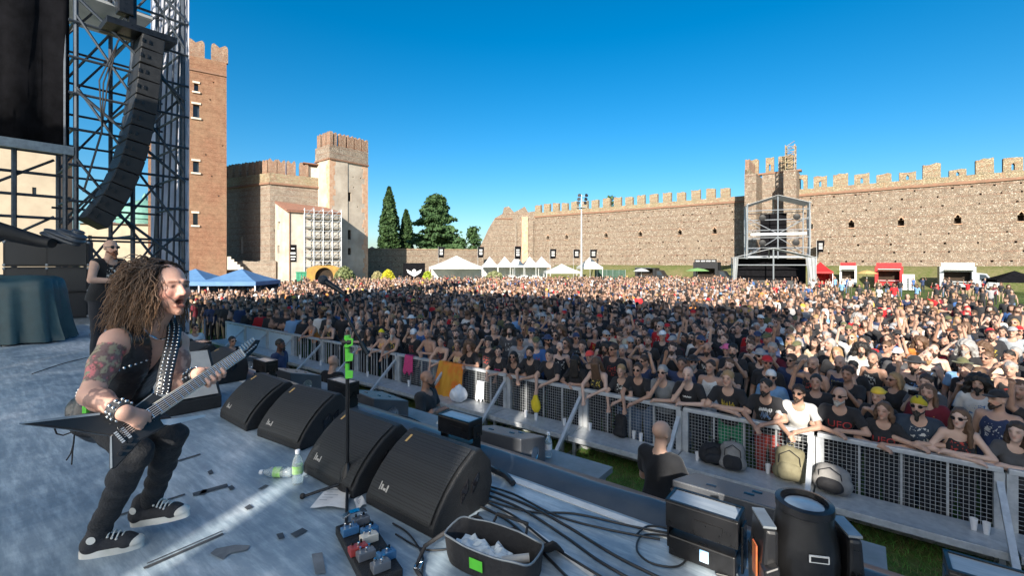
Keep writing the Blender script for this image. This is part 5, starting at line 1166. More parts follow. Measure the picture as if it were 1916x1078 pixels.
backpack(1160, 818, 'slim black backpack standing on the step with a dangling strap', 'pack_black', 'pack_black', .2, .38, .14)
backpack(1338, 868, 'black rucksack lying beside the grey backpack on the step', 'pack_black', 'pack_black', .38, .3, .24, .3)
backpack(1371, 880, 'pale grey two tone backpack on the barrier step', 'pack_grey', 'pack_black', .3, .40, .2, .15)
backpack(1478, 900, 'olive green rucksack leaning on the mesh by the post', 'pack_olive', 'pack_olive', .36, .46, .22)
backpack(1556, 922, 'grey and black backpack slumped against the post', 'pack_grey', 'pack_black', .36, .36, .24, -.2)
backpack(590, 668, 'dark backpack on the far end of the step', 'pack_black', 'pack_black', .3, .3, .2)
def cloth_hang(name, px0, px1, ztop, zbot, mat, label, amp=.05, cat='cloth', flare=.12):
    u0, u1 = u_at(px0, NB), u_at(px1, NB); mb = MB(); rows = []
    for i in range(13):
        t = i/12; z = ztop+(zbot-ztop)*t; nn_ = NB-.07-flare*t
        rows.append([SN(u0+(u1-u0)*(.5+(s/16-.5)*(1+.25*t*(1+.4*math.sin(s)))), nn_-amp*abs(math.sin(s*1.05+.6*t))*(.3+t), z+.05*t*math.sin(s*.9+2)) for s in range(17)])
    rows.insert(0, [Vector((p.x, p.y, ztop)) + Vector((SU*-.09, CU*.09, .0)) for p in rows[0]])
    mb.sheet(rows); return tag(mb.build(name, mat, smooth=80, solid=.006), label, cat)
cloth_hang('flag', 826, 872, BZ+.03, .3, 'orange_cloth', 'orange and yellow cloth draped over the barrier rail', .07)
cloth_hang('cloth', 762, 777, BZ+.02, .68, 'print_pink', 'pink cloth hanging over the barrier rail', .02, flare=.02)
cloth_hang('cloth', 897, 910, .85, .45, 'cup_white', 'white cloth tied to the barrier mesh', .02, flare=.02)
S = Solid(.05); S.ell((0, 0, .14), (.11, .05, .15)).ell((0, 0, .3), (.05, .03, .06)); S.disp = wrinkle(.006, 30); V, Q = S.mesh(.014)
o = link_mesh('bag', arr_mesh('bag', V, Q, 'yellow_plastic')); o.location = SN(u_at(1003, NB-.08), NB-.09, .48); o.rotation_euler = (0, 0, ST_ANG); tag(o, 'bright yellow bag tied to the barrier mesh', 'bag')
S = Solid(.05); S.ell((0, 0, .16), (.2, .16, .17)).ell((.02, 0, .3), (.08, .07, .08)); S.disp = wrinkle(.012, 26); V, Q = S.mesh(.02)
o = link_mesh('bag', arr_mesh('bag', V, Q, 'cup_white')); o.location = SN(u_at(858, 7.1), 7.1, .40); tag(o, 'white plastic bag on the step below the orange cloth', 'bag')

# ---- tents
def gazebo(px, Y, w, d, zE, zP, mat, label, rz=0.0, val=.3, walls=(), group=None, name='gazebo', X=None):
    X = (px-958)/FPX*Y if X is None else X; e = empty(name, (X, Y, 0), rz, label, 'tent', group); mb = MB(); rows = []
    for t in (0, .25, .5, .75, .93, 1.0):
        f = 1-t; z = zE+(zP-zE)*(t**1.25*.8+.2*t); rows.append([(w/2*f*sx*k1, d/2*f*sy*k2, z-.05*(1-abs(q))*(f)) for sx, sy, k1, k2, q in ((-1, -1, 1, 1, 1), (0, -1, 1, 1, 0), (1, -1, 1, 1, 1), (1, 0, 1, 1, 0), (1, 1, 1, 1, 1), (0, 1, 1, 1, 0), (-1, 1, 1, 1, 1), (-1, 0, 1, 1, 0))])
    mb.sheet(rows, closed=True); mb.build('canopy', mat, e)
    mb = MB()
    for (x0, y0, x1, y1) in ((-w/2, -d/2, w/2, -d/2), (w/2, -d/2, w/2, d/2), (w/2, d/2, -w/2, d/2), (-w/2, d/2, -w/2, -d/2)):
        mb.sheet([[(x0+(x1-x0)*i/12, y0+(y1-y0)*i/12, z) for i in range(13)] for z in (zE+.01, zE-val)])
    mb.build('valance', mat, e, solid=.02)
    for sx in (-1, 1):
        for sy in (-1, 1): mb = MB(); mb.beam((sx*(w/2-.05), sy*(d/2-.05), 0), (sx*(w/2-.05), sy*(d/2-.05), zE), .07); mb.build('leg', 'white_paint', e)
    for wl in walls:
        mb = MB(); pts = {'back': ((-w/2, d/2), (w/2, d/2)), 'left': ((-w/2, -d/2), (-w/2, d/2)), 'right': ((w/2, -d/2), (w/2, d/2))}[wl[0]]
        mb.sheet([[(pts[0][0]+(pts[1][0]-pts[0][0])*i/20, pts[0][1]+(pts[1][1]-pts[0][1])*i/20+.03*math.sin(i*1.9), z) for i in range(21)] for z in (.02, zE-val)]); mb.build('side_wall', wl[1], e, solid=.02)
    return e
M('teal_wall', (0.02, 0.03, 0.05), (0.03, 0.04, 0.06), 3, .9)
gazebo(366, 30, 3.4, 3.4, 2.25, 3.05, 'blue_pvc', 'blue gazebo half hidden by the side scaffold', .1, .25, (('back', 'teal_wall'),), 'blue gazebos by the stage side')
gazebo(452, 30, 3.5, 3.4, 2.25, 3.05, 'blue_pvc', 'blue gazebo in full view beside the castle house', .05, .25, (('back', 'teal_wall'),), 'blue gazebos by the stage side')
gazebo(854, 84, 9.5, 6, 2.8, 4.85, 'white_pvc', 'wide white marquee with a tall peak left of the tent row', .1, .4, (('back', 'white_pvc'),), 'white marquees in front of the ruined wall')
for i, px in enumerate((916, 944, 966, 991, 1013)):
    gazebo(px, 90-i*.3, 2.95, 4, 3.0, 4.8, 'white_pvc', 'white pagoda tent in the tight row below the ruined wall', .12, .35, (('back', 'white_pvc'),), 'white pagoda tents in a row')
gazebo(1051, 62, 4.6, 3.2, 2.3, 3.35, 'white_pvc', 'low white gazebo in front of the lamp mast', .05, .25)
gazebo(1103, 82, 3.9, 3.5, 2.75, 4.55, 'white_pvc', 'white pointed tent right of the lamp mast', .1, .35)
gazebo(1535, 60, 2.5, 2.5, 2.35, 3.6, 'red_pvc', 'red gazebo beside the mixing tower', -.5, .25, (('back', 'red_pvc'), ('right', 'red_pvc')))
gazebo(1898, 50, 4.2, 3.0, 1.6, 2.6, 'black_cloth', 'low black gazebo near the white truck', -.4, .3)
def parasol(px, Y, mat, label, r_=1.4, h=2.4, seed=0):
    e = empty('parasol', ((px-958)/FPX*Y, Y, 0), 0, label, 'parasol'); mb = MB(); mb.lathe([(r_, h-.45), (r_*.55, h-.15), (.03, h)], 8); mb.build('canopy', mat, e); mb = MB(); mb.tube((0, 0, 0), (0, 0, h), .03, n=6); mb.build('pole', 'white_paint', e)
M('lime_cloth', (0.20, 0.36, 0.12), (0.15, 0.28, 0.1), 2, .8); M('straw', (0.55, 0.36, 0.14), (0.45, 0.28, 0.1), 3, .9)
parasol(1305, 66, 'lime_cloth', 'green parasol in front of the black truck', 1.7, 2.75); parasol(1622, 60, 'straw', 'straw coloured parasol between the red trucks', 1.2, 2.5); parasol(1200, 66, 'white_pvc', 'white parasol beside the dark stall', 1.2, 2.7)
# ---- trucks and stalls
def truck(px0, px1, n, h, body, trim, label, cab=None, sign=None, roof=None, name='food_truck'):
    u0, u1 = u_at(px0, n), u_at(px1, n); L = u1-u0; e = empty(name, SN(u0, n, 0), ST_ANG, label, 'truck' if 'truck' in name else 'stall'); d = 2.2
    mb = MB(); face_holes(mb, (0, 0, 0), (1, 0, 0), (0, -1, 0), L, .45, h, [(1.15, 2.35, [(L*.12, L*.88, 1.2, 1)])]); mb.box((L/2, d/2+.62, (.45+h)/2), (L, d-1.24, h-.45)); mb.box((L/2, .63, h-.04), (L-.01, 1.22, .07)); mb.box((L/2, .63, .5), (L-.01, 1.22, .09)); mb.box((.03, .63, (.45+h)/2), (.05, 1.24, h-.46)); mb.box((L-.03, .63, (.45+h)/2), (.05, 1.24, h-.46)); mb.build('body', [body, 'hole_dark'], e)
    mb = MB(); mb.box((L/2, -.18, 1.1), (L*.8, .4, .05)); mb.build('counter', trim, e)
    mb = MB(); mb.box((L/2, -.45, 2.52), (L*.8, 1.0, .05), mx=Matrix.Rotation(R(-14), 3, 'X')); mb.build('hatch', trim, e)
    for x in (L*.2, L*.8): mb = MB(); mb.tube((x, .1, .33), (x, .32, .33), .33, n=14); mb.build('wheel', 'tyre', e)
    if sign:
        mb = MB(); mb.box((L/2, .1, h+.2), (L*.9, .12, .55)); s_ = mb.build('sign', sign[0], e)
        if sign[1]:
            mb = MB(); rr = random.Random(8)
            for i in range(22):
                if i % 6 != 5: mb.box((L*.1+L*.8*(i+.5)/22, .03, h+.2), (L*.8/22*.62, .02, rr.uniform(.2, .28)))
            tag(mb.build('lettering', sign[2], s_), kind='stuff')
    if cab:
        mb = MB(); mb.prism([(L+.02, .4), (L+2.0, .4), (L+2.0, 1.15), (L+1.45, 1.3), (L+.9, 2.15), (L+.02, 2.25)], .1, 1.95); mb.build('cab', cab, e); mb = MB(); mb.prism([(L+.3, 1.35), (L+1.25, 1.35), (L+.8, 2.0), (L+.3, 2.05)], .085, .11); mb.build('cab_window', 'window_glass', e); mb = MB(); mb.tube((L+1.5, .1, .33), (L+1.5, .32, .33), .33, n=14); mb.build('wheel', 'tyre', e)
    return e
truck(1758, 1827, 79, 3.0, 'galv_dark', 'white_paint', 'grey food truck with white framed hatch and van cab', 'galv_dark', ('white_paint', None, None))
truck(1637, 1690, 79, 3.0, 'red_paint', 'white_paint', 'bright red food truck with open hatch', None, ('red_paint', None, None))
truck(1571, 1603, 80, 3.05, 'white_paint', 'white_paint', 'small white and red food trailer', None, ('red_paint', None, None))
truck(1297, 1343, 79, 3.6, 'black_paint', 'black_paint', 'black food truck with white lettering on its roof sign', 'black_paint', ('black_paint', 'marks', 'print_white'))
truck(1188, 1226, 79, 2.6, 'black_paint', 'galv_dark', 'dark low food truck left of the black truck', 'black_paint')
e = empty('menu_board', SN(u_at(1700, 77), 77, 0), ST_ANG-.2, 'leaning white menu board beside the red truck', 'sign'); mb = MB(); mb.box((0, 0, 1.0), (1.2, .06, 2.0)); mb.build('board', 'white_paint', e)
for k in range(7): mb = MB(); mb.box((0, -.035, .4+k*.22), (.85-.1*(k % 3), .01, .06)); mb.build('text_line', 'black_paint', e)
mb = MB(); mb.box((0, .02, .75), (.12, .3, 1.5)); mb.build('stand', 'galv_dark', e)
e = empty('screen_fence', SN(u_at(1113, 78), 78, 0), ST_ANG, 'dark green netted fence right of the pointed tent', 'fence'); Lf = u_at(1170, 78)-u_at(1113, 78)
mb = MB(); mb.sheet([[(Lf*i/20, .04*math.sin(i*1.7), z) for i in range(21)] for z in (.05, 2.2)]); mb.build('net', 'grass_net', e, solid=.02)
for i in range(6): mb = MB(); mb.tube((Lf*i/5, .05, 0), (Lf*i/5, .05, 2.3), .04, n=6); mb.build('post', 'galv_dark', e)
# ---- black flags with white print
def feather_flag(px, py0, py1, Y, label, w=.9):
    X = (px-958)/FPX*Y; z1 = HC-(py0-HZ)/FPX*Y; z0 = HC-(py1-HZ)/FPX*Y; e = empty('banner_flag', (X, Y, 0), 0, label, 'flag', 'black banner flags on poles')
    mb = MB(); mb.tube((0, 0, 0), (0, 0, z1+.1), .045, .02, n=6); mb.build('pole', 'galv', e)
    mb = MB(); mb.sheet([[(.03+w*t*(1-.12*s/8), .06*math.sin(s*.8+t*3), z1+(z0-z1)*s/8) for t in (0, .33, .66, 1)] for s in range(9)]); f = mb.build('flag', 'black_cloth', e, solid=.01)
    mb = MB()
    for s in (2.2, 3.4, 4.6, 5.6): mb.box((.03+w*.47, -.075, z1+(z0-z1)*s/8), (w*.5, .012, (z1-z0)*.07))
    tag(mb.build('white_print', 'print_white', f), kind='stuff')
for i, (px, a, b_, Y) in enumerate(((820, 462, 482, 88), (894, 462, 482, 88), (963, 461, 485, 85), (1029, 466, 484, 86), (1073, 467, 483, 86), (1104, 467, 483, 80), (1528, 450, 472, 72))): feather_flag(px, a, b_, Y, 'tall black banner flag with white print above the tents' if px < 1200 else 'black banner flag beside the mixing tower', 1.2)
def wall_banner(px, py0, py1, ln, w, label):
    x = ln.x(px); z1, z0 = ln.z(px, py0), ln.z(px, py1); mb = MB(); mb.box((0, 0, (z0+z1)/2), (w, .05, z1-z0)); o = mb.build('wall_banner', 'black_cloth', loc=ln.p0+ln.d*x+ln.n*.06, rz=ln.rz)
    for k, (a, s) in enumerate(((.78, .5), (.5, .75), (.3, .85), (.15, .6))): mb = MB(); mb.box((0, -.035, z0+(z1-z0)*a), (w*s, .012, (z1-z0)*(.07 if k != 1 else .12))); mb.build('print_band', 'print_white', o)
    return tag(o, label, 'banner')
wall_banner(548, 458, 490, HB, 1.0, 'black banner with white print hung on the gate house')
# ---- stall, arch and tubs below the gate house
e = empty('green_container', PX(566, 528, 72)*Vector((1, 1, 0)) if False else Vector(((566-958)/FPX*72, 72, 0)), HB.rz, 'green container stall below the house scaffold', 'container'); mb = MB(); mb.box((0, 0, 1.15), (1.8, 1.2, 1.6)); mb.build('body', 'green_paint', e, bevel=.05); mb = MB(); mb.box((0, 0, 2.0), (1.95, 1.35, .15)); mb.build('lid', 'green_paint', e, bevel=.03)
mb = MB()
for k in range(4): mb.box((-.75+k*.5, -.62, 1.1), (.08, .08, 1.5))
mb.build('ribs', 'green_paint', e)
e = empty('entrance_arch', Vector(((607-958)/FPX*71, 71, 0)), HB.rz, 'yellow rounded entrance arch below the scaffold', 'arch'); mb = MB(); k = 16
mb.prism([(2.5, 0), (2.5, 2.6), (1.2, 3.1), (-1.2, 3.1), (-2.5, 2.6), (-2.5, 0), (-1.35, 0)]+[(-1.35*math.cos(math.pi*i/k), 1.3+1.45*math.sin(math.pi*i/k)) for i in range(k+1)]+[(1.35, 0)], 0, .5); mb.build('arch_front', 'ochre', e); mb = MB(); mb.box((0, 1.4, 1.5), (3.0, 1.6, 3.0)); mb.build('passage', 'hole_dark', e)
def shrub(px, Y, w, h, label, cols, name='shrub', n=1500, seed=1):
    e = empty(name, ((px-958)/FPX*Y, Y, 0), 0, label, 'shrub')
    def f(gg): t = gg.random(); a = gg.uniform(0, 6.283); r_ = w/2*(1-t**2.2)**.6*gg.uniform(.6, 1.05); return (r_*math.cos(a), r_*math.sin(a), .3+(h-.3)*t)
    foliage('crown', spread(f, n, seed), .3, cols, 'leaf', e, seed); mb = MB(); mb.tube((0, 0, 0), (0, 0, h*.7), .07, .03, 6); mb.build('trunk', 'bark', e)
shrub(726, 62, 1.9, 2.45, 'bright yellow conical shrub beside the corner tower', [(.42, .40, .02), (.62, .58, .05)], seed=1); shrub(800, 64, 1.5, 2.2, 'small yellow green conical shrub beside the emblem board', [(.28, .36, .03), (.42, .48, .06)], seed=2); shrub(645, 60, 2.9, 2.9, 'round olive tree in front of the entrance arch', [(.10, .13, .05), (.22, .25, .11)], n=2500, seed=3); shrub(706, 64, 1.9, 2.2, 'pale flowering bush left of the yellow shrub', [(.25, .25, .10), (.42, .36, .2)], seed=4); shrub(925, 66, 3, 2.2, 'loose grey green bush among the white tents', [(.14, .16, .07), (.25, .26, .13)], seed=5)
e = empty('emblem_board', Vector(((775-958)/FPX*70, 70, 0)), .1, 'black board with a pale winged emblem beside the marquee', 'sign'); mb = MB(); mb.box((0, 0, 2.0), (3.3, .12, 2.9)); b_ = mb.build('board', 'black_cloth', e)
mb = MB()
for sx in (-1, 1): mb.prism([(0, 1.8), (sx*.5, 2.2), (sx*1.15, 2.5), (sx*1.0, 2.0), (sx*.6, 1.7), (0, 1.35)][::sx], -.085, -.065)
mb.ball((0, -.07, 2.1), (.32, .05, .42)); mb.build('emblem', 'print_white', b_)
for sx in (-1, 1): mb = MB(); mb.beam((sx*1.5, .1, 0), (sx*1.5, .1, 3.2), .1); mb.build('post', 'galv_dark', e)
gazebo(752, 80, 6.5, 5, 2.1, 3.6, 'lime_pale', 'olive canvas shelter behind the emblem board', .1, .2) if False else None
# ---- lamp mast
Xl = (1088-958)/FPX*78; e = empty('lamp_mast', (Xl, 78, 0), 0, 'tall grey floodlight mast standing in the crowd', 'lamp'); mb = MB(); mb.tube((0, 0, 0), (0, 0, 15.2), .2, .1, 10); mb.build('mast', 'galv', e, smooth=60)
mb = MB(); mb.box((0, 0, 13.0), (1.6, 1.2, .08)); mb.build('platform', 'galv_dark', e)
for k in range(3):
    for sx in (-1, 1): mb = MB(); mb.lathe([(.12, -.2), (.32, .15), (.3, .2)], 10, (sx*.55+.1*k, -.25, 13.7+k*.65), Matrix.Rotation(R(70), 3, 'X') @ Matrix.Rotation(sx*.4, 3, 'Y')); mb.build('floodlight', 'black_paint', e)
    mb = MB(); mb.beam((-.7, 0, 13.7+k*.65), (.8, 0, 13.7+k*.65), .07); mb.build('cross_arm', 'galv_dark', e)
# ---- mixing tower: tall scaffold with white roof and a lower tent in front
e = empty('mixing_tower', Vector(((1451-958)/FPX*63, 63, 0)), R(-22), 'tall scaffold mixing tower with pale roof in front of the gate', 'scaffold tower')
Wd, Dp, Ht = 7.3, 4.0, 11.6
for sx in (-1, 0, 1):
    for y in (-Dp/2, Dp/2): mb = MB(); mb.tube((sx*Wd/2, y, 0), (sx*Wd/2, y, Ht+(.9 if sx == 0 else 0)), .085, n=6); mb.build('upright', 'alu', e)
for k, z in enumerate((4.4, 5.5, 6.9, 7.9, 9.3, 10.6)):
    for y in (-Dp/2, Dp/2): mb = MB(); mb.tube((-Wd/2, y, z), (Wd/2, y, z), .06, n=6); mb.build('ledger', 'alu', e)
for y in (-Dp/2-.08, Dp/2):
    for (x0, z0, x1, z1) in ((-Wd/2, 4.4, 0, 6.9), (Wd/2, 4.4, 0, 6.9), (-Wd/2, 9.6, 0, 7.4), (Wd/2, 9.6, 0, 7.4)): mb = MB(); mb.tube((x0, y, z0), (x1, y, z1), .05, n=6); mb.build('brace', 'alu', e)
mb = MB(); mb.box((0, -Dp/2-.1, 7.35), (Wd*.9, .3, .35)); mb.build('light_truss', 'galv_dark', e)
mb = MB(); mb.add([(-Wd/2-.2, -Dp/2-.2, Ht-.2), (0, -Dp/2-.3, Ht+1.0), (Wd/2+.2, -Dp/2-.2, Ht-.2), (Wd/2+.2, Dp/2, Ht-.2), (0, Dp/2, Ht+1.0), (-Wd/2-.2, Dp/2, Ht-.2)], [(0, 1, 4, 5), (1, 2, 3, 4)]); mb.build('roof_sheet', 'pale_tarp', e, solid=.05)
for sx in (-1, 1): mb = MB(); mb.sheet([[(sx*(Wd/2+.1)+.08*math.sin(i+z), -Dp/2+Dp*.5*i/8, z) for i in range(9)] for z in (4.0, 6.5, 9, Ht-.2)]); mb.build('side_sheet', 'white_pvc', e, solid=.03)
for x, z in ((-1.9, 9.6), (2.1, 9.6), (-1.9, 6.2), (2.0, 6.2)): mb = MB(); mb.lathe([(.2, -.25), (.42, .1), (.42, .3), (.2, .35)], 12, (x, -Dp/2-.3, z), Matrix.Rotation(R(100), 3, 'X')); mb.build('spot_light', 'black_paint', e, smooth=40)
mb = MB(); mb.box((0, Dp/2-.1, 6), (Wd*.45, .1, 9)); mb.build('back_drape', 'black_cloth', e)
mb = MB(); mb.box((0, 0, 4.3), (Wd, Dp, .12)); mb.build('deck', 'galv_dark', e)
e = empty('mixing_tent', Vector(((1443-958)/FPX*58, 58, 0)), R(-22), 'low tent with scaffold front and black inside below the mixing tower', 'tent')
Wd, Dp, Ht = 8.8, 3.6, 4.3
for sx in (-1, 0, 1):
    for y in (-Dp/2, Dp/2): mb = MB(); mb.tube((sx*Wd/2, y, 0), (sx*Wd/2, y, Ht+(.9 if sx == 0 else -.1)), .09, n=6); mb.build('upright', 'alu', e)
for z in (3.2, 4.1): mb = MB(); mb.tube((-Wd/2, -Dp/2, z), (Wd/2, -Dp/2, z), .07, n=6); mb.build('ledger', 'alu', e)
mb = MB(); mb.add([(-Wd/2-.2, -Dp/2-.2, Ht-.2), (0, -Dp/2-.3, Ht+1.0), (Wd/2+.2, -Dp/2-.2, Ht-.2), (Wd/2+.2, Dp/2, Ht-.2), (0, Dp/2, Ht+1.0), (-Wd/2-.2, Dp/2, Ht-.2)], [(0, 1, 4, 5), (1, 2, 3, 4)]); mb.build('roof_sheet', 'pale_tarp', e, solid=.05)
for nm, x0, x1, m_ in (('side_sheet', Wd/2+.1, Wd/2-1.0, 'pale_tarp'), ('side_sheet', -Wd/2-.1, -Wd/2+.5, 'pale_tarp')): mb = MB(); mb.sheet([[(x0+(x1-x0)*i/10*(.5+.5*(z/4)) if z < 4 else x0+(x1-x0)*i/10, -Dp/2-.1+.12*math.sin(i*1.4), z) for i in range(11)] for z in (.1, 2, 4.1)]); mb.build(nm, m_, e, solid=.03)
mb = MB(); mb.box((0, Dp/2-.1, 2), (Wd-.6, .1, 4)); mb.build('back_drape', 'black_cloth', e); mb = MB(); mb.box((.2, 0, .8), (5.0, 1.0, .9)); mb.build('mixing_desk', 'black_paint', e)
# ---- scaffold on the gate house
e = empty('facade_scaffold', HB.p0+HB.d*HB.x(569)+HB.n*.25, HB.rz, 'grey builders scaffold covering the gate house front', 'scaffold'); Ls = HB.x(637)-HB.x(569)
for i in range(5):
    for y in (0, -.9): mb = MB(); mb.tube((Ls*i/4, y, 0), (Ls*i/4, y, ze+.5), .06, n=6); mb.build('upright', 'galv', e)
for k in range(6):
    z = 2.8+k*1.65; mb = MB(); mb.box((Ls/2, -.45, z), (Ls, .85, .1)); mb.build('deck', 'galv_dark', e)
    for dz in (.5, 1.0): mb = MB(); mb.tube((0, -.9, z+dz), (Ls, -.9, z+dz), .045, n=5); mb.build('guard_rail', 'galv', e)
    for i in range(4): mb = MB(); mb.tube((Ls*i/4, -.9, z), (Ls*(i+1)/4, -.9, z+1.6), .035, n=5); mb.build('brace', 'galv', e)
# ================================================================== the stage
def M_deck():
    m, nt, b = mat_new('stage_vinyl'); L = nt.links.new; tc = N(nt, 'TexCoord'); MATS['stage_vinyl'] = m
    n1 = N(nt, 'TexNoise', i_Scale=0.9, i_Detail=9.0, i_Roughness=0.65, i_Distortion=0.6); L(tc.outputs['Object'], n1.inputs['Vector'])
    mp = N(nt, 'Mapping'); mp.inputs['Scale'].default_value = (1.0, 7.0, 1.0); mp.inputs['Rotation'].default_value = (0, 0, 0.5); L(tc.outputs['Object'], mp.inputs[0])
    n2 = N(nt, 'TexNoise', i_Scale=3.0, i_Detail=8.0, i_Roughness=0.7); L(mp.outputs[0], n2.inputs['Vector'])
    r1 = ramp(nt, [(0.34, (0.15, 0.215, 0.285)), (0.52, (0.32, 0.395, 0.46)), (0.68, (0.56, 0.60, 0.635))], n1.outputs['Fac'])
    r2 = ramp(nt, [(0.44, (0.72, 0.74, 0.76)), (0.66, (1.25, 1.22, 1.18))], n2.outputs['Fac'])
    mx = N(nt, 'VectorMath', operation='MULTIPLY'); L(r1.outputs[0], mx.inputs[0]); L(r2.outputs[0], mx.inputs[1]); L(mx.outputs[0], b.inputs['Base Color'])
    mr = N(nt, 'MapRange'); mr.inputs['To Min'].default_value = 0.30; mr.inputs['To Max'].default_value = 0.52; L(n2.outputs['Fac'], mr.inputs[0]); L(mr.outputs[0], b.inputs['Roughness'])
    nb = N(nt, 'TexNoise', i_Scale=1.6, i_Detail=5.0); L(tc.outputs['Object'], nb.inputs['Vector']); bp = N(nt, 'Bump', i_Strength=0.35, i_Distance=0.05); L(nb.outputs['Fac'], bp.inputs['Height']); L(bp.outputs[0], b.inputs['Normal'])
M_deck(); M('cab_grey', (0.06, 0.065, 0.075), (0.09, 0.095, 0.105), 4, 0.38, bump=0.2, bscale=120)
M('vinyl_black', (0.035, 0.045, 0.06), (0.06, 0.07, 0.085), 3, 0.32, bump=0.3, bscale=6); M('tape_white', (0.70, 0.69, 0.66), (0.55, 0.54, 0.52), 14, 0.6); M('tape_black', (0.03, 0.033, 0.04), (0.06, 0.065, 0.07), 20, 0.5); M('tape_grey', (0.17, 0.18, 0.19), (0.10, 0.11, 0.12), 10, 0.55)
M('cab_black', (0.010, 0.0105, 0.012), (0.018, 0.019, 0.021), 5, 0.55, bump=0.35, bscale=160, spec=0.4); M('tape_green', (0.12, 0.62, 0.05), (0.09, 0.5, 0.04), 12, 0.5); M('steel_black', (0.012, 0.012, 0.013), (0.022, 0.022, 0.024), 8, 0.3, 0.4); M('chrome', (0.75, 0.76, 0.78), (0.6, 0.61, 0.63), 6, 0.15, 1.0); M('cable_black', (0.012, 0.012, 0.013), (0.02, 0.02, 0.022), 8, 0.45); M('panel_dim', (0.42, 0.40, 0.37), (0.34, 0.33, 0.31), 9, 0.35); M('sticker_blue', (0.08, 0.35, 0.70), (0.5, 0.6, 0.7), 6, 0.4); M('sticker_orange', (0.45, 0.20, 0.03), (0.35, 0.06, 0.03), 9, 0.4); M('teal_cloth', (0.018, 0.05, 0.06), (0.03, 0.072, 0.085), 4, 0.5, bump=0.3, bscale=7); M('scrim', (0.82, 0.82, 0.86), (0.72, 0.72, 0.77), 2, 0.8, bump=0.3, bscale=3); M('scaf_dark', (0.075, 0.09, 0.11), (0.05, 0.06, 0.075), 9, 0.45, 0.5); M('paper', (0.75, 0.74, 0.72), (0.62, 0.61, 0.6), 12, 0.8); M('wood_ply', (0.20, 0.21, 0.22), (0.14, 0.15, 0.155), 5, 0.5)
def M_grille():
    m, nt, b = mat_new('grille'); L = nt.links.new; tc = N(nt, 'TexCoord'); MATS['grille'] = m
    mp = N(nt, 'Mapping'); mp.inputs['Rotation'].default_value = (0, 0, 0); mp.inputs['Scale'].default_value = (95, 95, 95); L(tc.outputs['Object'], mp.inputs[0])
    v = N(nt, 'TexVoronoi', i_Scale=1.0, i_Randomness=0.0); L(mp.outputs[0], v.inputs['Vector'])
    r1 = ramp(nt, [(0.28, (0.004, 0.004, 0.004)), (0.46, (0.022, 0.024, 0.027))], v.outputs['Distance']); L(r1.outputs[0], b.inputs['Base Color']); b.inputs['Roughness'].default_value = 0.5; b.inputs['Metallic'].default_value = 0.2
    bp = N(nt, 'Bump', i_Strength=0.6, i_Distance=0.003); L(v.outputs['Distance'], bp.inputs['Height']); L(bp.outputs[0], b.inputs['Normal'])
M_grille(); M('lens_glass', (0.30, 0.36, 0.42), (0.2, 0.26, 0.32), 9, 0.05); M('strobe_glass', (0.30, 0.33, 0.36), (0.22, 0.25, 0.28), 5, 0.12, stretch=(1, 14, 1))
UE = 2.65; translucent('scrim', .6); M('roof_fill_skin', (0.86, 0.87, 0.88), (0.80, 0.81, 0.82), 1.2, 0.6); translucent('roof_fill_skin', .88); M('fill_tarp', (0.82, 0.83, 0.85), (0.76, 0.77, 0.79), 1.2, 0.7); translucent('fill_tarp', .88)  # pale light-passing roof and rear sheets, added to brighten the shaded stage and crowd
mb = MB(); ku, kn = 40, 18
mb.sheet([[(-18+27*i/ku, -9+(UE+9-.26)*j/kn, STZ) for i in range(ku+1)] for j in range(kn+1)])
deck = mb.build('stage_floor', 'stage_vinyl', rz=ST_ANG); tag(deck, 'scuffed blue grey vinyl stage floor', 'floor', kind='structure')
mb = MB(); rows = []
for i in range(161):      # glossy rolled edge of the vinyl
    u = -18+27*i/160; w1 = .012*mnoise.noise((u*2.1, 0, 4))
    rows.append([(u, UE-.262, STZ+.001), (u, UE-.2+w1, STZ+.028+w1), (u, UE-.12, STZ+.05+.02*mnoise.noise((u*1.7, 3, 1))), (u, UE-.03+w1, STZ+.035), (u, UE+.01, STZ-.03), (u, UE+.012, STZ-.3)])
mb.sheet(rows); mb.build('edge_roll', 'vinyl_black', deck, smooth=70)
mb = MB(); mb.box((-4.5, UE-.02, STZ/2-.16), (27, .03, STZ-.3)); mb.build('stage_skirt', 'black_cloth', deck)
for nn_, w, u0, u1 in ((2.335, .055, -17, 8), ): mb = MB(); mb.box(((u0+u1)/2, nn_, STZ+.003), (u1-u0, w, .004)); mb.build('white_tape', 'tape_white', deck)
def deck_quad(name, pts, mat, dz=.005):
    mb = MB(); q = [GZ(x, y, STZ+dz) for x, y in pts]; mb.add(q, [tuple(range(len(q)))]); o = mb.build(name, mat, deck); o.matrix_parent_inverse = Matrix.Rotation(-ST_ANG, 4, 'Z'); return o
def strip(x0, y0, x1, y1, w, mat, name='tape_strip', dz=.005):
    a, b = GZ(x0, y0, STZ+dz), GZ(x1, y1, STZ+dz); d = (b-a).normalized(); s = Vector((-d.y, d.x, 0))*w/2; mb = MB(); mb.add([a-s, b-s, b+s, a+s], [(0, 1, 2, 3)]); o = mb.build(name, mat, deck); o.matrix_parent_inverse = Matrix.Rotation(-ST_ANG, 4, 'Z'); return o
for q in ((269, 1064, 418, 999, .022), (275, 1055, 416, 994, .008), (221, 965, 346, 925, .02), (322, 866, 375, 850, .025), (361, 926, 426, 908, .05), (378, 926, 384, 916, .03), (486, 916, 500, 908, .03), (240, 722, 300, 700, .02), (548, 1003, 571, 991, .05)):
    strip(*q[:4], q[4], 'tape_black')
strip(0, 690, 160, 655, .015, 'tape_white'); strip(1090, 1078, 1250, 1020, .035, 'tape_white') if False else None
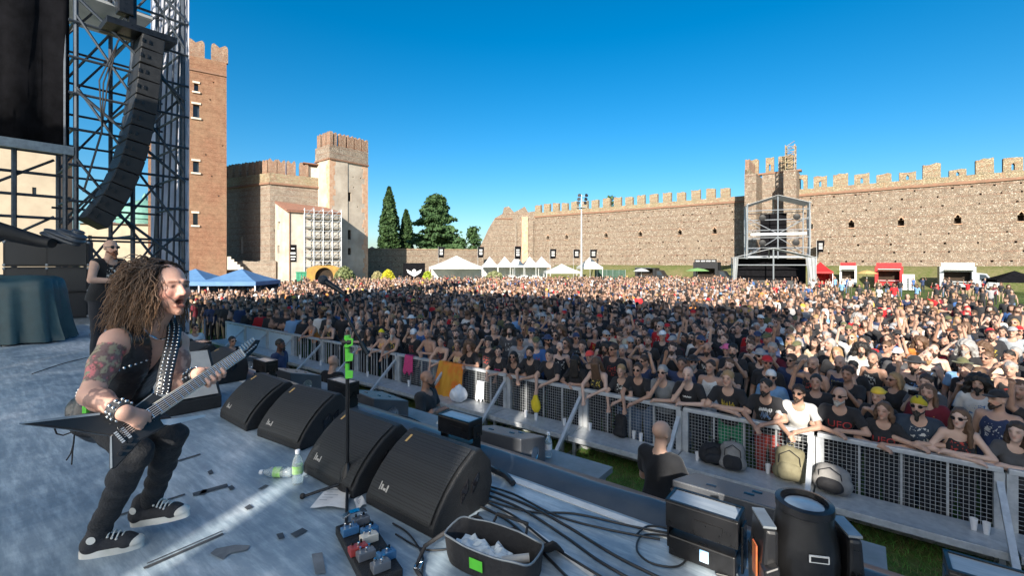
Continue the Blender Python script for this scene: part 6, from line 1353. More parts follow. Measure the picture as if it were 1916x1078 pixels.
for pts, m_ in ([((393, 1036), (404, 1027), (440, 1020), (468, 1021), (463, 1030), (430, 1036), (417, 1048))], 'tape_grey'), ([((388, 883), (396, 879), (400, 886), (392, 889))], 'tape_black'), ([((426, 912), (434, 908), (440, 914), (431, 918))], 'tape_black'), ([((457, 950), (467, 944), (474, 950), (463, 955))], 'tape_black'), ([((517, 1000), (529, 997), (533, 1007), (522, 1010))], 'tape_black'), ([((583, 1037), (603, 1034), (610, 1073), (590, 1075))], 'tape_grey'), ([((0, 640), (30, 632), (40, 640), (5, 650))], 'paper'):
    for p_ in pts: deck_quad('tape_patch', p_, m_)
for q in ((905, 900, 1015, 1078), (940, 952, 1110, 1078)): strip(*q, .03, 'tape_white') if q[0] > 930 else None
# ---- unseen roof and backdrop, shaped to shade the crowd and pass fill light
ZR = 10.8
e = empty('stage_roof', SN(0, 0, 0), ST_ANG, 'large stage roof spanning above the deck', 'stage roof')
mb = MB(); mb.sheet([[(-12.5+19*i/20, -9+10.4*j/10, ZR+.1+.06*math.sin(i*1.3)*math.sin(j)) for i in range(21)] for j in range(11)]); mb.build('canopy', 'roof_fill_skin', e)  # translucent white skin chosen to let fill light down into the shade
mb = MB()
for n_ in (-8.5, -3.6, 1.2): mb.box((-3.0, n_, ZR-.12), (19, .3, .22))
for u in (-12, -6, 0, 6): mb.box((u, -3.65, ZR-.36), (.3, 10, .22))
mb.build('truss', 'alu', e)
e = empty('fill_backdrop', SN(0, -8.8, 0), ST_ANG, 'unseen pale tarpaulin panels added behind the stage to pass sunlight forward', 'backdrop')  # out of view; pale sheets added so sunlight through them fills the shade
slits = [(.15, .30, 8.15, 9.2), (1.32, .13, 6.3, 8.7), (2.7, .11, 6.9, 8.4), (4.1, .28, 7.15, 8.0), (6.05, .55, 8.2, 9.4)]  # gaps placed so sun streaks land on the deck and front row
edges = [-17.5]
for u, w, a, b_ in slits: edges += [u-w/2, u+w/2]
edges.append(10.5)
def panel(u0, u1, z0, z1): mb = MB(); k = max(1, int((u1-u0)/.35)); mb.sheet([[(u0+(u1-u0)*i/k, .05*math.sin((u0+(u1-u0)*i/k)*6), z) for i in range(k+1)] for z in (z0, (z0+z1)/2, z1)]); mb.build('fill_tarp_panel', 'fill_tarp', e)
for i in range(0, len(edges), 2): panel(edges[i], edges[i+1], STZ-.3, ZR)
for u, w, a, b_ in slits: panel(u-w/2, u+w/2, STZ-.3, a); panel(u-w/2, u+w/2, b_, ZR)

# ---- side scaffold, drape and PA on the far side of the stage
def n_at(px, u): t = (px-958)/FPX; return u*(CU-t*SU)/(SU+t*CU)
US = -16.0
e = empty('black_drape', SN(US, 0, 0), ST_ANG, 'black side drape hanging high beside the scaffold tower', 'drape')
for k in range(3):
    n0, n1 = -8.6+k*3.65, -8.6+(k+1)*3.65-.03; mb = MB(); mb.sheet([[(.04*math.sin(i*.9)+.03*math.sin(i*2.3+z), n0+(n1-n0)*i/30, z) for i in range(31)] for z in (6.3, 8, 9.5, ZR+1.5)]); mb.build('drape_panel', 'black_cloth', e, solid=.02, smooth=70)
mb = MB(); mb.box((0, -3.1, 6.27), (.14, 11.0, .22)); mb.build('hem_batten', 'galv_dark', e)
e = empty('side_scaffold', SN(US, 0, 0), ST_ANG, 'dark tube scaffold along the side of the stage below the drape', 'scaffold')
for n_ in (-8.4, -6.3, -4.2, -2.1, 0, 1.4): mb = MB(); mb.tube((-.3, n_, 0), (-.3, n_, ZR), .05, n=6); mb.build('upright', 'scaf_dark', e)
for z in (2.2, 3.1, 4.0, 4.55, 5.1, 5.65, 6.2): mb = MB(); mb.tube((-.35, -8.6, z), (-.35, 2.4, z), .04, n=6); mb.build('ledger', 'scaf_dark', e)
for n_, z in ((-4.2, 3.1), (-2.1, 3.1), (0, 3.1), (-2.1, 4.55), (0, 4.55), (-4.2, 4.55)): mb = MB(); mb.tube((-.4, n_, z), (-.4, n_+2.1, z+1.5), .035, n=6); mb.build('brace', 'scaf_dark', e)
e = empty('scaffold_tower', SN(US, 0, 0), ST_ANG, 'tall dark scaffold tower carrying the hanging loudspeakers', 'scaffold tower')
NS = (2.45, 3.6, 4.78); UO = (0, -2.4)
for n_ in NS:
    for u in UO: mb = MB(); mb.tube((u, n_, 0), (u, n_, 14.0), .055, n=8); mb.build('upright', 'scaf_dark', e)
mb = MB(); mb.tube((.0, 2.25, 0), (0, 2.25, 14), .05, n=8); mb.build('upright', 'scaf_dark', e)
for k in range(15):
    z = .4+k*.92
    for u in UO: mb = MB(); mb.tube((u+.06, NS[0]-.15, z), (u+.06, NS[-1]+.12, z), .036, n=6); mb.build('ledger', 'scaf_dark', e)
    for n_ in NS: mb = MB(); mb.tube((UO[1], n_, z+.08), (UO[0], n_, z+.08), .036, n=6); mb.build('transom', 'scaf_dark', e)
for k in range(7):
    z = .6+k*1.84
    for u, a, b_ in ((.1, 0, 1), (.1, 1, 2), (-2.3, 1, 0), (-2.3, 2, 1)): mb = MB(); mb.tube((u, NS[a], z+1.8), (u, NS[b_], z), .034, n=6); mb.build('brace', 'scaf_dark', e)
for k in range(5): mb = MB(); mb.tube((.15, NS[0], 3.0+k*2.4), (.15, NS[2], 1.0+k*2.4), .04, n=6); mb.build('long_brace', 'scaf_dark', e)
for k in range(6):
    mb = MB(); mb.tube((UO[1], NS[k % 2], .5+k*2), (UO[0], NS[k % 2+1], 2.4+k*2), .034, n=6); mb.build('brace', 'scaf_dark', e)
mb = MB(); mb.sheet([[(.1-3.6*i/14, 4.9+.012*math.sin(i*1.7)+.01*math.sin(z), z) for i in range(15)] for z in (0, 2, 4, 6, 8, 10, 12, 14)]); mb.build('scrim_sheet', 'scrim', e, solid=.01, smooth=70)
mb = MB()
for i in range(5): mb.tube((-.5-.7*i, 4.8, .2), (.0-.5*max(0, i-1.2), 4.78, 14), .03, n=6)
tag(mb.build('stay_tubes', 'scaf_dark', e), kind='stuff')
mb = MB(); mb.box((-2.6, 3.1, 11.0), (2.4, 2.6, .08)); mb.build('roof_sheet', 'pale_tarp', e)
# line array
ULA = -15.7
pth = [(277, 92), (274, 118), (271, 146), (268, 174), (264, 202), (259, 230), (253, 258), (246, 286), (237, 313), (226, 339), (213, 364), (198, 388), (181, 409)]
cen = []
for x, y in pth:
    n_ = n_at(x, ULA); p = SN(ULA, n_); cen.append((n_, HC-(y-HZ)/FPX*p.y))
e = empty('line_array', SN(ULA, 0, 0), ST_ANG, 'curved hanging column of black line array loudspeakers', 'loudspeaker')
for i in range(len(cen)):
    a = cen[max(0, i-1)]; b_ = cen[min(len(cen)-1, i+1)]; ang = math.atan2(a[0]-b_[0], a[1]-b_[1]); mx = Matrix.Rotation(-ang, 3, 'X') if False else Matrix.Rotation(-ang, 3, 'X')
    n_, z = cen[i]; ln_ = math.hypot(a[0]-b_[0], a[1]-b_[1])/(2 if 0 < i < len(cen)-1 else 1)
    mb = MB(); h = ln_*.985
    mb.prism([(-.52, -h/2), (.52, -h/2), (.52, h/2), (-.52, h/2)], -.26, .24, Matrix.Translation((0, n_, z)).to_3x3() if False else None)
    mb.v = [tuple(Vector((0, n_, z))+mx @ Vector((v[0], v[1], v[2]*(.93 if v[1] < 0 else 1.0)))) for v in mb.v]
    c = mb.build('speaker_cabinet', 'cab_black', e, bevel=.02)
    for sx in (-1, 1): mb = MB(); q = [Vector((0, n_, z))+mx @ Vector((.53, -.16+sx*.07, zz)) for zz in (-.05, .05)]; mb.beam(q[0], q[1], .05, .02); mb.build('handle', 'steel_black', c)
mb = MB(); n_, z = cen[0]; mb.box((0, n_-.2, z+.32), (.9, 1.5, .16)); mb.build('fly_frame', 'steel_black', e)
mb = MB(); mb.beam((0, n_-.35, z+.35), (0, n_-.35, z+2.2), .16, .2); mb.build('hoist', 'steel_black', e); mb = MB(); mb.box((0, n_-.5, z+1.0), (.3, .35, .55)); mb.build('motor', 'steel_black', e, bevel=.03)
mb = MB(); 
for k in range(3): mb.path([(.1*k, cen[0][0]-.65, cen[0][1]), (.1*k, cen[3][0]-.75-.1*k, cen[3][1]), (.05*k, cen[6][0]-.7, cen[6][1]), (.05*k, cen[10][0]-.6, cen[10][1])], .018, 5)
tag(mb.build('cables', 'cable_black', e), kind='stuff')
# ---- backline
def cab_box(w, h, d, e):
    mb = MB(); mb.box((0, 0, h/2), (w, d, h)); o = mb.build('cabinet', 'cab_black', e, bevel=.015); mb = MB(); mb.box((0, -d/2-.004, h/2), (w-.09, .02, h-.09)); mb.build('grille_cloth', 'grille', e)
    for sx in (-1, 1):
        for z in (.035, h-.035): mb = MB(); mb.ball((sx*(w/2-.02), -d/2+.01, z), .035, 6, 4); mb.build('corner_guard', 'galv_dark', e)
Yc = 10.3
for j in range(3):
    for i in range(2):
        p = PX((59, 125)[i], 600, Yc); w = .80 if i == 0 else .72; e = empty('speaker_cabinet', (p.x, Yc+.08*i, STZ+.16+j*.585), .55, ('black guitar speaker cabinet in the stack beside the drums, %s row, %s column' % (('bottom', 'middle', 'top')[j], ('drum side', 'scaffold side')[i])), 'loudspeaker', 'stacked guitar speaker cabinets'); cab_box(w, .575, .36, e)
p = PX(92, 600, Yc); mb = MB(); mb.box((0, 0, .08), (1.75, .6, .15)); tag(mb.build('cabinet_plinth', 'galv_dark', loc=(p.x, Yc+.04, STZ), rz=.55), 'low metal plinth under the stacked speaker cabinets', 'plinth')
# covered drum riser
e = empty('covered_case', PX(-8, 640, 8.0)*Vector((1, 1, 0))+Vector((0, 0, STZ)), .5, 'low case draped with a dark teal cloth on the stage', 'case')
rows = []; A = .82; Bv = .5
for k, (sc, z) in enumerate(((.0, 1.14), (.5, 1.15), (.9, 1.13), (1.0, 1.08), (1.03, .9), (1.06, .6), (1.1, .3), (1.16, .03))):
    rr = []
    for i in range(72):
        a = 2*math.pi*i/72; c, s = math.cos(a), math.sin(a); q = max(abs(c), abs(s)); fold = (1+.085*max(0, k-2)/4*math.sin(i*1.75+.5*math.sin(i*.6))+.03*max(0, k-2)/4*math.sin(i*.7))
        rr.append((A*c/q**.8*sc*fold, Bv*s/q**.8*sc*fold, z+.04*math.sin(i*.4)*(k < 4)))
    rows.append(rr)
mb = MB(); mb.sheet(rows, closed=True); mb.build('cloth_cover', 'teal_cloth', e, smooth=80); mb = MB(); mb.box((0, 0, .53), (2*A-.4, 2*Bv-.3, 1.0)); mb.build('case_body', 'cab_black', e)
mb = MB(); mb.path([PX(-20, 425, 8.6), PX(30, 440, 8.8), PX(75, 452, 9), PX(98, 455, 9)], [.16, .15, .12, .1], 10); tag(mb.build('rolled_tarp', 'cab_black', smooth=60), 'rolled dark tarpaulin lying across the side scaffold', 'tarpaulin')
S = Solid(.05); c0 = PX(115, 440, 9.2); S.cone(c0+Vector((-.25, 0, .0)), c0+Vector((.25, .05, -.05)), .13, .16); S.disp = lambda p: .02*np.sin(p[..., 2]*60+p[..., 0]*25); V, Q = S.mesh(.02); tag(link_mesh('tied_bundle', arr_mesh('tied_bundle', V, Q, 'vinyl_black')), 'shiny black tied bundle above the speaker cabinets', 'bundle')

# ---- stage monitors
def wedge(u, n, label, yaw=0.0, W=.575, D=.47, Hh=.345, logo=True, group='stage monitors along the front edge', z=STZ):
    """toe-left corner at (u, n); grille looks back at the band (-n), sides along u"""
    e = empty('stage_monitor', SN(u, n, z), ST_ANG+yaw, label, 'loudspeaker', group)
    arc = [(0.0, .05), (.045, .125), (.10, .19), (.16, .245), (.22, .29), (.28, .322), (.32, Hh)]
    prof = [(0, .0), (D*.93, 0), (D, .12), (D*.97, .25), (.37, Hh)]+arc[::-1]
    mb = MB(); n_ = len(prof); 
    L_ = [(0.0, y, zz) for y, zz in prof]+[(W, y, zz) for y, zz in prof]
    mb.add(L_, [tuple(range(n_)), tuple(reversed(range(n_, 2*n_)))]+[(i, n_+i, n_+(i+1) % n_, (i+1) % n_) for i in range(n_)])
    mb.f = [tuple(reversed(f)) for f in mb.f]; b = mb.build('cabinet', 'cab_black', e, bevel=.012)
    mb = MB(); mb.sheet([[(x, y-.008, zz+.008) for x in (.022, W/2, W-.022)] for y, zz in [(.004, .06)]+arc[1:]]); mb.build('grille', 'grille', e, smooth=50)
    for sx, xx in ((1, W+.002), (-1, -.002)):
        for k in range(2):
            mb = MB(); q = [(.20+.085*k, .10+.02*k), (.255+.085*k, .16+.02*k), (.255+.085*k, .215+.01*k), (.20+.085*k, .17+.01*k)]; mb.add([(xx, a, c) for a, c in q]+[(xx+sx*.004, a, c) for a, c in q], [(0, 1, 2, 3), (7, 6, 5, 4), (0, 4, 5, 1), (1, 5, 6, 2), (2, 6, 7, 3), (3, 7, 4, 0)]); mb.build('handle_slot', 'lens_black', b)
    if logo:
        nx, nz = -.80*.015, .60*.015; mb = MB()          # badge and sticker laid on the grille, standing a little proud of it
        for x0, w, t0, t1 in ((.10, .008, .25, .8), (.114, .015, .3, .65), (.134, .022, .3, .45), (.16, .012, .25, .7)):
            q = [(.02+.045*t, .082+.068*t) for t in (t0, t1)]; mb.add([(x0, q[0][0]+nx, q[0][1]+nz), (x0+w, q[0][0]+nx, q[0][1]+nz), (x0+w, q[1][0]+nx, q[1][1]+nz), (x0, q[1][0]+nx, q[1][1]+nz)], [(0, 1, 2, 3)])
        mb.build('badge', 'panel_dim', b)
        mb = MB(); mb.add([(.07, .232, .311), (.088, .232, .311), (.088, .282, .337), (.07, .282, .337)], [(0, 1, 2, 3)]); mb.build('inventory_sticker', 'straw', b)
    return e
wedge(-2.29, 1.58, 'curved black stage monitor between the open bag and the mic stand')
wedge(-2.96, 1.56, 'curved black stage monitor directly behind the mic stand')
wedge(-3.88, 1.66, 'black stage monitor behind the water bottles', .10)
wedge(-4.62, 1.66, 'black stage monitor next to the bottles, nearer the guitar head', -.02)
e = empty('stage_monitor', SN(-5.62, 1.25, STZ), ST_ANG-.12, 'stage monitor with a pale sloped panel behind the fretting hand', 'loudspeaker', 'stage monitors along the front edge')
mb = MB(); pr = [(0, 0), (.62, 0), (.62, .12), (.16, .50), (0, .46)]; n_ = len(pr); mb.add([(x, y, z) for x in (0.0, .66) for y, z in [(p[1], 0) for p in ()]] if False else [(p[0], 0.0, p[1]) for p in pr]+[(p[0], .62, p[1]) for p in pr], [tuple(range(n_)), tuple(reversed(range(n_, 2*n_)))]+[(i, n_+i, n_+(i+1) % n_, (i+1) % n_) for i in range(n_)]); mb.build('cabinet', 'cab_black', e, bevel=.012)
mb = MB(); mb.add([(.612, .03, .135), (.612, .59, .135), (.175, .59, .496), (.175, .03, .496)], [(0, 1, 2, 3)]); mb.v = [(x+.008, y, z+.008) for x, y, z in mb.v]; mb.build('pale_panel', 'panel_dim', e)
wedge(-7.2, 1.9, 'far black stage monitor with smooth grille behind the singer', .1); wedge(-7.95, 1.9, 'farthest small stage monitor near the stage corner', .1); wedge(-6.45, 2.0, 'black stage monitor near the far strobe light', -.1)
# ---- strobe lights on the lip
def strobe(u, n, label, yaw=0.0, s=1.0):
    e = empty('strobe_light', SN(u, n, STZ), ST_ANG+yaw, label, 'stage light', 'strobe lights along the stage lip'); e.scale = (.86*s, .86*s, .86*s)
    mb = MB(); mb.box((0, 0, .065), (.34, .16, .11)); mb.build('base', 'steel_black', e, bevel=.008)
    h = mb = MB(); mb.box((0, 0, .235), (.37, .17, .14)); h = mb.build('lamp_head', 'steel_black', e, bevel=.006)
    mb = MB(); mb.box((0, 0, .306), (.345, .145, .006)); mb.build('lamp_glass', 'strobe_glass', h)
    mb = MB()
    for a, b_ in (((-.18, .312), (.18, .312)),):
        mb.box((0, -.078, .309), (.37, .014, .012)); mb.box((0, .078, .309), (.37, .014, .012)); mb.box((-.178, 0, .309), (.014, .15, .012)); mb.box((.178, 0, .309), (.014, .15, .012))
    mb.build('rim', 'steel_black', h)
    for sx in (-1, 1): mb = MB(); mb.prism([(sx*.19, .03), (sx*.19+.012, .03), (sx*.19+.012, .27), (sx*.19, .27)], -.045, .045); mb.build('yoke_arm', 'steel_black', e, bevel=.003)
    mb = MB(); mb.box((.02, -.083, .07), (.045, .006, .06)); mb.build('sticker', 'sticker_blue' if s > 1 else 'tape_green', e)
    mb = MB(); mb.box((.04, -.0875, .235), (.14, .004, .035)); mb.build('lettering_plate', 'steel_black', h)
    return e
strobe(-.585, 2.25, 'nearest wide strobe light with a blue sticker beside the moving head', 0, 1.001); strobe(-2.36, 2.44, 'strobe light behind the two curved monitors'); strobe(-3.98, 2.5, 'strobe light left of the green taped mic stand'); strobe(-5.56, 2.48, 'strobe light behind the guitar headstock'); strobe(-7.6, 2.5, 'far strobe light near the guard in the white shirt'); strobe(.42, 2.36, 'strobe light cut by the picture corner beyond the moving head') if False else strobe(.42, 2.36, 'strobe light beyond the moving head, half out of view', 0, 1.05)
# ---- moving head
e = empty('moving_head', SN(-.17, 2.03, STZ), ST_ANG+.45, 'black moving head spotlight pointing up at the stage edge', 'stage light'); e.scale = (.9, .9, .84)
mb = MB(); mb.box((0, 0, .07), (.34, .30, .13)); mb.build('base', 'steel_black', e, bevel=.02)
for sx in (-1, 1):
    mb = MB(); mb.prism([(sx*.125, .14), (sx*.185, .14), (sx*.19, .30), (sx*.175, .50), (sx*.125, .50)][::sx], -.09, .09); a_ = mb.build('yoke_arm', 'steel_black', e, bevel=.015); mb = MB(); mb.box((sx*.155, 0, .505), (.05, .15, .01)); mb.build('arm_cap', 'galv_dark', a_)
mb = MB(); mb.prism([(-.185, .13), (.185, .13), (.19, .34), (.135, .37), (.128, .30), (.07, .225), (-.07, .225), (-.128, .30), (-.135, .37), (-.19, .34)], -.125, .11); mb.build('yoke_bridge', 'steel_black', e, bevel=.008)
mb = MB(); mb.lathe([(.06, .19), (.10, .21), (.122, .27), (.128, .36), (.122, .45), (.105, .535), (.102, .565), (.108, .57), (.108, .60), (.088, .605), (.085, .585)], 28, sx=.98, sy=1.06); h = mb.build('lamp_head', 'steel_black', e, smooth=45)
mb = MB(); mb.lathe([(.002, .592), (.05, .590), (.084, .582)], 24); mb.build('lens', 'lens_glass', h, smooth=60)
mb = MB(); mb.box((0, -.138, .43), (.07, .006, .03)); mb.build('badge', 'print_white', h); mb = MB(); mb.box((0, -.140, .43), (.06, .006, .02)); mb.build('badge_inset', 'steel_black', h); mb = MB(); mb.box((0, -.132, .30), (.10, .03, .08)); mb.build('vent_cover', 'steel_black', h, bevel=.004)
for k in range(4): mb = MB(); mb.box((0, -.149, .275+k*.016), (.08, .004, .006)); mb.build('vent_slot', 'lens_black', h)
mb = MB(); mb.box((-.196, -.02, .33), (.006, .05, .14)); mb.build('warning_sticker', 'sticker_orange', e)
mb = MB(); mb.box((-.08, -.152, .09), (.07, .004, .03)); mb.build('blue_label', 'sticker_blue', e)
# ---- front fills on platforms in the pit
FFL = ['large front fill speaker beside the moving head', 'front fill speaker with a water bottle next to it', 'front fill speaker next to the guard with folded arms', 'front fill speaker behind the guitar headstock strobe', 'front fill speaker near the guard with short braids', 'far front fill speaker by the guard in sunglasses', 'farthest front fill speaker at the stage corner']
for k in range(7):
    u = -.55-1.88*k; e = empty('pit_platform', SN(u, 3.25, 0), ST_ANG, 'dark plywood pit platform under the '+FFL[k], 'platform', 'pit platforms'); mb = MB(); mb.box((0.1, 0, 1.56), (1.15, 1.02, .05)); mb.build('top_board', 'wood_ply', e)
    for sx in (-.4, .6):
        for sy in (-.45, .45): mb = MB(); mb.beam((sx, sy, 0), (sx, sy, 1.54), .05); mb.build('leg', 'galv_dark', e)
    mb = MB(); mb.box((.1, -.5, .8), (1.1, .02, 1.5)); mb.build('front_cloth', 'black_cloth', e)
    s = 1.15 if k == 0 else 1.0
    e = empty('front_fill_speaker', SN(u-.1, 3.2, 1.586), ST_ANG+.12*math.sin(k*2.1), FFL[k], 'loudspeaker', 'front fill speakers in the pit'); e.scale = (s, s, s)
    mb = MB(); mb.prism([(-.28, 0), (.28, 0), (.28, .36), (-.28, .36)], -.2, .24); mb.v = [(x, y, z-.12*(z > .2)*(y > 0)) for x, y, z in mb.v]; b_ = mb.build('cabinet', 'cab_grey', e, bevel=.01)
    mb = MB(); mb.lathe([(.07, 0), (.07, .006), (.055, .006), (.05, .002)], 16, (.281, .03, .15), Matrix.Rotation(R(90), 3, 'Y')); mb.build('connector_plate', 'chrome', b_)
    mb = MB(); mb.box((0, .245, .12), (.5, .012, .2)); mb.build('grille', 'grille', b_)
    for x, y in ((-.1, -.08), (.08, -.02), (.1, .1)): mb = MB(); mb.box((x, y, .362-.12*(y+.2)/.44*1.0), (.05, .018, .008)); mb.build('fly_point', 'lens_black', b_)
M('mic_grille', (.05, .055, .065), (.03, .033, .04), 200, .4, .6, bump=.5, bscale=400); M('wrap', (.42, .50, .56), (.55, .62, .68), 30, .12); M('ink_grey', (.25, .25, .27), (.35, .35, .36), 20, .8)
# ---- microphone stand
Ym = 2.82; base = GZ(650, 918, STZ); Xm = base.x; Ym = base.y
e = empty('microphone_stand', (Xm, Ym, STZ), 0, 'black microphone boom stand with bright green tape', 'mic stand')
loc = lambda x, y, Y=Ym: PX(x, y, Y)-Vector((Xm, Ym, STZ))
mb = MB(); mb.lathe([(.055, .03), (.05, .07), (.028, .14), (.014, .17)], 16); mb.build('base_cone', 'steel_black', e, smooth=40)
for q in (GZ(566, 934, STZ), GZ(648, 992, STZ), GZ(700, 908, STZ)): d = q-Vector((Xm, Ym, STZ)); mb = MB(); mb.tube((0, 0, .055), (d.x, d.y, .012), .009, n=8); l_ = mb.build('leg', 'steel_black', e, smooth=40); mb = MB(); mb.ball((d.x, d.y, .016), .017, 8, 5); mb.build('rubber_foot', 'tyre', l_, smooth=40)
zt_ = loc(650, 640).z; mb = MB(); mb.tube((0, 0, .1), (0, 0, zt_), .0115, n=10); mb.build('pole', 'steel_black', e, smooth=40)
for y0, y1, r_ in ((628, 650, .02), (652, 676, .0145), (680, 708, .014)): mb = MB(); mb.tube((0, 0, loc(650, y1).z), (0, 0, loc(650, y0).z), r_, n=8); mb.build('green_tape', 'tape_green', e)
for y in (640, 668, 700): mb = MB(); mb.add([(.0, -.014, loc(0, y+8).z), (.04, -.02, loc(0, y+6).z), (.042, -.018, loc(0, y-7).z), (.0, -.014, loc(0, y-9).z)], [(0, 1, 2, 3)]); mb.build('green_tape_flap', 'tape_green', e, solid=.002)
mb = MB(); mb.tube((-.03, 0, zt_), (.03, 0, zt_), .022, n=10); mb.build('clutch', 'steel_black', e, smooth=40)
b0, b1 = loc(688, 664), loc(629, 556); mb = MB(); mb.tube(b0, b1, .009, n=8); mb.build('boom', 'steel_black', e, smooth=40)
mb = MB(); mb.tube(b0, b0.lerp(b1, .22), .016, n=8); mb.build('counterweight', 'steel_black', e, smooth=40)
mb = MB(); mb.tube(b1, loc(638, 552), .016, .018, n=10); mb.build('clip', 'steel_black', e, smooth=40)
m0, m1 = PX(643, 549, Ym), PX(600, 521, Ym); d = (m1-m0); L_ = d.length; mx = d.to_track_quat('Z', 'Y').to_matrix()
e = empty('microphone', m0, 0, 'black handheld microphone clipped on the boom stand', 'microphone'); mb = MB(); mb.lathe([(.011, 0), (.013, .02), (.019, L_*.72), (.0205, L_*.76), (.0215, L_*.78)], 16, mx=mx); mb.build('body', 'steel_black', e, smooth=40)
mb = MB(); mb.lathe([(.021, L_*.77), (.0285, L_*.82), (.030, L_*.9), (.026, L_*.99), (.015, L_*1.05), (.002, L_*1.06)], 16, mx=mx); mb.build('grille_ball', 'mic_grille', e, smooth=60)
mb = MB(); cb = [m0+Vector((0, 0, 0)), m0+Vector((.05, .02, -.12)), PX(660, 620, Ym-.02), PX(655, 700, Ym-.015), PX(657, 800, Ym-.012), PX(652, 900, Ym-.03), GZ(668, 930, STZ+.008), GZ(720, 925, STZ+.008), GZ(800, 990, STZ+.008)]; mb.path(cb, .0035, 5)
# ---- bottles
M('pet_clear', (0.70, 0.80, 0.84), (0.6, 0.72, 0.78), 6, 0.08); b_ = MATS['pet_clear'].node_tree.nodes['Principled BSDF']; b_.inputs['Transmission Weight'].default_value = 0.75; b_.inputs['IOR'].default_value = 1.33
M('label_green', (0.20, 0.55, 0.06), (0.55, 0.65, 0.5), 22, 0.4); M('cap_white', (.7, .72, .75), (.6, .62, .66), 5, .4)
def bottle(loc_, label, rot=(0, 0, 0), h=.21, lab='label_green'):
    e = empty('water_bottle', loc_, 0, label, 'bottle'); e.rotation_euler = rot; k = h/.21
    mb = MB(); mb.lathe([(.024*k, 0), (.031*k, .008*k), (.0315*k, .05*k), (.029*k, .058*k), (.0315*k, .066*k), (.0315*k, .125*k), (.028*k, .150*k), (.015*k, .178*k), (.0125*k, .185*k), (.0125*k, .195*k)], 18); mb.build('body', 'pet_clear', e, smooth=50)
    mb = MB(); mb.lathe([(.0322*k, .07*k), (.0322*k, .118*k)], 18); mb.f = mb.f[:-2]; mb.m = mb.m[:-2]; mb.build('label', lab, e, smooth=50); mb = MB(); mb.lathe([(.0145*k, .190*k), (.0145*k, .21*k), (.012*k, .212*k)], 14); mb.build('cap', 'cap_white', e, smooth=40); return e
bottle(GZ(557, 906, STZ), 'clear plastic water bottle standing on the stage floor', h=.215)
p = GZ(548, 884, STZ+.032); q = GZ(488, 884, STZ+.032); bottle(p, 'water bottle with green label lying on the stage floor', (0, R(90), math.atan2((q-p).y, (q-p).x)), .215)
bottle(GZ(1026, 856, 1.59), 'clear water bottle standing on the pit platform', h=.23, lab='cup_white')
# ---- set lists
def sheet_paper(pts, label):
    mb = MB(); q = [GZ(x, y, STZ+.012) for x, y in pts]; rows = [[q[0].lerp(q[1], i/6).lerp(q[3].lerp(q[2], i/6), j/6)+Vector((0, 0, .006*math.sin(i*1.1+j*.7)+.006)) for i in range(7)] for j in range(7)]; mb.sheet(rows); o = mb.build('set_list', 'paper', smooth=60); tag(o, label, 'paper')
    for k in range(6): a, b_ = (k+1.2)/8, .62-.12*(k % 3); mb = MB(); l0 = q[0].lerp(q[3], a).lerp(q[1].lerp(q[2], a), .15); l1 = q[0].lerp(q[3], a).lerp(q[1].lerp(q[2], a), b_); dn = (q[3]-q[0]).normalized()*.006; mb.add([l0+Vector((0, 0, .02)), l1+Vector((0, 0, .02)), l1+dn+Vector((0, 0, .02)), l0+dn+Vector((0, 0, .02))], [(0, 1, 2, 3)]); mb.build('text_line', 'ink_grey', o)
sheet_paper([(618, 912), (662, 914), (646, 952), (580, 951)], 'white set list sheet taped by the mic stand'); sheet_paper([(662, 938), (676, 930), (686, 944), (668, 956)], 'small white note taped beside the set list')
# ---- pedal board
A, B = GZ(664, 1000, STZ), GZ(712, 1085, STZ); d = B-A; e = empty('pedal_board', (A+B)/2, math.atan2(d.y, d.x), 'guitar effects pedal board packed with coloured pedals', 'pedal board'); Lp = d.length*1.25; Wp = .17
mb = MB(); mb.prism([(-Lp/2, .0), (Lp/2, .0), (Lp/2, .045), (-Lp/2, .045)], -Wp/2, Wp/2); mb.build('board', 'cab_black', e, bevel=.006)
M('pedal_red', (.36, .05, .045), (.3, .04, .04), 8, .35); M('pedal_cream', (.62, .58, .50), (.55, .5, .44), 8, .4); M('pedal_blue', (.04, .12, .26), (.05, .16, .3), 8, .3); M('pedal_grey', (.14, .15, .17), (.10, .11, .13), 8, .35)
for i, (m_, y) in enumerate((('pedal_grey', .03), ('pedal_blue', -.04), ('pedal_blue', .04), ('pedal_cream', .02), ('pedal_red', -.05), ('pedal_grey', -.03), ('pedal_blue', .045), ('pedal_grey', 0))):
    x = -Lp/2+.05+i*(Lp-.09)/7.2; mb = MB(); mb.prism([(x-.028, .046), (x+.028, .046), (x+.028, .085), (x-.028, .075)], y-.04, y+.04); pd = mb.build('pedal', m_, e, bevel=.004)
    mb = MB(); mb.lathe([(.007, .07), (.007, .098), (.004, .1)], 10, (x+.012, y, 0)); mb.build('foot_switch', 'chrome', pd)
    for sx in (-1, 1): mb = MB(); mb.lathe([(.006, .07), (.005, .092)], 8, (x-.016, y+sx*.02, 0)); mb.build('knob', 'chrome' if i % 2 else 'steel_black', pd)
for k in range(3): mb = MB(); x = -Lp/2+.03+k*.012; mb.path([(x, -.06, .1), (x+.02, -.03, .125), (x+.01, .02, .12), (x, .06, .1)], .005, 5); mb.build('patch_cable', 'chrome', e)
